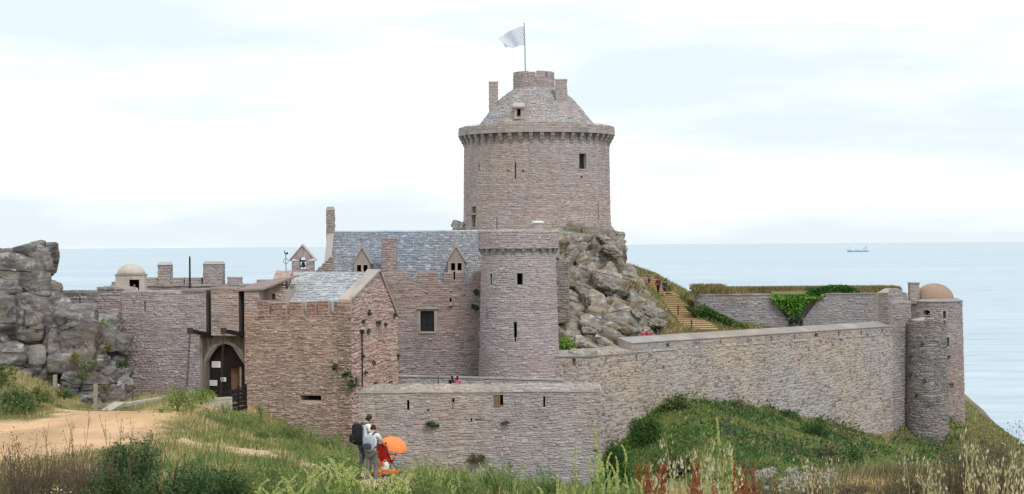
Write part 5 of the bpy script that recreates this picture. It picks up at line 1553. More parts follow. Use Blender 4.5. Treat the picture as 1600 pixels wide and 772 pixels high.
# ------------------------------------------------------------------ ruined half-round buttress
BR = 30 * 157.0 / FPX
BC = Cyl(1446, 157.5, BR, lambda v: BR + max(0, 22.5 - v) * .02)
but = empty('ruined_buttress', (BC.cx, BC.cy, 12), 'dark half-round buttress tower with a broken top in front of the domed turret', 'buttress')
bt0 = BC.z(1446, 499)
full = PI * BR
def btop(u):
    return bt0 + .18 * math.sin(u * 2.1) + (.42 if -.1 < u < .9 else 0) - (.5 if u < -1.6 else 0) - (.25 if u > 1.6 else 0)
core(BC.S, -full, full, 7, bt0 - .55, [], 1.0, but, M['mortar_grey'], us=[-full + 2 * full * i / 40 for i in range(41)], vs=[10, 14, 18, 21], closed=True)
mb = MB(); mb.lathe(BC.cx, BC.cy, [(BR - .1, bt0 - .6), (BR - .35, bt0 - .1), (.5, bt0 + .1), (.01, bt0 + .1)], 32); mb.build('rubble_top', M['mortar_grey'], but)
st = Stones(but, M['butt'])
st.wall(BC.S, -full * .65, full * .65, 8, bt0 + .6, [], L=(.18, .6), H=(.09, .2), prot=.06, gap=.02, wob=.08, top=btop, seed=71); st.build(100, 8)

# ------------------------------------------------------------------ domed turret
UR = 39.3 * 163 / FPX
ze = ZY(1462, 471.5, 160.7)
UC = Cyl(1462, 163.0, UR, lambda v: UR + max(0, ze - v) * .018)
tur = empty('domed_turret', (UC.cx, UC.cy, 9), 'round turret with an orange plastered dome and a square chimney above the sea', 'turret')
UH = []
for px, y0, y1, w in ((1447.5, 484.5, 497.5, 11), (1474.5, 486, 497.5, 4.5), (1478, 527, 541.5, 6), (1475.5, 578, 592, 3)):
    u = UC.u(px); hwid = w / 2 * 161 / FPX / max(.4, math.cos(UC.th(px)))
    UH.append((u - hwid, u + hwid, UC.z(px, y1), UC.z(px, y0)))
full = PI * UR
core(UC.S, -full, full, 4, ze - .05, UH, .7, tur, M['mortar_grey'], us=[-full + 2 * full * i / 44 for i in range(45)], vs=[8, 12, 16, 20], closed=True)
for h in UH: niche(UC.S, h, .9, tur, 'window_recess')
surround(UC.S, UH[0], tur, .12, .03, sill=False, mat=M['turret']); surround(UC.S, UH[1], tur, .1, .03, sill=False); surround(UC.S, UH[2], tur, .1, .03, sill=False)
a0 = UH[0]; mb = MB(); cxu = (a0[0] + a0[1]) / 2; rw = (a0[1] - a0[0]) / 2
for s_ in (-1, 1):                                # rounded shoulders of the arched window
    mb.add([UC.S(cxu + s_ * rw * 1.02, a0[3] + .01, .0)] + [UC.S(cxu + s_ * rw * math.cos(q), a0[3] - rw * .8 + rw * .8 * math.sin(q), .0) for q in [PI / 2 * i / 6 for i in range(7)]], [tuple(range(8))])
mb.build('window_arch', M['turret'], tur)
st = Stones(tur, M['turret'])
st.wall(UC.S, -full * .62, full * .62, 6, ze - .05, [(h[0] - .12, h[1] + .12, h[2] - .05, h[3] + .12) for h in UH[:3]] + UH[3:], L=(.18, .5), H=(.09, .2), prot=.035, seed=81); st.build(100, 8)
mb = MB(); mb.lathe(UC.cx, UC.cy, [(UR - .1, ze - .06), (UR + .1, ze - .05), (UR + .12, ze + .03), (UR - .35, ze + .22), (UR * .72, ze + .28)], 44); mb.build('eave', M['cap'], tur)
dc = P(1459.5, 460, 163); dR = 30.5 * 163 / FPX; dH = (470.5 - 445) * 163 / FPX
mb = MB(); mb.lathe(dc.x, dc.y, [(dR * math.cos(a), ze + .12 + dH * math.sin(a)) for a in [PI / 2 * i / 12 for i in range(12)]] + [(.02, ze + .12 + dH)], 40); mb.build('dome', M['dome_orange'], tur, True)
TPl = Pl((0, 161.8), (1, 0))
st = Stones(tur, M['turret'])
block(st, TPl, TPl.u(1422), TPl.u(1436.5), -.8, 0, ze - .2, TPl.z(1429, 443.5), M['mortar_grey'], tur, 'chimney', L=(.2, .45), H=(.1, .2), prot=.025); st.build(0)
mb = MB(); mb.pbox(TPl, TPl.u(1421.3), TPl.u(1437.2), -.85, .05, TPl.z(1429, 443.5), TPl.z(1429, 441.5)); mb.build('chimney_cap', M['turret'], tur)

# ------------------------------------------------------------------ battery rampart behind the long wall
GW = Pl((XY(1090, 174), 174.0), (1, .01))
bat = empty('battery_rampart', GW.pt(10, 0, 21.5), 'grey stone battery rampart with a splayed embrasure and a grassy top', 'rampart')
vu, vz = GW.u, GW.z
zt_, zb_ = vz(1240, 460.5), 20.5
pl_ = [(vu(1086), vu(1204), vu(1229)), (vu(1256), None, vu(1412))]
st = Stones(bat, M['battery'])
a, b2, c2 = vu(1096), vu(1203), vu(1232); ze_ = vz(1230, 503)
mb = MB(); mb.prism([GW.S(a, zb_, 0), GW.S(c2, zb_, 0), GW.S(c2, ze_, 0), GW.S(b2, zt_, 0), GW.S(a, zt_, 0)], (0, 6, 0)); mb.build('wall', M['mortar_grey'], bat)
st.wall(GW.S, a, c2, zb_, zt_, [], L=(.2, .6), H=(.1, .22), prot=.04, left=lambda v: (a, b2 + (c2 - b2) * (zt_ - v) / (zt_ - ze_)), seed=91)
a, b3, c3 = vu(1253), vu(1284), vu(1418)
mb = MB(); mb.prism([GW.S(a, zb_, 0), GW.S(c3, zb_, 0), GW.S(c3, zt_, 0), GW.S(b3, zt_, 0), GW.S(a, ze_, 0)], (0, 6, 0)); mb.build('wall', M['mortar_grey'], bat)
st.wall(GW.S, a, c3, zb_, zt_, [], L=(.2, .6), H=(.1, .22), prot=.04, left=lambda v: (b3 - (b3 - a) * (zt_ - v) / (zt_ - ze_), c3), seed=92)
mb = MB(); mb.box(GW.S(c2, 0, 0)[0] - 1.8, GW.S(a, 0, 0)[0] + 2, 174.9, 175.6, zb_, zt_ - .25); mb.build('embrasure_back', M['battery'], bat)
# rounded left shoulder
ECy = Cyl(1100, 174.9, .95)
mb = MB(); mb.lathe(ECy.cx, ECy.cy, [(.95, zb_), (.95, zt_)], 24); mb.build('wall', M['mortar_grey'], bat)
st.wall(ECy.S, -2.6, 1.2, zb_, zt_, [], L=(.2, .5), H=(.1, .22), prot=.04, seed=93, big=False)
st.build(120, 8)
k = 0; u = vu(1092)
while u < vu(1410):
    l = random.uniform(.5, 1.2)
    if not (vu(1204) < u < vu(1283)):
        mb = MB(); mb.pbox(GW, u, u + l - .03, -.9, .1, zt_ + .002, zt_ + random.uniform(.08, .16)); mb.build('coping_stone', M['cap'] if random.random() < .4 else M['battery'], bat)
    u += l
mb = MB(); mb.hexa([GW.pt(vu(1084), -.3, zt_ + .02), GW.pt(vu(1412), -.3, zt_ + .02), GW.pt(vu(1412), -6, zt_ + .02), GW.pt(vu(1084), -6, zt_ + .02), GW.pt(vu(1092), -1.2, zt_ + .45), GW.pt(vu(1406), -1.2, zt_ + .45), GW.pt(vu(1406), -5, zt_ + .5), GW.pt(vu(1092), -5, zt_ + .5)]); mb.build('earth_top', tm if False else M['earth'] if 'earth' in M else M['timber'], bat)

# ------------------------------------------------------------------ earth stairway
sw = empty('stairway', P(1098, 515, 165), 'long earth stairway with timber risers climbing to the keep', 'stairs')
NS = 25
for i in range(NS):
    k = i / (NS - 1)
    Y = 165 + 22 * k; px = 1099 + (1013 - 1099) * k ** .93; py = 514 + (434 - 514) * k
    w = 1.4 - .75 * k
    p = P(px, py, Y); z = p.z; dY = 22 / (NS - 1)
    sk = -.35
    mb = MB(); x0, x1 = p.x - w, p.x + w
    j = random.uniform(-.06, .06)
    mb.hexa([(x0 + j, Y + .07, z - .5), (x1 + j, Y + .07, z - .5), (x1 + j, Y + dY + .2, z - .5), (x0 + j, Y + dY + .2, z - .5), (x0 + j, Y + .07, z), (x1 + j, Y + .07, z), (x1 + j, Y + dY + .2, z + .01), (x0 + j, Y + dY + .2, z + .01)])
    s_ = mb.build('step', M['sand'], sw)
    mb = MB(); mb.box(x0 + j, x1 + j, Y, Y + .065, z - .3, z - .012); mb.build('riser', M['timber'], s_)
for px, y0, y1, Y in ((1080.5, 500, 514, 165.0), (1059.5, 477, 490, 170.5)):
    a, b2 = P(px, y1 + 2, Y), P(px, y0, Y)
    mb = MB(); mb.tube([a, b2], .06, 6)
    tag(mb.build('stair_post', M['wood_dark']), 'short dark post beside the earth stairway, ' + ('next to its lowest steps' if y0 == 500 else 'halfway up'), 'post', 'posts by the stairway')

# ------------------------------------------------------------------ cargo ship
sY = 5600.0
zs = 0
cx_ = XY(1340, sY); k = sY / FPX
ship = empty('cargo_ship', (cx_, sY, 0), 'small grey blue cargo ship far out on the sea', 'ship')
def sx(px): return XY(px, sY)
mb = MB()
hullp = [(1323, 6.6), (1329, 7.2), (1331, 4.6), (1351, 4.2), (1352, 5.2), (1357, 5.4), (1356.5, 0), (1326, 0)]
mb.prism([(sx(a) , sY - 6, h * .8) for a, h in hullp], (0, 13, 0)); mb.build('hull', M['ship'], ship)
mb = MB(); mb.box(sx(1349.5), sx(1355), sY - 5, sY + 5, 4.2, 10.5); mb.box(sx(1350), sx(1354), sY - 4, sY + 4, 10.51, 13); mb.build('deckhouse', M['ship_white_hazed'], ship)
mb = MB(); mb.box(sx(1352), sx(1353.4), sY - 1.5, sY + 1.5, 13, 17); mb.build('funnel', M['ship'], ship)
for px in (1328, 1340):
    mb = MB(); mb.tube([(sx(px), sY, 4), (sx(px), sY, 15 if px < 1330 else 9)], .5, 6); mb.build('mast', M['ship'], ship)
for q in range(3):
    mb = MB(); mb.box(sx(1333 + q * 5.2), sx(1337.6 + q * 5.2), sY - 4.5, sY + 4.5, 3.2, 4.6); mb.build('hatch_cover', M['ship'], ship)
def nth(n):
    w = 'first second third fourth fifth sixth seventh eighth ninth tenth eleventh twelfth'.split()
    if n <= 12: return w[n - 1]
    return str(n) + ('th' if 10 < n % 100 < 20 else {1: 'st', 2: 'nd', 3: 'rd'}.get(n % 10, 'th'))
# ------------------------------------------------------------------ rocks
def rock_mat(name, cols, lichen, ochre):
  rm, t, b = new_mat(name, 0.9, 0.2)
  g = N(t, 'ShaderNodeNewGeometry'); oi = N(t, 'ShaderNodeObjectInfo')
  pos = g.outputs['Position']
  mp = N(t, 'ShaderNodeMapping'); mp.inputs['Rotation'].default_value = (0.3, .75, 0.2); mp.inputs['Scale'].default_value = (1, 1, 3.2)
  t.links.new(pos, mp.inputs['Vector'])
  a1 = noise(t, 0.9, 8, .68, mp.outputs[0]); a2 = noise(t, .35, 5, .6, pos); a3 = noise(t, 5.0, 6, .72, pos); a4 = noise(t, 1.7, 6, .7, pos)
  cc = ramp(t, [hexc(q) for q in cols]); t.links.new(rng(t, a1.outputs['Fac'], .28, .72), cc.inputs[0])
  c = mixc(t, 'MIX', rng(t, a2.outputs['Fac'], .5, .7, 0, .55), cc.outputs[0], hexc('857468'))
  c = mixc(t, 'MIX', rng(t, a4.outputs['Fac'], .56, .64, 0, lichen), c, hexc('c9c5bc'))
  og = noise(t, .6, 5, .65, mp.outputs[0])
  c = mixc(t, 'MIX', rng(t, og.outputs['Fac'], .54, .66, 0, ochre), c, hexc('96743f'))
  c = mixc(t, 'MULTIPLY', .75, c, mixc(t, 'MIX', a3.outputs['Fac'], (.45, .45, .46), (1.5, 1.5, 1.48)))
  vd = N(t, 'ShaderNodeMixRGB'); vd.inputs[0].default_value = .35; t.links.new(mp.outputs[0], vd.inputs[1]); t.links.new(a2.outputs['Color'], vd.inputs[2])
  vo = N(t, 'ShaderNodeTexVoronoi', feature='DISTANCE_TO_EDGE'); vo.inputs['Scale'].default_value = .3; t.links.new(vd.outputs[0], vo.inputs['Vector'])
  cm = rng(t, noise(t, .5, 3, .5, pos).outputs['Fac'], .45, .6, 1, 0)
  ck0 = N(t, 'ShaderNodeMath', operation='MAXIMUM'); t.links.new(rng(t, vo.outputs['Distance'], .0, .022), ck0.inputs[0]); t.links.new(cm, ck0.inputs[1])
  ck = ck0.outputs[0]
  c = mixc(t, 'MULTIPLY', 1.0, c, mixc(t, 'MIX', ck, (.38, .37, .36), (1, 1, 1)))
  hs = N(t, 'ShaderNodeHueSaturation'); t.links.new(c, hs.inputs['Color']); t.links.new(rng(t, oi.outputs['Random'], 0, 1, .78, 1.18), hs.inputs['Value'])
  t.links.new(hs.outputs[0], b.inputs['Base Color'])
  bp = N(t, 'ShaderNodeBump'); bp.inputs['Strength'].default_value = .8; bp.inputs['Distance'].default_value = .15
  t.links.new(a1.outputs['Fac'], bp.inputs['Height'])
  bp3 = N(t, 'ShaderNodeBump'); bp3.inputs['Strength'].default_value = .9; bp3.inputs['Distance'].default_value = .12; t.links.new(ck, bp3.inputs['Height']); t.links.new(bp.outputs[0], bp3.inputs['Normal'])
  bp2 = N(t, 'ShaderNodeBump'); bp2.inputs['Strength'].default_value = .7; bp2.inputs['Distance'].default_value = .05
  t.links.new(a3.outputs['Fac'], bp2.inputs['Height']); t.links.new(bp3.outputs[0], bp2.inputs['Normal']); t.links.new(bp2.outputs[0], b.inputs['Normal'])
  return rm
M['rock'] = rock_mat('grey_rock', ['3f3d3f', '686567', '87837f', 'a9a49d'], .6, .25)
M['crag'] = rock_mat('crag_rock', ['4d4946', '7b7670', '99938a', 'b9b2a8'], .7, .8)
_ico = {}
def ico(k):
    if k not in _ico:
        bm = bmesh.new(); bmesh.ops.create_icosphere(bm, subdivisions=k, radius=1)
        _ico[k] = (np.array([v.co[:] for v in bm.verts]), np.array([[v.index for v in f.verts] for f in bm.faces])); bm.free()
    return _ico[k]
def boulder(c, s, seed, rot=(0, 0, 0), parent=None, res=5, planes=18, rough=.10, name='boulder', mat=None, lo=.62, box=0.0, frac=1.0):
    r = np.random.RandomState(seed)
    D, Fc = ico(res)
    n = r.normal(size=(planes, 3)); n /= np.linalg.norm(n, axis=1)[:, None]
    d = r.uniform(lo, 1.0, planes)
    if box:                                      # roughly squared block: six tilted faces
        ax = np.array([[1, 0, 0], [-1, 0, 0], [0, 1, 0], [0, -1, 0], [0, 0, 1], [0, 0, -1.]]) + r.normal(size=(6, 3)) * .16
        ax /= np.linalg.norm(ax, axis=1)[:, None]
        n = np.concatenate([n, ax]); d = np.concatenate([np.maximum(d, box + .12), r.uniform(box, box + .14, 6)])
    dot = D @ n.T
    rad = np.where(dot > .05, d[None] / np.maximum(dot, .05), 9.0)
    rad = np.minimum(rad, 1.25)
    k = 110.0
    rr = -np.log(np.exp(-k * rad).sum(1)) / k
    V = D * rr[:, None] * np.array(s)
    R = np.array(Euler(rot).to_matrix())
    V = V @ R.T + np.array(c)
    sz = float(np.mean(s))
    nrm = D @ R.T
    f1 = fbm(V[:, 0] * 1.1 / max(.6, sz * .5) + seed, V[:, 1] * 1.1 / max(.6, sz * .5), V[:, 2] * 1.6 / max(.6, sz * .5), 4)
    rid = 1 - np.abs(2 * fbm(V[:, 0] * .9 + seed * 3, V[:, 1] * .9, (V[:, 2] + V[:, 0] * .6) * 1.5, 4) - 1)
    f2 = fbm(V[:, 0] * 4, V[:, 1] * 4, V[:, 2] * 6, 3)
    cs = r.uniform(-1, 1, (int(26 * frac), 3)) * np.array(s) * 1.1 @ R.T + np.array(c)      # broken along random joints
    am = np.array([1, 1, 1.6]); dd_ = np.sqrt((((V[:, None] - cs[None]) * am) ** 2).sum(-1)); cell = dd_.argmin(1); ds_ = np.partition(dd_, 1, axis=1); gap_ = ds_[:, 1] - ds_[:, 0]
    off = r.uniform(-1, .6, len(cs)) * .075 * min(sz, 2.0)
    tiltv = r.normal(size=(len(cs), 3)) * .14
    V = V + nrm * (off[cell] + ((V - cs[cell]) * tiltv[cell]).sum(1) - .13 * min(sz, 1.6) * np.clip(1 - gap_ / .16, 0, 1))[:, None]
    V = V + nrm * (((f1 - .5) * 2.2 * rough * sz) - (np.clip(rid - .86, 0, 1) * 2.6 * rough * sz) + (f2 - .5) * .09)[:, None]
    o = npmesh(name, V, Fc, mat or M['rock'], parent)
    return o
def px_boulder(px, py, Y, wpx, hpx, dep, seed, rot=(0, 0, 0), parent=None, **kw):
    p = P(px, py, Y); k = Y / FPX
    return boulder(tuple(p), (wpx * k / 2 * 1.12, dep, hpx * k / 2 * 1.12), seed, rot, parent, **kw)
left = empty('rock_pillar', P(40, 560, 114), 'tall grey rock outcrop standing left of the gatehouse, higher than the wall', 'rock outcrop')
for i, a in enumerate([(34, 458, 114.5, 92, 150, 2.2, 4, (0, .03, .1)), (46, 408, 114.4, 70, 44, 1.8, 9, (0, .02, .2)), (8, 452, 113.6, 70, 90, 1.8, 15, (0, -.04, .1)), (60, 440, 114.2, 44, 92, 1.6, 17, (0, -.03, .2)), (80, 470, 114.6, 36, 58, 1.2, 12, (0, .05, .3)),
                       (30, 520, 113, 130, 130, 2.0, 23, (0, .1, .1)), (-20, 520, 111.5, 90, 120, 2.0, 31, (0, 0, .3)), (84, 522, 114, 64, 120, 1.6, 37, (0, -.06, .5)), (50, 500, 112.6, 60, 70, 1.4, 39, (0, .2, .1)), (88, 572, 112.5, 50, 60, 1.2, 41, (0, .1, .2)), (45, 575, 111.5, 80, 60, 1.4, 43, (0, .1, .2)), (0, 555, 110.5, 70, 50, 1.2, 47), (-50, 470, 114, 90, 120, 2.5, 53)]):
    px_boulder(*a[:7], a[7] if len(a) > 7 else (0, 0, 0), parent=left, rough=.045, planes=9, lo=.86, box=.8, frac=.4)
low_ = empty('rock_cluster', P(150, 630, 110), 'dark tumbled boulders piled against the left end of the gatehouse wall', 'rocks')
for a in [(120, 532, 111.6, 84, 112, 1.5, 61, (0, .18, .1)), (170, 520, 114.5, 52, 70, 1.2, 66, (0, -.2, .3)), (182, 548, 113.8, 44, 56, 1.1, 71, (0, .3, .2)), (150, 560, 112.2, 46, 54, 1.0, 73, (0, -.3, .4)), (178, 590, 112.6, 56, 52, 1.1, 79, (0, .2, .1)),
          (140, 602, 110.6, 62, 50, 1.1, 83, (0, .1, .5)), (176, 622, 109.5, 52, 40, .9, 89, (0, -.1, .2)), (140, 628, 108.5, 40, 26, .7, 97), (195, 614, 110.8, 28, 50, .7, 101, (0, .1, .1)), (112, 600, 110.2, 40, 46, .9, 103, (0, .2, .1)), (162, 500, 115.4, 50, 34, .9, 107), (160, 640, 107, 30, 14, .5, 109)]:
    px_boulder(*a[:7], a[7] if len(a) > 7 else (0, 0, 0), parent=low_, rough=.06, planes=9, lo=.74, box=.68, frac=.4)
crag = empty('rock_crag', P(930, 550, 152), 'steep grey and ochre rock crag carrying the keep, right of the round tower', 'rock outcrop')
tilt = (0.1, .55, .1)
for a in [(892, 395, 166, 66, 84, 2.2, 201, (0, .25, .2)), (938, 398, 168, 56, 90, 2.2, 205, (0, .25, .3)), (905, 385, 165.4, 40, 60, 1.3, 207, (0, .5, .2)), (880, 420, 164, 40, 60, 1.4, 209, (0, .3, .2)), (915, 425, 164, 52, 54, 1.6, 211, (0, .6, .2)), (948, 420, 166.5, 40, 60, 1.6, 213, (0, .4, .4)),
          (900, 452, 160.6, 66, 40, 1.6, 215, tilt), (945, 452, 161.6, 70, 44, 1.8, 217, tilt), (980, 462, 163.4, 62, 40, 1.6, 219, tilt), (880, 470, 158.2, 56, 46, 1.5, 221, tilt), (925, 482, 157.2, 74, 40, 1.7, 223, tilt), (968, 486, 159, 72, 44, 1.7, 225, tilt), (1000, 490, 161, 40, 30, 1.3, 227, tilt),
          (890, 508, 154, 70, 44, 1.6, 229, (0, .3, .1)), (930, 516, 153.2, 70, 48, 1.6, 231, tilt), (968, 518, 154, 60, 46, 1.5, 233, tilt), (900, 540, 151, 60, 40, 1.4, 235, tilt), (945, 545, 151, 66, 40, 1.4, 237, tilt), (985, 530, 155.4, 40, 34, 1.2, 239, tilt), (875, 535, 151.4, 40, 50, 1.2, 241), (862, 430, 163, 40, 60, 1.2, 243),
          (1015, 478, 166, 50, 20, 1.2, 245, tilt), (1030, 490, 166.6, 22, 16, .6, 247, tilt), (960, 380, 170.4, 26, 50, 1.2, 249, (0, .3, 0)), (870, 375, 166.2, 34, 40, 1.2, 251), (915, 545, 149.6, 50, 34, 1.2, 253, tilt), (985, 505, 157.6, 52, 34, 1.3, 255, tilt), (1000, 512, 158.5, 46, 26, 1.2, 257, tilt), (988, 450, 166.5, 50, 30, 1.3, 259, tilt), (1008, 470, 165.5, 50, 22, 1.2, 261, tilt), (1012, 498, 161.5, 36, 24, 1.0, 263, tilt), (965, 398, 171, 24, 40, 1.2, 265, (0, .4, 0)), (975, 425, 168.5, 44, 34, 1.4, 267, tilt), (955, 505, 155.6, 60, 40, 1.5, 269, tilt), (935, 440, 163, 56, 40, 1.5, 271, tilt), (895, 475, 157.6, 60, 36, 1.5, 273, tilt), (905, 400, 167.0, 108, 128, 2.0, 281, (0, .2, 0)), (944, 412, 169.0, 78, 118, 2.0, 283, (0, .3, 0)), (905, 452, 161.6, 112, 78, 2.2, 285, tilt), (960, 465, 162.4, 118, 76, 2.2, 287, tilt), (895, 505, 155.6, 96, 78, 2.0, 289, tilt), (955, 510, 156, 130, 74, 2.2, 291, tilt), (1000, 488, 161.0, 76, 54, 1.8, 293, tilt), (900, 545, 151.8, 116, 56, 2.0, 295, tilt), (965, 545, 152.4, 104, 50, 1.8, 297, tilt), (1000, 478, 161.5, 60, 34, 1.4, 299, tilt), (1018, 500, 160.5, 46, 24, 1.1, 303, tilt), (985, 527, 155, 58, 30, 1.3, 305, tilt), (1004, 520, 157.4, 50, 26, 1.2, 307, tilt), (985, 440, 165.6, 56, 34, 1.4, 309, tilt)]:
    px_boulder(*a[:7], a[7] if len(a) > 7 else (0, 0, 0), parent=crag, mat=M['crag'], rough=.10, planes=11, res=5, lo=.68, box=.62, frac=1.6 if a[3] > 74 else .8)
rc = np.random.RandomState(77)
for i in range(20):                               # smaller blocks filling the face
    while True:
        px, py = rc.uniform(868, 1005), rc.uniform(372, 556)
        if 868 < px < 962 + (py - 400) * .36 and py < 560: break
    Y = 168.5 - (py - 365) / 185 * 19 - rc.uniform(.0, .6)
    px_boulder(px, py, Y, rc.uniform(26, 62), rc.uniform(13, 30), rc.uniform(.8, 1.4), 400 + i, (rc.uniform(-.2, .2), rc.uniform(.45, .85), rc.uniform(-.3, .3)), crag, mat=M['crag'], rough=.10, planes=9, res=4, lo=.6, box=.55)
# masonry pier between the round tower and the crag
RPi = Pl((XY(876, 150), 150.0), (1, .1))
rbl = empty('rubble_pier', RPi.pt(0, 0, RPi.z(876, 500)), 'rough rubble pier between the round tower and the crag', 'wall')
st = Stones(rbl, M['butt'])
block(st, RPi, RPi.u(858), RPi.u(889), -2, 0, RPi.z(876, 505), RPi.z(876, 408), M['mortar'], rbl, 'wall', L=(.15, .4), H=(.12, .24), prot=.06); st.build(40, 6)
t = empty('loose_rock', P(715, 352, 172), 'pale rock lump beside the foot of the keep above the slate roof', 'rock')
px_boulder(716, 355, 172, 22, 22, .8, 301, (0, 0, .3), t, res=4)

# ------------------------------------------------------------------ plants: leaves and blades
def pal(*hs): return np.array([hexc(h) for h in hs])
def pick(p, n, jit=.22):
    c = p[RS.randint(0, len(p), n)]
    return np.clip(c * (1 + RS.uniform(-jit, jit, (n, 1))) * (1 + RS.uniform(-.06, .06, (n, 3))), .004, .9)
def blades(name, pts, h, w, colr, lean=.45, parent=None, wind=(.12, 0), tip=None, lnk=True):
    """grass: each blade a bent three-piece strip"""
    n = len(pts); h = np.broadcast_to(h, (n,)); w = np.broadcast_to(w, (n,))
    a = RS.uniform(0, 2 * PI, n); l = RS.uniform(.05, lean, n) * h
    dx = np.cos(a) * l + wind[0] * h; dy = np.sin(a) * l + wind[1] * h
    b = RS.uniform(0, PI, n); sx = np.cos(b) * w / 2; sy = np.sin(b) * w / 2 * .6
    V = np.empty((n, 7, 3)); ks = (0, .45, .8)
    for i, k in enumerate(ks):
        q = k ** 1.8
        cx = pts[:, 0] + dx * q; cy = pts[:, 1] + dy * q; cz_ = pts[:, 2] + h * k * (1 - .15 * k)
        f = (1, .9, .55)[i]
        V[:, 2 * i] = np.stack([cx - sx * f, cy - sy * f, cz_], -1); V[:, 2 * i + 1] = np.stack([cx + sx * f, cy + sy * f, cz_], -1)
    V[:, 6] = np.stack([pts[:, 0] + dx, pts[:, 1] + dy, pts[:, 2] + h * .9], -1)
    T = np.array([[0, 1, 3], [0, 3, 2], [2, 3, 5], [2, 5, 4], [4, 5, 6]])
    F = (np.arange(n)[:, None, None] * 7 + T[None]).reshape(-1, 3)
    C = np.repeat(colr[:, None, :], 7, 1)
    if tip is not None:
        C[:, 4:] = tip[:, None, :]
    return npmesh(name, V.reshape(-1, 3), F, M['leaf'], parent, C.reshape(-1, 3), lnk=lnk)
def leaves(name, pts, size, colr, parent=None, asp=.5, up=0.0, lnk=True, nrm=None):
    """one kite-shaped leaf per point"""
    n = len(pts); size = np.broadcast_to(size, (n,))
    d = RS.normal(size=(n, 3)); d[:, 2] += up
    d /= np.linalg.norm(d, axis=1)[:, None]
    e = np.cross(d, RS.normal(size=(n, 3))); e /= np.linalg.norm(e, axis=1)[:, None] + 1e-9
    s = size[:, None]
    V = np.stack([pts - d * s * .5, pts + e * s * asp * .5, pts + d * s * .5, pts - e * s * asp * .5], 1)
    F = np.arange(n * 4).reshape(n, 4)
    return npmesh(name, V.reshape(-1, 3), F, M['leaf'], parent, np.repeat(colr, 4, 0), lnk=lnk)
def clump_pts(c, r, n, k=9, fill=.42):
    """points in an uneven cloud of k clumps"""
    c = np.array(c); r = np.array(r)
    d = RS.normal(size=(k, 3)); d /= np.linalg.norm(d, axis=1)[:, None]
    d[:, 2] = np.abs(d[:, 2]) * 1.1 - .4
    cc = d * RS.uniform(.35, .85, (k, 1)) * r
    w = RS.randint(0, k, n)
    q = RS.normal(size=(n, 3)); q /= np.linalg.norm(q, axis=1)[:, None]
    q *= (RS.uniform(0, 1, (n, 1)) ** .45) * fill * RS.uniform(.6, 1.15, (k, 1))[w]
    return c + cc[w] + q * r, w
def bush(name, label, cat, c, r, n, size, palette, group=None, k=10, asp=.5, stems=5, up=0.0, stemcol='5a4a38', fill=.45, low=.3):
    c = Vector(c)
    t = empty(name, c, label, cat, group)
    pts, w = clump_pts((c.x, c.y, c.z + r[2] * .4), r, n, k, fill)
    if low:
        nl = int(n * low); a_ = RS.uniform(0, 2 * PI, nl); q_ = np.sqrt(RS.uniform(0, 1, nl)) * .8
        pts[:nl] = np.stack([c.x + np.cos(a_) * q_ * r[0], c.y + np.sin(a_) * q_ * r[1], c.z + RS.uniform(-.05, .45, nl) * r[2]], -1)
    tint = RS.uniform(.75, 1.2, k)[w]
    colr = pick(palette, n) * tint[:, None]
    leaves('foliage', pts, RS.uniform(.6, 1.3, n) * size, colr, t, asp, up)
    mb = MB()
    for i in range(stems):
        a = RS.uniform(0, 2 * PI); e = RS.uniform(.3, .8)
        tip = c + Vector((math.cos(a) * r[0] * e, math.sin(a) * r[1] * e, r[2] * RS.uniform(.5, 1.1)))
        mb.tube([c - Vector((0, 0, .1)), c.lerp(tip, .5) + Vector((0, 0, .1 * r[2])), tip], [.02 + .02 * r[2], .015 + .01 * r[2], .006], 4)
    key = 'stem_' + stemcol
    if key not in M: M[key] = flat_mat(key, stemcol, stemcol, 10, .9, bump=0)
    mb.build('stem', M[key], t)
    return t
GREEN = pal('667a48', '728852', '56693e', '88985c', '5f7249')
LUSH = pal('56733a', '648444', '4a6632', '74904e')
DARKG = pal('3a5230', '45603a', '2f4628', '50703f', '5a7548')
STRAW = pal('b49f70', 'c6b284', 'a58c60', '9a8a58', 'cdbc92')
OLIVE = pal('7b7d48', '8a8850', '6a6f3e', '97905c')
BROWN = pal('7a6350', '8f7560', '6a5648', '9a8468')
PURPLE = pal('584a4c', '6a5a58', '4c4042', '75645c', '5f5a48')
IVY = pal('3f5a2c', '4d6b34', '355026', '5c7c3e')

# ground cover scattered with a density that falls with distance
def scatter(n, y0, y1, margin=60):
    y = np.exp(RS.uniform(math.log(y0), math.log(y1), n))
    x = RS.uniform(-(800 + margin) / FPX, (800 + margin) / FPX, n) * y
    return x, y
x, y = scatter(340000, 15, 118)
bare = poly_dist(x, y, PATH); trd = line_dist(x, y, TRAIL); br = line_dist(x, y, BRIDGE)
edge = (fbm(x * .6, y * .6, 5.0) - .5) * 2.0
keep_ = (bare > .15 + edge * .6) & (br > 1.5)
px0 = 800 + FPX * x / y
keep_ &= ~((px0 > 96) & (px0 < 265) & (y > 99.5) & (RS.uniform(0, 1, len(x)) < .9))
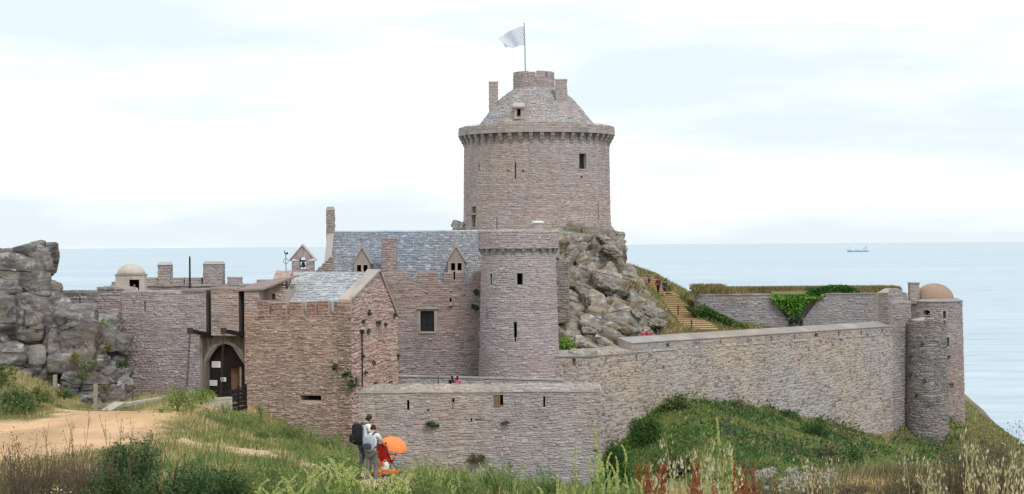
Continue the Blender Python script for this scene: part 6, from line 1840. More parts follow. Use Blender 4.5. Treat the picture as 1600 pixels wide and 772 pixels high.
# not under the low wall, gatehouse or rocks
keep_ &= ~((y > 109) & (x > -10.5)) & ~((x < -9.5) & (y > 110.0 + (x + 9.9) * -.36 - .6))
p_tr = np.clip((trd - .35 + edge * .35) / .9, .04, 1)
keep_ &= RS.uniform(0, 1, len(x)) < p_tr
x, y = x[keep_], y[keep_]; trd = trd[keep_]; bare = bare[keep_]; px0 = px0[keep_]
z = height(x, y)
pn = fbm(x * .22, y * .22, 7.0); pn2 = fbm(x * .8, y * .8, 8.0, 3)
dry = ((pn + (pn2 - .5) * .5) > .51) | (trd < 1.6) | (bare < 1.1)
dry &= RS.uniform(0, 1, len(x)) < .85
dry &= ~((y < 44) & (px0 > 150) & (px0 < 1000) & (RS.uniform(0, 1, len(x)) < .75))
near = y < 44
heath = near & ((px0 > 1140 + RS.uniform(-60, 60, len(x))) | (px0 < 165 + RS.uniform(-30, 30, len(x))))
hgt = RS.uniform(.10, .36, len(x)) * np.where(heath, .8, 1) * (1 + 1.0 * np.clip(pn2 - .4, 0, 1)) * np.where(trd < 1.5, .45, 1) * np.clip(bare / 1.8, .35, 1)
hgt *= np.clip((y - 6) / 26, .4, 1.35)
wid = .008 + y * .00034
def sub(m): return np.stack([x[m], y[m], z[m] - .03], -1)
m = ~dry
sel = RS.uniform(0, 1, m.sum())
cg = pick(GREEN, m.sum()); cd = pick(OLIVE, m.sum()); cg = np.where((sel < .3)[:, None], cd, cg)
hm = heath[m] & (RS.uniform(0, 1, m.sum()) < .85)
cg = np.where(hm[:, None], pick(np.concatenate([BROWN, PURPLE, OLIVE, STRAW[2:4]]), m.sum()), cg)
cg *= (.6 + .9 * pn2[m])[:, None]
tag(blades('meadow_grass', sub(m), hgt[m], wid[m], cg), 'long green grass covering the slope in front of the castle', 'grass', kind='stuff')
m = dry
tag(blades('dry_grass', sub(m), hgt[m] * .85, wid[m], pick(STRAW, m.sum()) * (.8 + .45 * pn2[m])[:, None]), 'straw coloured dry grass along the path edges', 'dry grass', kind='stuff')

n = 5200
xp = RS.uniform(-30, 4, n); yp = RS.uniform(60, 104, n); kp = (poly_dist(xp, yp, PATH) < .5 + RS.uniform(-.5, .6, n)) & (RS.uniform(0, 1, n) < np.clip(1.1 - np.abs(poly_dist(xp, yp, PATH)) / 2.2, .25, 1)); xp, yp = xp[kp], yp[kp]
D, Fc = ico(1); rs = RS.uniform(.015, .06, len(xp)); V = D[None] * rs[:, None, None] * np.array([1, 1, .6]) * RS.uniform(.7, 1.3, (len(xp), 1, 3)) + np.stack([xp, yp, height(xp, yp)], -1)[:, None]
tag(npmesh('gravel', V.reshape(-1, 3), (np.arange(len(xp))[:, None, None] * len(D) + Fc[None]).reshape(-1, 3), M['leaf'], None, np.repeat(pick(pal('b79b78', 'c9b090', 'a08a70', '8f8070'), len(xp), .2), len(D), 0)), 'loose gravel scattered on the sandy path', 'gravel', kind='stuff')
# the green mound in front of the long wall and the cliff slope at the right
def inpx(x, y, z, poly):
    px, py = px_of(x, y, z)
    return poly_dist(px, py, np.array(poly, float)) < 0
n = 150000
y = RS.uniform(96, 172, n); x = RS.uniform(3, 48, n)
fx_, fy_ = FW.O; s_ = (x - fx_) * FW.N[0] + (y - fy_) * FW.N[1]
kp = (s_ > .1) | ((x - BC.cx) * 1 > BR + .3)
kp &= ((x - BC.cx) ** 2 + (y - BC.cy) ** 2 > BR ** 2) & ((x - UC.cx) ** 2 + (y - UC.cy) ** 2 > UR ** 2)
x, y, s_ = x[kp], y[kp], s_[kp]; z = height(x, y)
q1 = fbm(x * .16, y * .16, 3.0); q2 = fbm(x * .55, y * .55, 6.0, 3)
qq = q1 + (q2 - .5) * .6
green = (qq < .52) & (x < 19 + q2 * 7)
colr = np.where(green[:, None], pick(LUSH, len(x)) * .8, pick(np.concatenate([OLIVE, BROWN[:2], GREEN[:3], STRAW[1:3]]), len(x)))
dk = (q2 > .60 + .05 * (x > 21)) & (RS.uniform(0, 1, len(x)) < .8)
colr = np.where(dk[:, None], pick(DARKG, len(x)), colr)
colr *= (.85 + .7 * q2)[:, None]
hh = RS.uniform(.10, .30, len(x)) * (1 + dk * .7)
tag(blades('mound_grass', np.stack([x, y, z - .05], -1), hh, RS.uniform(.05, .1, len(x)), colr, lean=.9, wind=(.2, -.1)), 'green and brown turf on the mound below the long wall', 'grass', kind='stuff')

n = 70000
y = RS.uniform(96, 165, n); x = RS.uniform(4, 40, n)
s_ = (x - fx_) * FW.N[0] + (y - fy_) * FW.N[1]
q2 = fbm(x * .35, y * .35, 31.0, 4); q3 = fbm(x * .9, y * .9, 32.0, 3)
kp = (s_ > .2) & ((x - BC.cx) ** 2 + (y - BC.cy) ** 2 > (BR + .2) ** 2) & (q2 + (q3 - .5) * .5 > .495 + .005 * np.clip(x - 20, -8, 30)) & ((x - UC.cx) ** 2 + (y - UC.cy) ** 2 > (UR + .2) ** 2)
x, y, q2, q3 = x[kp], y[kp], q2[kp], q3[kp]
z = height(x, y) + RS.uniform(0, 1, len(x)) ** 1.5 * np.clip((q2 - .40) * 4.5 + (q3 - .5), .1, 1.1) * .75
base = np.where((q3 > .55)[:, None], pick(np.concatenate([IVY, DARKG]), len(x)), pick(np.concatenate([LUSH, OLIVE[:2]]), len(x)))
base = np.where(((q2 > .6) & (x > 14))[:, None], pick(np.concatenate([DARKG, PURPLE]), len(x)), base)
tag(leaves('bramble_cover', np.stack([x, y, z], -1), RS.uniform(.12, .3, len(x)), base * (.75 + .7 * q3)[:, None], None, .6, .9), 'leafy bramble and bracken cover on the mound below the long wall', 'undergrowth', kind='stuff')
# grass on the keep hill and the battery
n = 60000
y = RS.uniform(146, 192, n); x = RS.uniform(3, 26, n)
s_ = (x - fx_) * FW.N[0] + (y - fy_) * FW.N[1]
sA = P(1098, 515, 165); sB = P(1013, 434, 187)
sd = line_dist(x, y, [(sA.x, sA.y), (sB.x, sB.y)])
kp = (s_ < -2) & (sd > 1.9) & (np.hypot((x - 8) / 5.2, (y - 158) / 13) > .98) & ((x - KC.cx) ** 2 + (y - KC.cy) ** 2 > (KR + .2) ** 2)
x, y = x[kp], y[kp]; z = height(x, y)
q2 = fbm(x * .4, y * .4, 6.0, 4)
colr = np.where((q2 > .56)[:, None], pick(np.concatenate([OLIVE, GREEN[:2]]), len(x)), pick(np.concatenate([STRAW, BROWN, OLIVE]), len(x)))
tag(blades('hill_grass', np.stack([x, y, z - .04], -1), RS.uniform(.12, .5, len(x)), RS.uniform(.04, .09, len(x)), colr * (.75 + .5 * q2)[:, None], lean=.8), 'dry and olive grass on the hill beside the earth stairway', 'grass', kind='stuff')
n = 16000
u_ = RS.uniform(vu(1086), vu(1412), n); dd = RS.uniform(-5.2, -.3, n)
gp = np.array([GW.pt(a, d, 0) for a, d in zip(u_, dd)])
gp[:, 2] = zt_ + .05 + np.clip((-dd - .3) / 1.0, 0, 1) * .42
emb = ~((u_ > vu(1206)) & (u_ < vu(1282)) & (dd > -.9))
gp = gp[emb]; u_ = u_[emb]
kk = fbm(gp[:, 0] * .5, gp[:, 1] * .5, 2.0, 3)
bt_ = (np.abs(u_ - vu(1110)) < 1.6)
tag(blades('rampart_grass', gp, RS.uniform(.1, .4, len(gp)) * (1 + bt_ * .9), RS.uniform(.05, .09, len(gp)), pick(np.concatenate([BROWN, STRAW[2:4], OLIVE]), len(gp)) * (.7 + .6 * kk)[:, None], lean=.8), 'brownish dry grass growing along the top of the battery', 'grass', kind='stuff')

# ivy over the embrasure
def ivy(name, label, cat, pts, size, palette, group=None, kind=None):
    pts = np.asarray(pts)
    c = pts.mean(0)
    t = empty(name, (c[0], c[1], pts[:, 2].min()), label, cat, group)
    kk = fbm(pts[:, 0] * 1.3, pts[:, 1] * 1.3, pts[:, 2] * 1.3, 3)
    leaves('foliage', pts, RS.uniform(.6, 1.4, len(pts)) * size, pick(palette, len(pts)) * (.55 + .9 * kk)[:, None], t, .7)
    lo = Vector((c[0], c[1] + .1, pts[:, 2].min())); mb = MB()
    for i in range(4):
        q = Vector(pts[RS.randint(len(pts))]) + Vector((0, .1, 0)); mb.tube([lo, lo.lerp(q, .5) + Vector((RS.uniform(-.2, .2), 0, .1)), q], [.05, .035, .02], 4)
    if 'stem_5a4a38' not in M: M['stem_5a4a38'] = flat_mat('stem', '5a4a38', '5a4a38', 10, .9, bump=0)
    mb.build('stem', M['stem_5a4a38'], t)
    return t
poly = [(1196, 458), (1200, 450), (1215, 452), (1240, 450), (1262, 453), (1268, 462), (1290, 463), (1278, 470), (1272, 466), (1262, 476), (1252, 486), (1248, 494), (1228, 490), (1212, 474)]
def pts_in(poly, n, Yf):
    poly = np.array(poly, float); lo, hi = poly.min(0), poly.max(0); out = []
    while len(out) < n:
        q = RS.uniform(lo, hi, (n, 2)); q = q[poly_dist(q[:, 0], q[:, 1], poly) < 0]
        out.extend(q[:n - len(out)])
    return np.array([tuple(P(a, b2, Yf(a, b2))) for a, b2 in out])
ivy('ivy', 'bright green creeper hanging over the splayed embrasure of the battery', 'creeper', pts_in(poly, 3800, lambda a, b2: 173.7 + RS.uniform(-.3, .5) + max(0, 466 - b2) * .18), .26, pal('5d8a34', '6e9c40', '4d7a2c', '7da64c'))
ivy('ivy', 'dark green ivy heap on top of the battery, right of the bright creeper', 'creeper', pts_in([(1258, 458), (1264, 450), (1285, 449), (1296, 445.5), (1325, 446), (1338, 452), (1346, 458), (1310, 461), (1285, 462)], 2400, lambda a, b2: 175.5 + RS.uniform(-1.2, 1.2)), .26, pal('3f6a2e', '4c7836', '33582a', '568040'))
bush('bush', 'dark leafy bush with pale blossoms at the foot of the splayed embrasure', 'bush', P(1243, 505, 173.2), (.85, .7, .95), 1500, .2, np.concatenate([IVY, DARKG, pal('b9bfae')]), k=10)
poly = [(1068, 478), (1085, 482), (1100, 476), (1122, 488), (1150, 502), (1172, 512), (1150, 514), (1118, 513), (1092, 500)]
ivy('shrub', 'low green scrub on the bank between the stairway and the battery', 'scrub', pts_in(poly, 2600, lambda a, b2: 171 + RS.uniform(-1.5, 1.0)), .28, np.concatenate([IVY, GREEN[:2]]))
for px, py, Y, r, lab in ((1068, 470, 174, .7, 'wispy bush against the sea right of the stairway, halfway up'), (1046, 455, 180, .5, 'small wispy bush against the sea right of the two walkers')):
    bush('wispy_bush', lab, 'bush', P(px, py, Y), (r, r, r * 1.3), 240, .16, OLIVE, k=9, fill=.3)

# single bushes and weeds
B = [('fig_bush', 'bright leafy bush growing beside the foot of the round tower', 'bush', P(884, 548, 141), (1.0, .8, 1.15), 1500, .2, pal('7ba043', '8fb254', '6a8f38', '9dbb66'), 9),
     ('bush', 'rounded dark green bush against the long wall at the near end of the mound', 'bush', P(1006, 690, 124.5), (1.45, 1.1, 1.75), 3600, .17, np.concatenate([IVY, LUSH[:2]]), 12),
     ('bush', 'dark ivy thicket at the corner right of the low front wall', 'bush', P(962, 762, 112), (1.0, 1.0, 2.6), 3600, .17, IVY, 14),
     ('bush', 'dark scrub patch in the hollow below the mound', 'bush', P(1052, 748, 112.5), (1.6, 1.0, 1.5), 2400, .16, np.concatenate([PURPLE, DARKG]), 12),
     ('bush', 'dark green bramble on the shoulder of the mound, below the long wall', 'bush', P(1275, 690, 135), (1.3, 1.2, 1.7), 2400, .17, np.concatenate([IVY, DARKG]), 12),
     ('bush', 'dark green bramble running down the right flank of the mound', 'bush', P(1335, 742, 128), (1.3, 1.2, 1.9), 2400, .17, np.concatenate([IVY, DARKG]), 12),
     ('bush', 'purplish dark bramble left of the green one on the right flank of the mound', 'bush', P(1288, 728, 126), (1.0, 1.0, 1.4), 1800, .15, np.concatenate([PURPLE, DARKG]), 12),
     ('bush', 'grey green scrub on the crest of the mound, touching the long wall', 'bush', P(1054, 640, 133), (1.2, .8, .9), 1500, .17, np.concatenate([DARKG, OLIVE]), 10),
     ('bush', 'brown scrub on the crest of the mound under the middle of the long wall', 'bush', P(1155, 640, 138.5), (1.0, .8, .7), 1100, .15, np.concatenate([BROWN, OLIVE]), 10),
     ('bush', 'green scrub clump at the foot of the long wall, right of the brown one', 'bush', P(1228, 655, 143), (1.6, .9, .7), 1400, .16, np.concatenate([DARKG, GREEN[:2]]), 12)]
for (nm, lab, cat, c_, r, n_, sz, pl__, k_) in B:
    bush(nm, lab, cat, c_, r, n_, sz, pl__, k=k_)
for px, py, Y, r, n_, pl__, lab in [(675, 668, 110.5, (.48, .3, .36), 700, IVY, 'green tuft growing out of the low front wall above its middle'), (745, 722, 110.4, (.7, .35, .62), 900, np.concatenate([OLIVE, BROWN, DARKG]), 'brownish bush rooted low in the low front wall, below the shutter'),
                                (791, 663, 110.5, (.36, .25, .22), 350, np.concatenate([BROWN, PURPLE]), 'small withered tuft on the low front wall right of the shutter'), (744, 461, 132.6, (.35, .3, .45), 420, DARKG, 'upper dark tuft in the corner between manor and round tower'), (744, 486, 132.4, (.42, .3, .5), 500, IVY, 'lower green tuft in the corner between manor and round tower'),
                                (526, 578, 109.6, (.35, .25, .36), 400, DARKG, 'topmost of three green tufts climbing down the gatehouse corner'), (540, 590, 109.5, (.42, .25, .3), 420, IVY, 'middle of three green tufts climbing down the gatehouse corner'), (554, 605, 109.7, (.4, .3, .5), 600, IVY, 'lowest green tuft at the gatehouse corner, just over the low wall')]:
    bush('wall_tuft', lab, 'wall plant', P(px, py, Y), r, n_, .1, pl__, 'tufts growing on the walls', k=7, stems=3, low=0)
for num, (px, py) in enumerate(sorted(((566, 505), (564, 560), (573, 520), (580, 570), (600, 510), (614, 496), (575, 492), (620, 560), (568, 585), (587, 508)), key=lambda q: q[1])):
    u = su(px); p = GR.S(u, GR.z(px, py), .1)
    bush('small_wall_tuft', 'little green tuft, ' + nth(num + 1) + ' from the top of those dotting the pink gable flank', 'wall plant', p, (.2, .2, RS.uniform(.2, .36)), 160, .08, np.concatenate([IVY, DARKG]), 'tufts on the gable flank', k=5, stems=2, low=0)
for num, (px, py) in enumerate(((1440, 540), (1425, 560), (1424, 590), (1443, 598), (1432, 620), (1448, 636))):
    th = BC.th(px); p = BC.S(BC.u(px), BC.z(px, py), .06)
    bush('small_wall_tuft', 'dark tuft, ' + nth(num + 1) + ' from the top of those on the half round buttress', 'wall plant', p, (.3, .2, .3), 160, .1, np.concatenate([DARKG, BROWN]), 'tufts on the buttress', k=5, stems=2, low=0)
for num, (px, py) in enumerate(((1478, 560), (1482, 603))):
    p = UC.S(UC.u(px), UC.z(px, py), .05)
    bush('small_wall_tuft', ('upper', 'lower')[num] + ' of two dark tufts growing on the side of the domed turret', 'wall plant', p, (.28, .2, .3), 150, .1, np.concatenate([DARKG, BROWN]), 'tufts on the turret', k=5, stems=2, low=0)
# grass tuft at the foot of the keep and on crag ledges
pp = pts_in([(872, 360), (882, 354), (905, 356), (925, 364), (938, 372), (930, 376), (905, 366), (880, 364)], 1500, lambda a, b2: 167 + RS.uniform(-1.2, 1))
tag(blades('ledge_grass', pp - np.array([0, 0, .25]), RS.uniform(.2, .5, len(pp)), .07, pick(np.concatenate([OLIVE, GREEN, STRAW[2:4]]), len(pp)), lean=.9), 'olive grass hanging over the top of the crag under the keep', 'grass', kind='stuff')
pp = np.concatenate([pts_in(q, 420, (lambda Y: (lambda a, b2: Y + RS.uniform(-.8, .5)))(Y)) for q, Y in (([(872, 372), (900, 380), (905, 400), (880, 410)], 165), ([(940, 405), (962, 400), (975, 425), (950, 432)], 166), ([(880, 440), (935, 432), (940, 442), (885, 450)], 160.8), ([(900, 528), (960, 528), (965, 540), (905, 538)], 151.4), ([(905, 472), (960, 466), (1000, 478), (960, 476)], 157), ([(960, 440), (1000, 436), (1020, 470), (985, 460)], 161.5), ([(930, 500), (985, 500), (990, 508), (940, 508)], 155), ([(872, 500), (880, 490), (892, 498), (880, 506)], 152))])
tag(blades('ledge_grass', pp - np.array([0, 0, .2]), RS.uniform(.15, .45, len(pp)), .07, pick(np.concatenate([OLIVE, STRAW, BROWN]), len(pp)), lean=1.0), 'dry grass on the ledges in the middle of the crag', 'grass', kind='stuff')
# bank at the far left and weeds round the bridge
for px, py, Y, r, n_, sz, pl__, lab, k_ in [(20, 640, 96.5, (1.5, 1.1, 1.1), 2000, .16, np.concatenate([GREEN, DARKG]), 'big green weed clump on the bank at the left edge, beside the path', 12), (62, 628, 99, (1.0, .8, .8), 1300, .15, np.concatenate([GREEN, OLIVE]), 'green weed clump on the left bank nearer the rocks', 10), (-8, 600, 101, (1.6, 1.2, 1.3), 1700, .17, np.concatenate([DARKG, GREEN]), 'dark scrub on top of the left bank under the tall rock', 12),
                                      (100, 622, 102, (.8, .6, .6), 700, .13, np.concatenate([DARKG, GREEN]), 'green scrub at the foot of the dark boulders', 9), (155, 512, 111.3, (.7, .5, .7), 260, .15, pal('8a9464', 'a6ac84', '5f7244'), 'sparse pale leafed shrub between the boulders, the higher of two', 9), (140, 576, 110.0, (.8, .5, .65), 500, .14, pal('6f8450', '8c9a66', '56703e', 'b5b79a'), 'leafy shrub between the boulders, the lower of two', 9), (118, 566, 110.0, (.5, .4, .6), 240, .14, OLIVE, 'dry yellowish shrub between the boulders left of the leafy one', 8),
                                      (278, 640, 101.5, (1.2, .8, 1.2), 1700, .13, np.concatenate([GREEN, pal('93a64e', 'a5b45e')]), 'tall yellow green weeds left of the grey concrete bridge wall', 13), (315, 630, 104.5, (1.0, .7, 1.0), 1300, .12, np.concatenate([GREEN, pal('8fae45', 'a3bb58')]), 'tall weeds hiding the left part of the concrete bridge wall', 12), (333, 622, 106.8, (.35, .3, .5), 320, .11, pal('8fb048', '7fa03e'), 'bright green sprig in front of the gate jamb', 6),
                                      (372, 655, 104.2, (.75, .5, .5), 650, .13, pal('86a844', '77983c', '95b453'), 'bright leafy weed below the dark plank screen', 9), (408, 652, 106.2, (.35, .3, .8), 200, .12, pal('93a552', 'a7b766'), 'tall thin weed in front of the gatehouse wall right of the planks', 7), (450, 690, 100.5, (1.4, .9, .9), 1100, .13, GREEN, 'green weed bank under the gun slit of the gatehouse', 12), (395, 690, 97, (1.4, .8, .7), 1200, .13, np.concatenate([GREEN, DARKG]), 'wide green weed clump on the slope between path and gatehouse', 12), (510, 706, 100, (1.1, .7, 1.0), 800, .13, np.concatenate([GREEN, OLIVE]), 'green weeds at the gatehouse corner left of the two visitors', 11), (345, 672, 98, (1.2, .8, .6), 900, .13, np.concatenate([GREEN, OLIVE]), 'olive weed clump on the slope below the bridge wall', 11)]:
    bush('weed_clump', lab, 'weeds', P(px, py, Y), r, n_, sz, pl__, k=k_, asp=.3, fill=.38, stems=7, stemcol='6a7444')

for i, (px, py, Y, rx, rz, fl) in enumerate([(252, 650, 98.5, .9, .9, 0), (268, 632, 102.5, .8, 1.0, 1), (292, 655, 98.5, 1.0, .8, 0), (300, 640, 102, .8, 1.0, 1), (330, 655, 99.5, 1.0, .9, 0), (352, 648, 104, .8, .8, 0), (362, 672, 99, 1.0, .8, 1), (385, 668, 101, .9, .9, 0), (400, 676, 102.5, .8, 1.0, 0), (425, 690, 99, 1.0, .9, 1), (440, 676, 104.5, .8, .9, 1), (470, 694, 101, .9, 1.0, 0), (490, 690, 104, .7, 1.1, 1), (520, 700, 102, .8, 1.0, 0), (545, 712, 99, .8, 1.1, 1), (410, 705, 90, .9, .6, 0), (350, 690, 88, .9, .6, 1), (455, 712, 88, .8, .7, 0)]):
    pp_ = np.concatenate([GREEN, pal('7f9152', '92a25e')] + ([pal('b3b861', 'c2c56e')] if fl else []))
    bush('feathery_weed', ('yellow flowering' if fl else 'green') + ' feathery weeds, ' + nth(i + 1) + ' of the band sloping down past the gatehouse', 'weeds', P(px, py, Y), (rx, rx * .8, rz), 1100, .1, pp_, 'feathery weeds below the gatehouse', k=12, asp=.18, fill=.4, stems=6, up=.8, stemcol='7f8c52')
for px, py, Y, r, n_, pl__, lab in [(168, 548, 111.4, (.5, .4, .5), 300, OLIVE, 'olive shrub tucked between the upper dark boulders by the wall'), (128, 590, 109.2, (.7, .5, .5), 500, np.concatenate([GREEN, BROWN[:2]]), 'mixed green and brown shrub low on the boulders, left side'), (190, 575, 111.2, (.4, .3, .5), 260, DARKG, 'dark shrub on the boulders touching the gatehouse wall'), (165, 612, 108.0, (.6, .4, .4), 380, np.concatenate([BROWN, OLIVE]), 'brown shrub on the lowest boulders behind the taller wooden post')]:
    bush('rock_shrub', lab, 'shrub', P(px, py, Y), r, n_, .12, pl__, k=9)
# near bushes along the bottom of the picture
for px, py, Y, r, n_, sz, pl__, lab, k_ in [(205, 775, 31, (.8, .6, .74), 13000, .085, np.concatenate([DARKG, pal('56725a', '47644c', '6f8a5e')]), 'dark spiky gorse bush in the near left, highest of the row', 16), (260, 790, 30, (.95, .6, .70), 14000, .085, np.concatenate([DARKG, GREEN[:3], pal('5a7658', '6f8f5a')]), 'broad green gorse bush in the near left, middle of the row', 16), (330, 795, 31, (.85, .6, .62), 12000, .085, np.concatenate([DARKG, GREEN[:2]]), 'lighter green gorse bush at the right end of the near row', 16), (160, 800, 28, (.7, .5, .55), 7000, .08, np.concatenate([DARKG, OLIVE[:1]]), 'small dark gorse bush at the bottom edge left of the row', 12)]:
    xg = XY(px, Y); zg_ = H1(xg, Y); r = (r[0], r[1], (P(px, py, Y).z + r[2] - zg_) / .95)
    bush('gorse_bush', lab, 'gorse bush', (xg, Y, zg_), r, n_, sz, pl__, 'gorse bushes in the near left', k=k_, asp=.2, fill=.5, stems=5, up=.5)
def twiggy(name, label, cat, c, w, h, n, colors, group, leafn=300):
    c = Vector(c); t = empty(name, c, label, cat, group); mb = MB(); tips = []
    for i in range(n):
        a = RS.uniform(0, 2 * PI); e = RS.uniform(.1, 1)
        b0 = c + Vector((math.cos(a) * w * .25 * e, math.sin(a) * w * .25 * e, -.05))
        tp = c + Vector((math.cos(a) * w * e, math.sin(a) * w * e * .8, h * RS.uniform(.55, 1.15)))
        md = b0.lerp(tp, .55) + Vector((RS.uniform(-.05, .05), 0, .05))
        mb.tube([b0, md, tp], [.007, .005, .0025], 3, cap=False)
        for q in range(3):
            k = RS.uniform(.4, .9); s0 = b0.lerp(md, k / .55) if k < .55 else md.lerp(tp, (k - .55) / .45)
            e2 = s0 + Vector((RS.uniform(-.13, .13), RS.uniform(-.1, .1), RS.uniform(.05, .2))) * (h / .8)
            mb.tube([s0, e2], [.004, .002], 3, cap=False); tips.append(e2)
        tips.append(tp)
    key = 'twig_' + colors[0]
    if key not in M: M[key] = flat_mat(key, colors[0], colors[0], 10, .9, bump=0)
    mb.build('twigs', M[key], t)
    tp = np.array([tuple(q) for q in tips]); pts = tp[RS.randint(0, len(tp), leafn)] + RS.normal(size=(leafn, 3)) * np.array([.05, .05, .07])
    leaves('foliage', pts, RS.uniform(.02, .045, leafn), pick(pal(*colors), leafn), t, .5)
    return t
for i, (px, py, Y, w, h, lab) in enumerate([(20, 790, 29, .5, .85, 'leftmost purplish brown dead heather shrub at the bottom edge'), (65, 795, 29.5, .5, .75, 'purplish brown heather shrub next to the pale yellow flowers'), (110, 790, 30.5, .5, .85, 'purplish brown heather shrub left of the gorse'), (150, 800, 29, .4, .75, 'brown heather shrub in front of the small dark gorse')]):
    xg = XY(px, Y); zg_ = H1(xg, Y)
    twiggy('heather_shrub', lab, 'heather', (xg, Y, zg_), w, P(px, py, Y).z + h - zg_, 70, ['6a5852', '7a665c', '857066', '6b6a48'], 'brown heather in the near left', 1300)
for i, (px, py, Y, w, h, lab) in enumerate([(1190, 800, 30, .55, .68, 'dark heath shrub under the white flower heads'), (1260, 800, 30, .6, .66, 'dark purplish heath shrub right of the white flower heads'), (1330, 800, 34, .6, .5, 'brown heath shrub in the near right'), (1420, 800, 30, .6, .7, 'olive brown heath shrub in the near right beside the oats'), (1500, 800, 29, .6, .95, 'brown heath shrub behind the dense oats at the right'), (1570, 795, 28, .6, 1.05, 'dark heath shrub at the right edge')]):
    xg = XY(px, Y); zg_ = H1(xg, Y)
    twiggy('heath_shrub', lab, 'heather', (xg, Y, zg_), w, P(px, py, Y).z + h - zg_, 60, ['5f5248', '7a6a5a', '6b6348', '847860'], 'heath shrubs in the near right', 1500)

for i, (px, Y, r, top) in enumerate([(385, 34, .5, 722), (425, 30, .5, 728), (470, 33, .6, 718), (515, 30, .5, 712), (545, 36, .5, 704), (610, 30, .45, 738), (660, 32, .5, 730), (720, 30, .5, 738), (780, 32, .5, 726), (845, 30, .5, 735)]):
    xg = XY(px, Y); zg_ = H1(xg, Y)
    bush('green_weed', 'fresh green leafy weed, ' + nth(i + 1) + ' from the left of those along the bottom edge', 'weeds', (xg, Y, zg_), (r, r * .8, (ZY(px, top, Y) - zg_) / .95), 1500, .075, np.concatenate([GREEN, pal('7d9a50', '8faa5e')]), 'fresh weeds along the bottom edge', k=14, asp=.22, fill=.4, stems=7, up=.7, stemcol='7f8c52')
# flower stalks: one of each kind, then copies
def small_mesh_obj(name, V, F, colr, parent):
    return npmesh(name, np.array(V), np.array(F), M['leaf'], parent, np.array(colr))
def proto_spike(seed, hgt=.62, hook=.5):
    """yellow green weld: leafy stem and a nodding flower spike"""
    t = empty('weld_stalk', (0, 0, 0)); r = random.Random(seed)
    stem = []
    for i in range(9):
        k = i / 8; stem.append(Vector((.05 * math.sin(k * 3 + seed), .02 * math.sin(k * 2), hgt * k)))
    L_ = hgt * .34
    hk = []
    for i in range(9):
        k = i / 8; a = hook * k * k * 2.2
        hk.append(stem[-1] + Vector((L_ * k * math.sin(a) * .6, 0, L_ * k * (1 - .28 * hook * k * k))))
    mb = MB(); mb.tube(stem + hk[1:-1], [.007] * 9 + [.004] * 7, 4, cap=False); mb.build('stem', M['weldstem'], t)
    pts = []; sz = []
    for i in range(150):
        k = r.random(); j = min(7, int(k * 8)); p = hk[j].lerp(hk[j + 1], k * 8 - j); q = (.013 * (1 - .7 * k) + .003)
        a = r.uniform(0, 6.3); pts.append(p + Vector((math.cos(a) * q, math.sin(a) * q, 0))); sz.append(.024)
    n_ = len(pts)
    leaves('flower_spike', np.array([tuple(p) for p in pts]), np.array(sz), pick(pal('c3c97c', 'd3d795', 'b3bb6a', 'dcdfae'), n_, .15), t, .6)
    pts = []
    for i in range(34):
        k = r.random(); p = stem[min(8, int(k * 9))]; a = r.uniform(0, 6.3); pts.append(p + Vector((math.cos(a) * .04, math.sin(a) * .04, 0)))
    leaves('leaf', np.array([tuple(p) for p in pts]), .1, pick(pal('647f3c', '74904a', '56703a'), len(pts)), t, .16, .6)
    return t
M['weldstem'] = flat_mat('weld_stem', '8b9a54', '7d8d4a', 10, .8, bump=0)
M['oatstem'] = flat_mat('oat_stem', 'b9ad7c', 'a9a36c', 10, .8, bump=0)
M['sorrelstem'] = flat_mat('sorrel_stem', '8a5138', '7a4630', 10, .8, bump=0)
M['yarrowstem'] = flat_mat('yarrow_stem', '6f7354', '7d8062', 10, .8, bump=0)
M['drystem'] = flat_mat('dry_stem', '6f6049', '5f553f', 10, .9, bump=0)
def proto_oat(seed, hgt=.85):
    t = empty('oat_stalk', (0, 0, 0)); r = random.Random(seed)
    st_ = [Vector((.10 * (i / 8) ** 2 * (1 if seed % 2 else -1), 0, hgt * i / 8)) for i in range(9)]
    mb = MB(); mb.tube(st_, [.005] * 6 + [.004, .003, .002], 4, cap=False); V = []; 
    for i in range(13):
        k = r.uniform(.6, 1.0); j = min(7, int(k * 8)); p = st_[j].lerp(st_[j + 1], k * 8 - j)
        a = r.uniform(0, 6.3); ln = r.uniform(.04, .13); e = p + Vector((math.cos(a) * ln, math.sin(a) * ln * .7, r.uniform(-.02, .05)))
        mb.tube([p, p.lerp(e, .6) + Vector((0, 0, .03)), e], .0014, 3, cap=False); V.append(e)
    mb.build('stem', M['oatstem'], t)
    for half in (0, 1):
        vs = []; fs = []; cs = []
        for i, e in enumerate(V):
            if i % 2 != half: continue
            for s_ in (-1, 1):
                b_ = len(vs); d = Vector((s_ * .006 + r.uniform(-.008, .008), r.uniform(-.006, .006), -r.uniform(.034, .05))); w_ = Vector((.0075, 0, 0))
                vs += [tuple(e), tuple(e + d * .5 + w_), tuple(e + d), tuple(e + d * .5 - w_)]; fs.append((b_, b_ + 1, b_ + 2, b_ + 3))
                c_ = tuple(pick(pal('c9bf9c', 'ded7c2', 'b3a884'), 1, .1)[0]); cs += [c_] * 4
        small_mesh_obj('spikelets', vs, fs, cs, t)
    pts = np.array([[r.uniform(-.03, .03), r.uniform(-.03, .03), r.uniform(.1, .4) * hgt] for _ in range(4)])
    blades('leaf', pts, .28, .009, pick(STRAW, 4), 1.0, t, (0, 0))
    return t
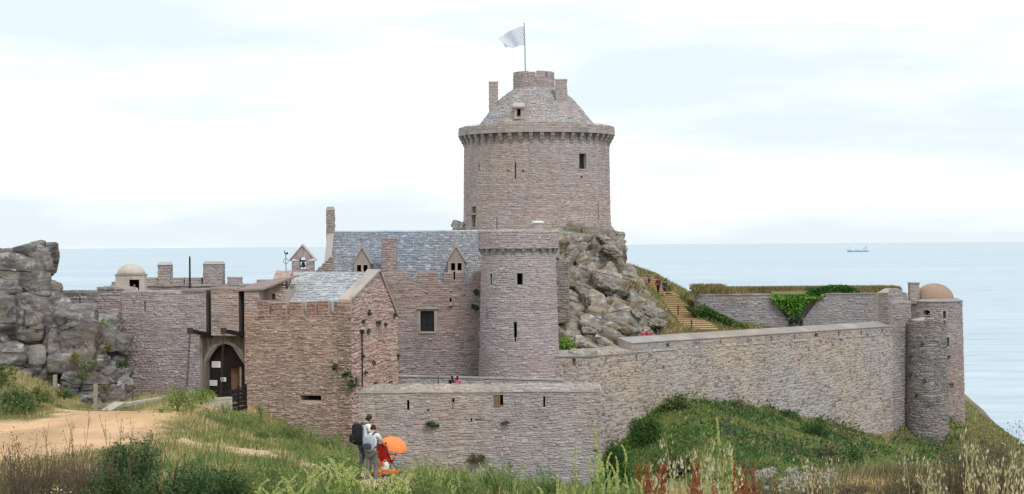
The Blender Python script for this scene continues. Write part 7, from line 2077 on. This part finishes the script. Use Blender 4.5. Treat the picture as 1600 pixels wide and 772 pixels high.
def proto_sorrel(seed, hgt=.75):
    t = empty('sorrel_stalk', (0, 0, 0)); r = random.Random(seed); mb = MB(); pts = []
    mb.tube([(0, 0, 0), (.02, 0, hgt * .5), (.0, 0, hgt)], [.007, .005, .002], 4, cap=False)
    for i in range(10):
        k = r.uniform(.35, .9); a = r.uniform(0, 6.3); l = .05 + .13 * (1 - k)
        b0 = Vector((0, 0, hgt * k)); e = b0 + Vector((math.cos(a) * l * .6, math.sin(a) * l * .6, l * 1.1)); mb.tube([b0, e], [.003, .0015], 3, cap=False)
        for q in range(26): pts.append(b0.lerp(e, r.uniform(.1, 1)) + Vector((r.uniform(-.012, .012), r.uniform(-.012, .012), r.uniform(-.01, .01))))
    for q in range(50): pts.append(Vector((r.uniform(-.012, .012), r.uniform(-.012, .012), hgt * r.uniform(.5, 1))))
    mb.build('stem', M['sorrelstem'], t)
    leaves('seed_plume', np.array([tuple(p) for p in pts]), .018, pick(pal('8f4a30', 'a05c3c', '7d3e28', 'b07850'), len(pts), .2), t, .7)
    return t
def proto_yarrow(seed, hgt=.5):
    t = empty('yarrow_stalk', (0, 0, 0)); r = random.Random(seed); mb = MB(); pts = []
    mb.tube([(0, 0, 0), (.02, 0, hgt * .7)], [.006, .004], 4, cap=False)
    for i in range(9):
        a = r.uniform(0, 6.3); q = r.uniform(0, .07); e = Vector((.02 + math.cos(a) * q, math.sin(a) * q, hgt + r.uniform(-.02, .02))); mb.tube([(.02, 0, hgt * .7), e], [.003, .002], 3, cap=False)
        for w_ in range(16): pts.append(e + Vector((r.gauss(0, .014), r.gauss(0, .014), r.gauss(0, .004))))
    mb.build('stem', M['yarrowstem'], t)
    leaves('flower_head', np.array([tuple(p) for p in pts]), .017, pick(pal('cfc8be', 'dcd6cc', 'b9afa4', 'a3988c'), len(pts), .1), t, .9)
    return t
def proto_dry(seed, hgt=.8):
    t = empty('dry_stalk', (0, 0, 0)); r = random.Random(seed); mb = MB(); pts = []
    s_ = [Vector((.05 * math.sin(i + seed), .02 * math.cos(i), hgt * i / 5)) for i in range(6)]
    mb.tube(s_, [.006, .005, .005, .004, .003, .002], 4, cap=False)
    for i in range(9):
        k = r.uniform(.3, .95); j = min(4, int(k * 5)); p = s_[j].lerp(s_[j + 1], k * 5 - j); a = r.uniform(0, 6.3); l = r.uniform(.06, .2)
        e = p + Vector((math.cos(a) * l * .5, math.sin(a) * l * .5, l)); mb.tube([p, e], [.003, .0015], 3, cap=False); pts.append(e)
        for q in range(3): pts.append(p.lerp(e, r.random()))
    mb.build('stem', M['drystem'], t)
    leaves('seed_heads', np.array([tuple(p) for p in pts]), .022, pick(np.concatenate([BROWN, OLIVE]), len(pts)), t, .6)
    return t
def copy_tree(o):
    c = o.copy(); col.objects.link(c)
    for ch in o.children:
        d = ch.copy(); col.objects.link(d); d.parent = c
    return c
def plant_rows(protos, spots, label, cat, group):
    used = set()
    spots = sorted(spots)
    for num, (px, ptop, Y, hs) in enumerate(spots):
        k = RS.randint(len(protos)); o = protos[k]
        if k in used: o = copy_tree(o)
        used.add(k)
        xw = XY(px, Y); zg = H1(xw, Y)
        ztop = ZY(px, ptop, Y)
        o.location = (xw, Y, zg - .02)
        s_ = max(.35, ztop - zg) / hs
        w_ = .35 * min(s_, 1.2) + .6
        o.scale = (w_ * RS.choice([-1, 1]), w_, s_)
        o.rotation_euler = (RS.uniform(-.06, .06), RS.uniform(-.08, .08), RS.uniform(-.5, .5))
        tag(o, label[0] + ', ' + nth(num + 1) + ' from the left ' + label[1], cat, group)
    for k, o in enumerate(protos):
        if k not in used:
            for ch in list(o.children): bpy.data.objects.remove(ch)
            bpy.data.objects.remove(o)
def spots(n, x0, x1, t0, t1, Y0, Y1, hs):
    return [(RS.uniform(x0, x1), RS.uniform(t0, t1), RS.uniform(Y0, Y1), hs) for _ in range(n)]
S1 = spots(24, 500, 562, 694, 750, 18, 25, .83) + spots(20, 562, 640, 722, 762, 17, 24, .83) + spots(10, 440, 500, 715, 760, 19, 26, .83) + spots(12, 400, 470, 732, 765, 18, 25, .83)
plant_rows([proto_spike(i, hook=h_) for i, h_ in ((1, .9), (2, 1.0), (3, .6), (4, 1.0))], S1, ('nodding yellow green spike', 'of those before the two visitors'), 'wild flower', 'yellow green spikes in front of the visitors')
S2 = [(930, 655, 25, .83), (1130, 650, 24, .83)] + spots(30, 870, 1000, 690, 762, 23, 30, .83) + spots(10, 840, 1000, 735, 768, 22, 26, .83) + spots(10, 1070, 1180, 690, 750, 24, 28, .83)
plant_rows([proto_spike(i, hook=h_) for i, h_ in ((11, .05), (12, .15), (13, .1), (14, .3))], S2, ('upright yellow green spike', 'of those below the low wall corner'), 'wild flower', 'upright spikes right of centre')
S3 = [(1118, 684, 25, .85), (1124, 690, 25.2, .85), (1112, 688, 25.1, .85), (1050, 672, 26, .85)] + spots(10, 1060, 1150, 695, 750, 18, 27, .85) + spots(8, 1010, 1060, 712, 755, 18, 27, .85)
plant_rows([proto_oat(i) for i in (1, 2, 3)], S3, ('pale drooping wild oat', 'of those among the red sorrel'), 'wild oat', 'wild oats right of centre')
S4 = spots(9, 1390, 1480, 700, 750, 24, 31, .85) + spots(20, 1495, 1600, 690, 752, 20, 30, .85) + spots(5, 1230, 1300, 712, 745, 22, 30, .85) + [(1518, 668, 26, .85), (1505, 690, 26, .85)]
plant_rows([proto_oat(i, .9) for i in (4, 5, 6)], S4, ('pale drooping wild oat', 'of those towards the right edge'), 'wild oat', 'wild oats at the right')
S5 = spots(14, 1000, 1034, 700, 750, 20, 27, .75) + spots(10, 1062, 1112, 712, 752, 20, 27, .75) + spots(9, 1145, 1172, 712, 750, 20, 27, .75)
plant_rows([proto_sorrel(i) for i in (1, 2, 3)], S5, ('rusty red sorrel stalk', 'of those below the green mound'), 'sorrel', 'red sorrel stalks')
S6 = spots(36, 1176, 1300, 730, 765, 22, 31, .5)
plant_rows([proto_yarrow(i) for i in (1, 2)], S6, ('flat white flower head', 'of those below the mound'), 'wild flower', 'white flower heads in the near right')
S7 = [(124, 652, 29, .8), (176, 660, 28, .8), (180, 650, 28.5, .8), (46, 690, 28, .8), (35, 688, 28, .8), (75, 665, 29, .8), (112, 676, 28, .8), (132, 650, 28, .8), (155, 668, 29, .8), (232, 668, 30, .8), (208, 664, 30, .8), (290, 690, 30, .8), (10, 700, 28, .8), (60, 700, 28, .8), (90, 690, 28, .8), (195, 690, 28, .8), (250, 690, 29, .8)]
plant_rows([proto_dry(i) for i in (1, 2, 3)], S7, ('thin brown dry stalk', 'of those before the sandy path'), 'dry stalk', 'dry stalks in front of the path')
S8 = spots(10, 640, 700, 700, 745, 36, 44, .83) + spots(16, 700, 830, 710, 760, 34, 44, .83) + spots(10, 640, 830, 740, 768, 26, 32, .83)
plant_rows([proto_spike(i, hook=.2) for i in (21, 22)], S8, ('slender yellow green weed', 'of those below the low wall'), 'wild flower', 'slender weeds below the low wall')
# tall soft fennel-like weeds in front of the low wall and beside the visitors
for px, py, Y, r, n_, lab in [(665, 775, 46, (.5, .4, 1.0), 1300, 'feathery green weed clump right of the stroller, below the low wall'), (715, 785, 44, (.55, .4, .85), 1300, 'feathery green weed clump below the middle of the low wall'), (775, 785, 44, (.5, .4, .95), 1300, 'feathery weed clump below the right half of the low wall'), (820, 790, 42, (.4, .4, .7), 900, 'small feathery weed clump below the low wall, right of the larger ones'), (530, 740, 53, (.7, .5, 1.0), 1500, 'tall feathery weeds behind the two visitors'), (490, 735, 58, (.8, .5, .8), 1300, 'feathery weeds left of the two visitors'), (628, 760, 50.5, (.35, .3, .7), 700, 'weed clump just right of the orange stroller')]:
    bush('feathery_weed', lab, 'weeds', P(px, py, Y), r, n_, .075, np.concatenate([GREEN, pal('8a9c58', '9cab66')]), k=13, asp=.16, fill=.36, stems=9, up=.8, stemcol='7f8c52')
t = bush('pale_flower_plant', 'weed with pale yellow blossoms among the brown heather', 'wild flower', (XY(92, 27), 27, H1(XY(92, 27), 27)), (.3, .25, .75), 520, .045, np.concatenate([OLIVE, GREEN[:2], pal('ddd9a8', 'e5e0b4')]), k=8)
# ------------------------------------------------------------------ people
M['skin'] = flat_mat('skin', 'b98a70', 'c4957a', 6, .6, bump=0)
def cloth(name, a, b_=None): M[name] = flat_mat(name, a, b_ or a, 9, .9, bump=.25); return M[name]
cloth('hair_dark', '2b2422', '3a302b'); cloth('hair_fair', 'a98f6a', 'b79c74'); cloth('shirt_white', 'e2e4e2', 'd2d6d6'); cloth('trousers_grey', '6a6c6a', '767874'); cloth('trousers_dark', '4d505c', '5a5d68'); cloth('pack_black', '1e1f24', '2a2b32')
cloth('pack_grey', '9aa4b0', 'aab4bf'); cloth('strap_dark', '3c4352', '484f5e'); cloth('maroon', '5f2c3c', '6c3648'); cloth('navy', '31364f', '3c425c'); cloth('black_top', '24242a', '2e2e34'); cloth('pink', 'cf4d88', 'dc6a9c'); cloth('red_top', 'b04a58', 'c05a66'); cloth('purple', '7c5a7a', '8c6a88'); cloth('pale_top', 'ddd6d2', 'ece6e2'); cloth('shoe', '3a3632', '4a4540')
cloth('orange', 'f0854a', 'f4935c'); cloth('red_seat', 'b8281e', 'c6362a'); cloth('bag_white', 'd8dcd6', 'c8d0c8'); cloth('jean', '5a6680', '66728c')
JOBS = []
def skin_job(name, verts, edges, radii, mat, parent, root=0, sub=2):
    me = bpy.data.meshes.new(name); me.from_pydata(verts, edges, [])
    o = bpy.data.objects.new(name, me); col.objects.link(o)
    md = o.modifiers.new('skin', 'SKIN'); md.use_smooth_shade = True
    sv = me.skin_vertices[0].data
    for i, r in enumerate(radii): sv[i].radius = (r, r) if not hasattr(r, '__len__') else r
    sv[root].use_root = True
    ss = o.modifiers.new('sub', 'SUBSURF'); ss.levels = sub; ss.render_levels = sub
    JOBS.append((o, name, mat, parent))
def finish_skins():
    dg = bpy.context.evaluated_depsgraph_get()
    for o, name, mat, parent in JOBS:
        ev = o.evaluated_get(dg)
        me = bpy.data.meshes.new_from_object(ev)
        me.materials.clear(); me.materials.append(mat)
        n_ = bpy.data.objects.new(name, me); col.objects.link(n_); n_.parent = parent
        m0 = o.data; bpy.data.objects.remove(o); bpy.data.meshes.remove(m0)
    JOBS.clear()
class Sk:
    def __init__(s): s.v = []; s.e = []; s.r = []
    def add(s, p, r, prev=None):
        s.v.append(tuple(p)); s.r.append(r)
        if prev is not None: s.e.append((prev, len(s.v) - 1))
        return len(s.v) - 1
def person(label, loc, face, h=1.72, top='shirt_white', legs='trousers_grey', hair='hair_dark', lean=0.0, arms=((.12, -.1), (.12, -.1)), head_tilt=0.0, stride=.12, female=False, skirt=False, long_hair=False, sleeves=.55, legs_len=1.0, crouch=0.0, group=None, shorts=False):
    """face: rotation about z, 0 looks along +y. arms: (forward angle at the shoulder, elbow bend) left then right"""
    t = empty('person', loc, label, 'person', group, face)
    k = h / 1.75
    sh = (.175 if female else .2) * k; hp = .1 * k
    f = lambda x, y, z: Vector((x, y, z))
    hipz = .92 * k - crouch * .42 * k
    def up(z):                                   # spine, leaning forward with height
        q = z - .92 * k
        return f(0, q * math.sin(lean), hipz + q * math.cos(lean))
    pel = up(.95 * k); wst = up(1.1 * k); che = up(1.32 * k); nb = up(1.46 * k); nk = up(1.53 * k)
    hd = nk + f(0, .03 * k + .05 * head_tilt, .10 * k - .02 * head_tilt); tp = hd + f(0, .02 + .05 * head_tilt, .095 * k)
    b = Sk()
    i0 = b.add(pel, .11 * k); i1 = b.add(wst, .105 * k, i0); i2 = b.add(che, .12 * k, i1); i3 = b.add(nb, .06 * k, i2); i4 = b.add(nk, .05 * k, i3)
    i5 = b.add(hd, .088 * k, i4); b.add(tp, .07 * k, i5)
    b.add(hd + f(0, .088 * k, -.02 - .03 * head_tilt), .035 * k, i5)          # face: brow to chin
    nz = b.add(hd + f(0, .1 * k, .0 - .03 * head_tilt), .018 * k, i5)
    J = {}
    for sgn, nm, (fa, eb) in ((-1, 'L', arms[0]), (1, 'R', arms[1])):
        s0 = nb + f(sgn * sh, 0, -.03 * k)
        d1 = f(sgn * .16, math.sin(fa), -math.cos(fa)).normalized()
        el = s0 + d1 * .29 * k
        d2 = f(-sgn * .05, math.sin(fa + eb), -math.cos(fa + eb)).normalized()
        wr = el + d2 * .25 * k
        a = b.add(nb.lerp(s0, .5), .065 * k, i3); a = b.add(s0, .055 * k, a); a = b.add(s0.lerp(el, .5), .045 * k, a); a = b.add(el, .038 * k, a); a = b.add(wr, .026 * k, a)
        pm = wr + d2 * .07 * k; pa = b.add(pm, .03 * k, a)
        sd = Vector((0, 1, 0)) if abs(d2.y) < .8 else Vector((1, 0, 0)); sd = (sd - d2 * sd.dot(d2)).normalized()
        for q, ln in ((-.024, .075), (-.008, .085), (.008, .08), (.024, .062)):
            b0 = b.add(pm + sd * q * k + d2 * .03 * k, .0095 * k, pa); m1 = b.add(pm + sd * q * 1.15 * k + d2 * (.03 + ln * .55) * k, .0085 * k, b0)
            b.add(pm + sd * q * 1.1 * k + d2 * (.03 + ln * .9) * k + f(-sgn * .02, 0, 0) * k, .007 * k, m1)
        th = b.add(wr + d2 * .035 * k + sd * .03 * k, .012 * k, a); b.add(wr + d2 * .075 * k + sd * .055 * k, .009 * k, th)
        J[nm] = (s0, el, wr, pm, d2)
    for sgn in (-1, 1):
        st_ = stride * sgn
        h0 = pel + f(sgn * hp, 0, -.06 * k); kn = f(sgn * hp * 1.05, st_ * .7 + .04 + crouch * .38 * k, .5 * k - crouch * .1 * k); an = f(sgn * hp * 1.05, st_ - .03, .09 * k)
        a = b.add(h0, .085 * k, i0); a = b.add(h0.lerp(kn, .5), .072 * k, a); a = b.add(kn, .052 * k, a); a = b.add(kn.lerp(an, .4), .05 * k, a); a = b.add(an, .035 * k, a)
        b.add(an + f(sgn * .02, .13 * k, -.06 * k), .03 * k, a)
        J['leg%d' % sgn] = (h0, kn, an)
    skin_job('body', b.v, b.e, b.r, M['skin'], t)
    s = Sk()                                     # shirt
    j0 = s.add(pel - f(0, 0, .06 * k), (.155 * k, .125 * k)); j1 = s.add(wst, (.145 * k, .12 * k), j0); j2 = s.add(che, (.175 * k, .135 * k), j1); j3 = s.add(nb, (.085 * k, .08 * k), j2); s.add(nb.lerp(nk, .35), .066 * k, j3)
    for nm in 'LR':
        s0, el, wr, pm, d2 = J[nm]
        a = s.add(nb.lerp(s0, .6), .08 * k, j3); a = s.add(s0, .072 * k, a); a = s.add(s0.lerp(el, .5), .064 * k, a)
        if sleeves > .6: a = s.add(el, .055 * k, a); s.add(el.lerp(wr, .8), .045 * k, a)
        else: s.add(s0.lerp(el, .72), .06 * k, a)
    skin_job('shirt', s.v, s.e, s.r, M[top], t)
    s = Sk(); j0 = s.add(pel + f(0, 0, .02 * k), (.15 * k, .13 * k))
    for sgn in (-1, 1):
        h0, kn, an = J['leg%d' % sgn]
        a = s.add(h0, .105 * k, j0); a = s.add(h0.lerp(kn, .5), .092 * k, a)
        if shorts: s.add(kn + f(0, 0, .03), .08 * k, a)
        else: a = s.add(kn, .075 * k, a); a = s.add(kn.lerp(an, .5), .066 * k, a); s.add(an, .058 * k, a)
    skin_job('trousers', s.v, s.e, s.r, M[legs], t)
    for sgn in (-1, 1):
        an = J['leg%d' % sgn][2]; s = Sk(); a = s.add(an + f(0, -.05 * k, -.045 * k), .042 * k); a = s.add(an + f(0, .06 * k, -.05 * k), .044 * k, a); s.add(an + f(0, .15 * k, -.06 * k), .03 * k, a)
        skin_job('shoe', s.v, s.e, s.r, M['shoe'], t, sub=1)
    s = Sk(); a = s.add(hd + f(0, -.04 * k, -.055 * k), .078 * k); a2 = s.add(hd + f(0, -.024 * k, .03 * k), .1 * k, a); s.add(tp + f(0, -.0, .018 * k), .062 * k, a2)
    if long_hair: a3 = s.add(hd + f(0, -.07 * k, -.12 * k), .07 * k, a); s.add(hd + f(0, -.085 * k, -.24 * k), .05 * k, a3)
    skin_job('hair', s.v, s.e, s.r, M[hair], t)
    for sgn in (-1, 1):
        s = Sk(); a = s.add(hd + f(sgn * .088 * k, 0, .012 * k), .012 * k); s.add(hd + f(sgn * .095 * k, -.008 * k, -.03 * k), .014 * k, a); skin_job('ear', s.v, s.e, s.r, M['skin'], t, sub=1)
        mb = MB(); e_ = hd + f(sgn * .034 * k, .094 * k, .014 * k - .03 * head_tilt); mb.lathe(e_.x, e_.y, [(.002, e_.z - .009), (.011, e_.z), (.002, e_.z + .009)], 8); o = mb.build('eye', M['black'], None); o.parent = t
    mb = MB(); e_ = hd + f(0, .112 * k, -.055 * k - .03 * head_tilt); mb.box(e_.x - .024, e_.x + .024, e_.y - .012, e_.y + .004, e_.z - .006, e_.z + .006); o = mb.build('mouth', M['maroon'], None); o.parent = t
    return t, dict(nb=nb, che=che, wst=wst, hd=hd, k=k, J=J, pel=pel)
def backpack(label, t, d, w, h, dep, mat, smat, pocket):
    """a soft pack on the back of person t, with two shoulder straps"""
    g_ = empty('backpack', t.location, label, 'backpack', None, t.rotation_euler.z)
    k = d['k']; c = d['che'] + Vector((0, -.13 * k - dep / 2, -.08 * k))
    D, Fc = ico(3)
    p = np.sign(D) * np.abs(D) ** .62
    V = p * np.array([w / 2, dep / 2, h / 2]); V[:, 0] *= 1 - .18 * np.clip(V[:, 2] / (h / 2), 0, 1); V[:, 1] *= 1 + .12 * np.clip(-V[:, 2] / (h / 2), 0, 1)
    V += np.array(c) + (fbm(V[:, 0] * 9, V[:, 1] * 9, V[:, 2] * 9, 2)[:, None] - .5) * .03
    o = npmesh('bag', V, Fc, mat, None, smooth=True); o.parent = g_
    V = p * np.array([w * .36, .05, h * .2]) + np.array(c) + np.array([0, -dep / 2 - .02, -h * .2])
    o = npmesh('pocket', V, Fc, pocket, None, smooth=True); o.parent = g_
    for sgn in (-1, 1):
        mb = MB(); x_ = sgn * .1 * k
        pts = [c + Vector((x_ * .6, dep / 2 - .03, h * .42)), d['nb'] + Vector((x_, -.08 * k, .055 * k)), d['nb'] + Vector((x_ * 1.15, .03 * k, .06 * k)), d['che'] + Vector((x_ * 1.35, .15 * k, .0)), d['wst'] + Vector((x_ * 1.7, .07 * k, .04)), c + Vector((x_ * 1.3, dep / 2 - .04, -h * .36))]
        mb.tube(pts, .022, 6); o = mb.build('strap', smat, None); o.parent = g_
    return g_
# the two visitors with the stroller
yg = 49.4
mx_, my_ = XY(567, yg), yg
tm_, dm_ = person('man in a white shirt with dark hair looking down at the stroller', (mx_, my_, ZY(567, 749.5, yg)), math.radians(-62), 1.80, 'shirt_white', 'trousers_dark', lean=.12, head_tilt=.9, arms=((.25, .5), (.15, .3)), sleeves=.5, stride=.1)
backpack('large black backpack on the back of the man in the white shirt', tm_, dm_, .36, .60, .26, M['pack_black'], M['strap_dark'], M['pack_black'])
wx_, wy_ = XY(578, 48.3), 48.3
tw_, dw_ = person('woman in a white top with dark hair seen from behind, reaching towards the stroller', (wx_, wy_, ZY(578, 757, 48.3)), math.radians(-18), 1.62, 'pale_top' if False else 'shirt_white', 'trousers_grey', lean=.14, head_tilt=.8, arms=((.2, .5), (.75, .35)), sleeves=.3, female=True, stride=.06)
backpack('light grey backpack on the back of the woman in the white top', tw_, dw_, .32, .44, .2, M['pack_grey'], M['strap_dark'], M['strap_dark'])
# stroller
sx_, sy_ = XY(600.5, 49.0), 49.0
sz_ = ZY(600, 749, 49.0)
R_ = math.radians(-35)
stl = empty('stroller', (sx_, sy_, sz_), 'red and orange baby stroller with an orange lower tray in front of the couple', 'stroller', None, R_)
def lo(mb, name, mat, parent=stl):
    o = mb.build(name, mat, None); o.parent = parent; return o
for sgn in (-1, 1):
    mb = MB(); x_ = sgn * .2
    mb.tube([(x_, -.42, .98), (x_, -.38, 1.0), (x_, .05, .45), (x_, .38, .1)], .014, 6); mb.tube([(x_, -.32, .1), (x_, .02, .48), (x_, .2, .7)], .014, 6)
    lo(mb, 'frame', M['black'])
mb = MB(); mb.tube([(-.2, -.42, .98), (-.1, -.45, 1.0), (.1, -.45, 1.0), (.2, -.42, .98)], .018, 6); lo(mb, 'handlebar', M['black'])
V = []; Fq = []
for j in range(13):                              # padded seat and back as one shell
    k = j / 12
    if k < .6: yy, zz = -.26 + .22 * (k / .6) ** 1.3, 1.0 - .55 * (k / .6)
    else: yy, zz = -.04 + .32 * (k - .6) / .4, .45 + .06 * (k - .6) / .4
    for i in range(9):
        q = i / 8 * 2 - 1
        V.append((q * .19, yy + .05 * (abs(q) ** 3), zz + .06 * (abs(q) ** 3)))
for j in range(12):
    for i in range(8): Fq.append((j * 9 + i, j * 9 + i + 1, (j + 1) * 9 + i + 1, (j + 1) * 9 + i))
mb = MB(); mb.add(V, Fq); nb_ = len(V); mb.add([(x, y - .03, z - .03) for x, y, z in V], [f[::-1] for f in Fq]); lo(mb, 'seat', M['red_seat'])
mb = MB(); mb.tube([(-.2, .05, .62), (-.17, .26, .64), (0, .3, .65), (.17, .26, .64), (.2, .05, .62)], .024, 8); lo(mb, 'bumper_bar', M['orange'])
mb = MB(); mb.hexa([(-.2, -.34, .42), (.2, -.34, .42), (.2, -.28, .42), (-.2, -.28, .42), (-.2, -.38, .52), (.2, -.38, .52), (.2, -.32, .52), (-.2, -.32, .52)]); lo(mb, 'back_band', M['orange'])
mb = MB()
mb.hexa([(-.21, -.36, .17), (.21, -.36, .17), (.21, .28, .17), (-.21, .28, .17), (-.25, -.42, .25), (.25, -.42, .25), (.25, .32, .25), (-.25, .32, .25)]); lo(mb, 'tray', M['orange'])
for (x_, y_) in ((-.24, -.34), (.24, -.34), (-.22, .36), (.22, .36)):
    w_ = bpy.data.objects.new('wheel', None); col.objects.link(w_); w_.parent = stl; w_.location = (x_, y_, .09)
    V = []; nn_ = 16
    mb = MB()
    for a in range(nn_):
        pass
    ring = [Vector((0, .075 * math.cos(2 * PI * i / nn_), .075 * math.sin(2 * PI * i / nn_))) for i in range(nn_ + 1)]
    mb.tube(ring, .02, 6, cap=False); lo(mb, 'tyre', M['pack_black'], w_)
    mb = MB(); mb.tube([(-.02, 0, 0), (.02, 0, 0)], .055, 12); lo(mb, 'rim', M['pack_grey'], w_)
bagw = empty('carrier_bag', (sx_ + .0, sy_ - .28, sz_ + .26), 'crumpled white carrier bag lying in the orange tray of the stroller', 'bag')
D, Fc = ico(3); V = D * np.array([.11, .08, .14]); V[:, 2] = np.maximum(V[:, 2], -.1); V *= (1 + (fbm(D[:, 0] * 3, D[:, 1] * 3, D[:, 2] * 3, 3) - .5) * .7)[:, None]; V[:, 2] += .12
o = npmesh('bag', V, Fc, M['bag_white'], None); o.parent = bagw
mb = MB(); mb.tube([(-.05, 0, .22), (-.03, 0, .3), (.03, 0, .3), (.05, 0, .22)], .008, 5); o = mb.build('handle', M['bag_white'], None); o.parent = bagw
# orange parasol
pc_ = P(616.5, 693.5, 49.3)
par = empty('parasol', P(604, 722, 49.2), 'orange parasol tilted over the stroller', 'parasol')
ax = Vector((.36, -.34, 1)).normalized()
e1 = ax.cross(Vector((0, 1, 0))).normalized(); e2 = ax.cross(e1)
Rr = .395; nS = 8
def dome(a, k):
    r = Rr * math.sin(k * 1.25) / math.sin(1.25) * (1 - .07 * (math.cos(a * nS) * -.5 + .5) * k ** 3); z = .22 * (math.cos(k * 1.25) - math.cos(1.25)) / (1 - math.cos(1.25))
    return pc_ + e1 * (r * math.cos(a)) + e2 * (r * math.sin(a)) + ax * (z - .06)
for s_ in range(nS):                             # each panel of the cover
    mb = MB(); V = []
    for i in range(5):
        a = 2 * PI * (s_ + i / 4) / nS
        for j in range(7): V.append(dome(a, j / 6))
    mb.add(V, [(i * 7 + j, i * 7 + j + 1, (i + 1) * 7 + j + 1, (i + 1) * 7 + j) for i in range(4) for j in range(6)])
    inv = [v - ax * .006 for v in V]; mb.add(inv, [(i * 7 + j, (i + 1) * 7 + j, (i + 1) * 7 + j + 1, i * 7 + j + 1) for i in range(4) for j in range(6)])
    mb.build('cover_panel', M['orange'], par, True)
mb = MB()
for s_ in range(nS):
    a = 2 * PI * s_ / nS; mb.tube([dome(a, k) - ax * .012 for k in (.05, .35, .7, 1)], .005, 4)
mb.build('ribs', M['black'], par)
mb = MB(); mb.tube([pc_ + ax * .2, pc_ - ax * .1, P(604, 722, 49.2)], .009, 6); mb.build('pole', M['lead'], par)
# distant visitors
def stair_at(py):
    k = (514 - py) / 80.0
    return 165 + 22 * k
def far(label, px, py, Y, face, **kw):
    p = P(px, py, Y)
    return person(label, (p.x, p.y, p.z), face, **kw)
far('walker in a maroon top and dark trousers on the stairway, taller of two', 1028.5, 460.5, stair_at(460.5), math.radians(20), h=1.74, top='maroon', legs='black_top', stride=.16, sleeves=.7, group='walkers on the stairway')
far('walker in a navy top and shorts, right of the maroon one on the stairway', 1038.8, 463.5, stair_at(463), math.radians(15), h=1.66, top='navy', legs='navy', stride=.16, sleeves=.7, shorts=True, group='walkers on the stairway')
far('small walker in a purple top higher on the stairway, half hidden by the slope', 1014.5, 448, stair_at(441), math.radians(30), h=1.45, top='purple', legs='maroon', stride=.1, sleeves=.6, group='walkers on the stairway')
far('left of two visitors in red tops behind the long wall below the crag', 1006.5, 546, 141, math.radians(40), h=1.6, top='red_top', legs='trousers_dark', lean=.2, group='visitors behind the long wall')
far('right of two visitors in red tops behind the long wall below the crag', 1014, 546, 141.6, math.radians(-30), h=1.6, top='red_top', legs='trousers_dark', lean=.2, group='visitors behind the long wall')
far('woman in black with long dark hair sitting behind the low front wall', 706.5, 627, 115.6, math.radians(20), h=1.66, top='black_top', legs='black_top', long_hair=True, female=True, sleeves=.7, group='women behind the low wall')
far('woman in a pink top with long dark hair behind the low front wall', 715, 627, 115.4, math.radians(-20), h=1.64, top='pink', legs='trousers_dark', long_hair=True, female=True, sleeves=.4, group='women behind the low wall')
far('fair haired person in a pale top looking out of the sentry box doorway', 210.5, 482, 119.9, math.radians(175), h=1.62, top='pale_top', legs='trousers_grey', hair='hair_fair')
finish_skins()
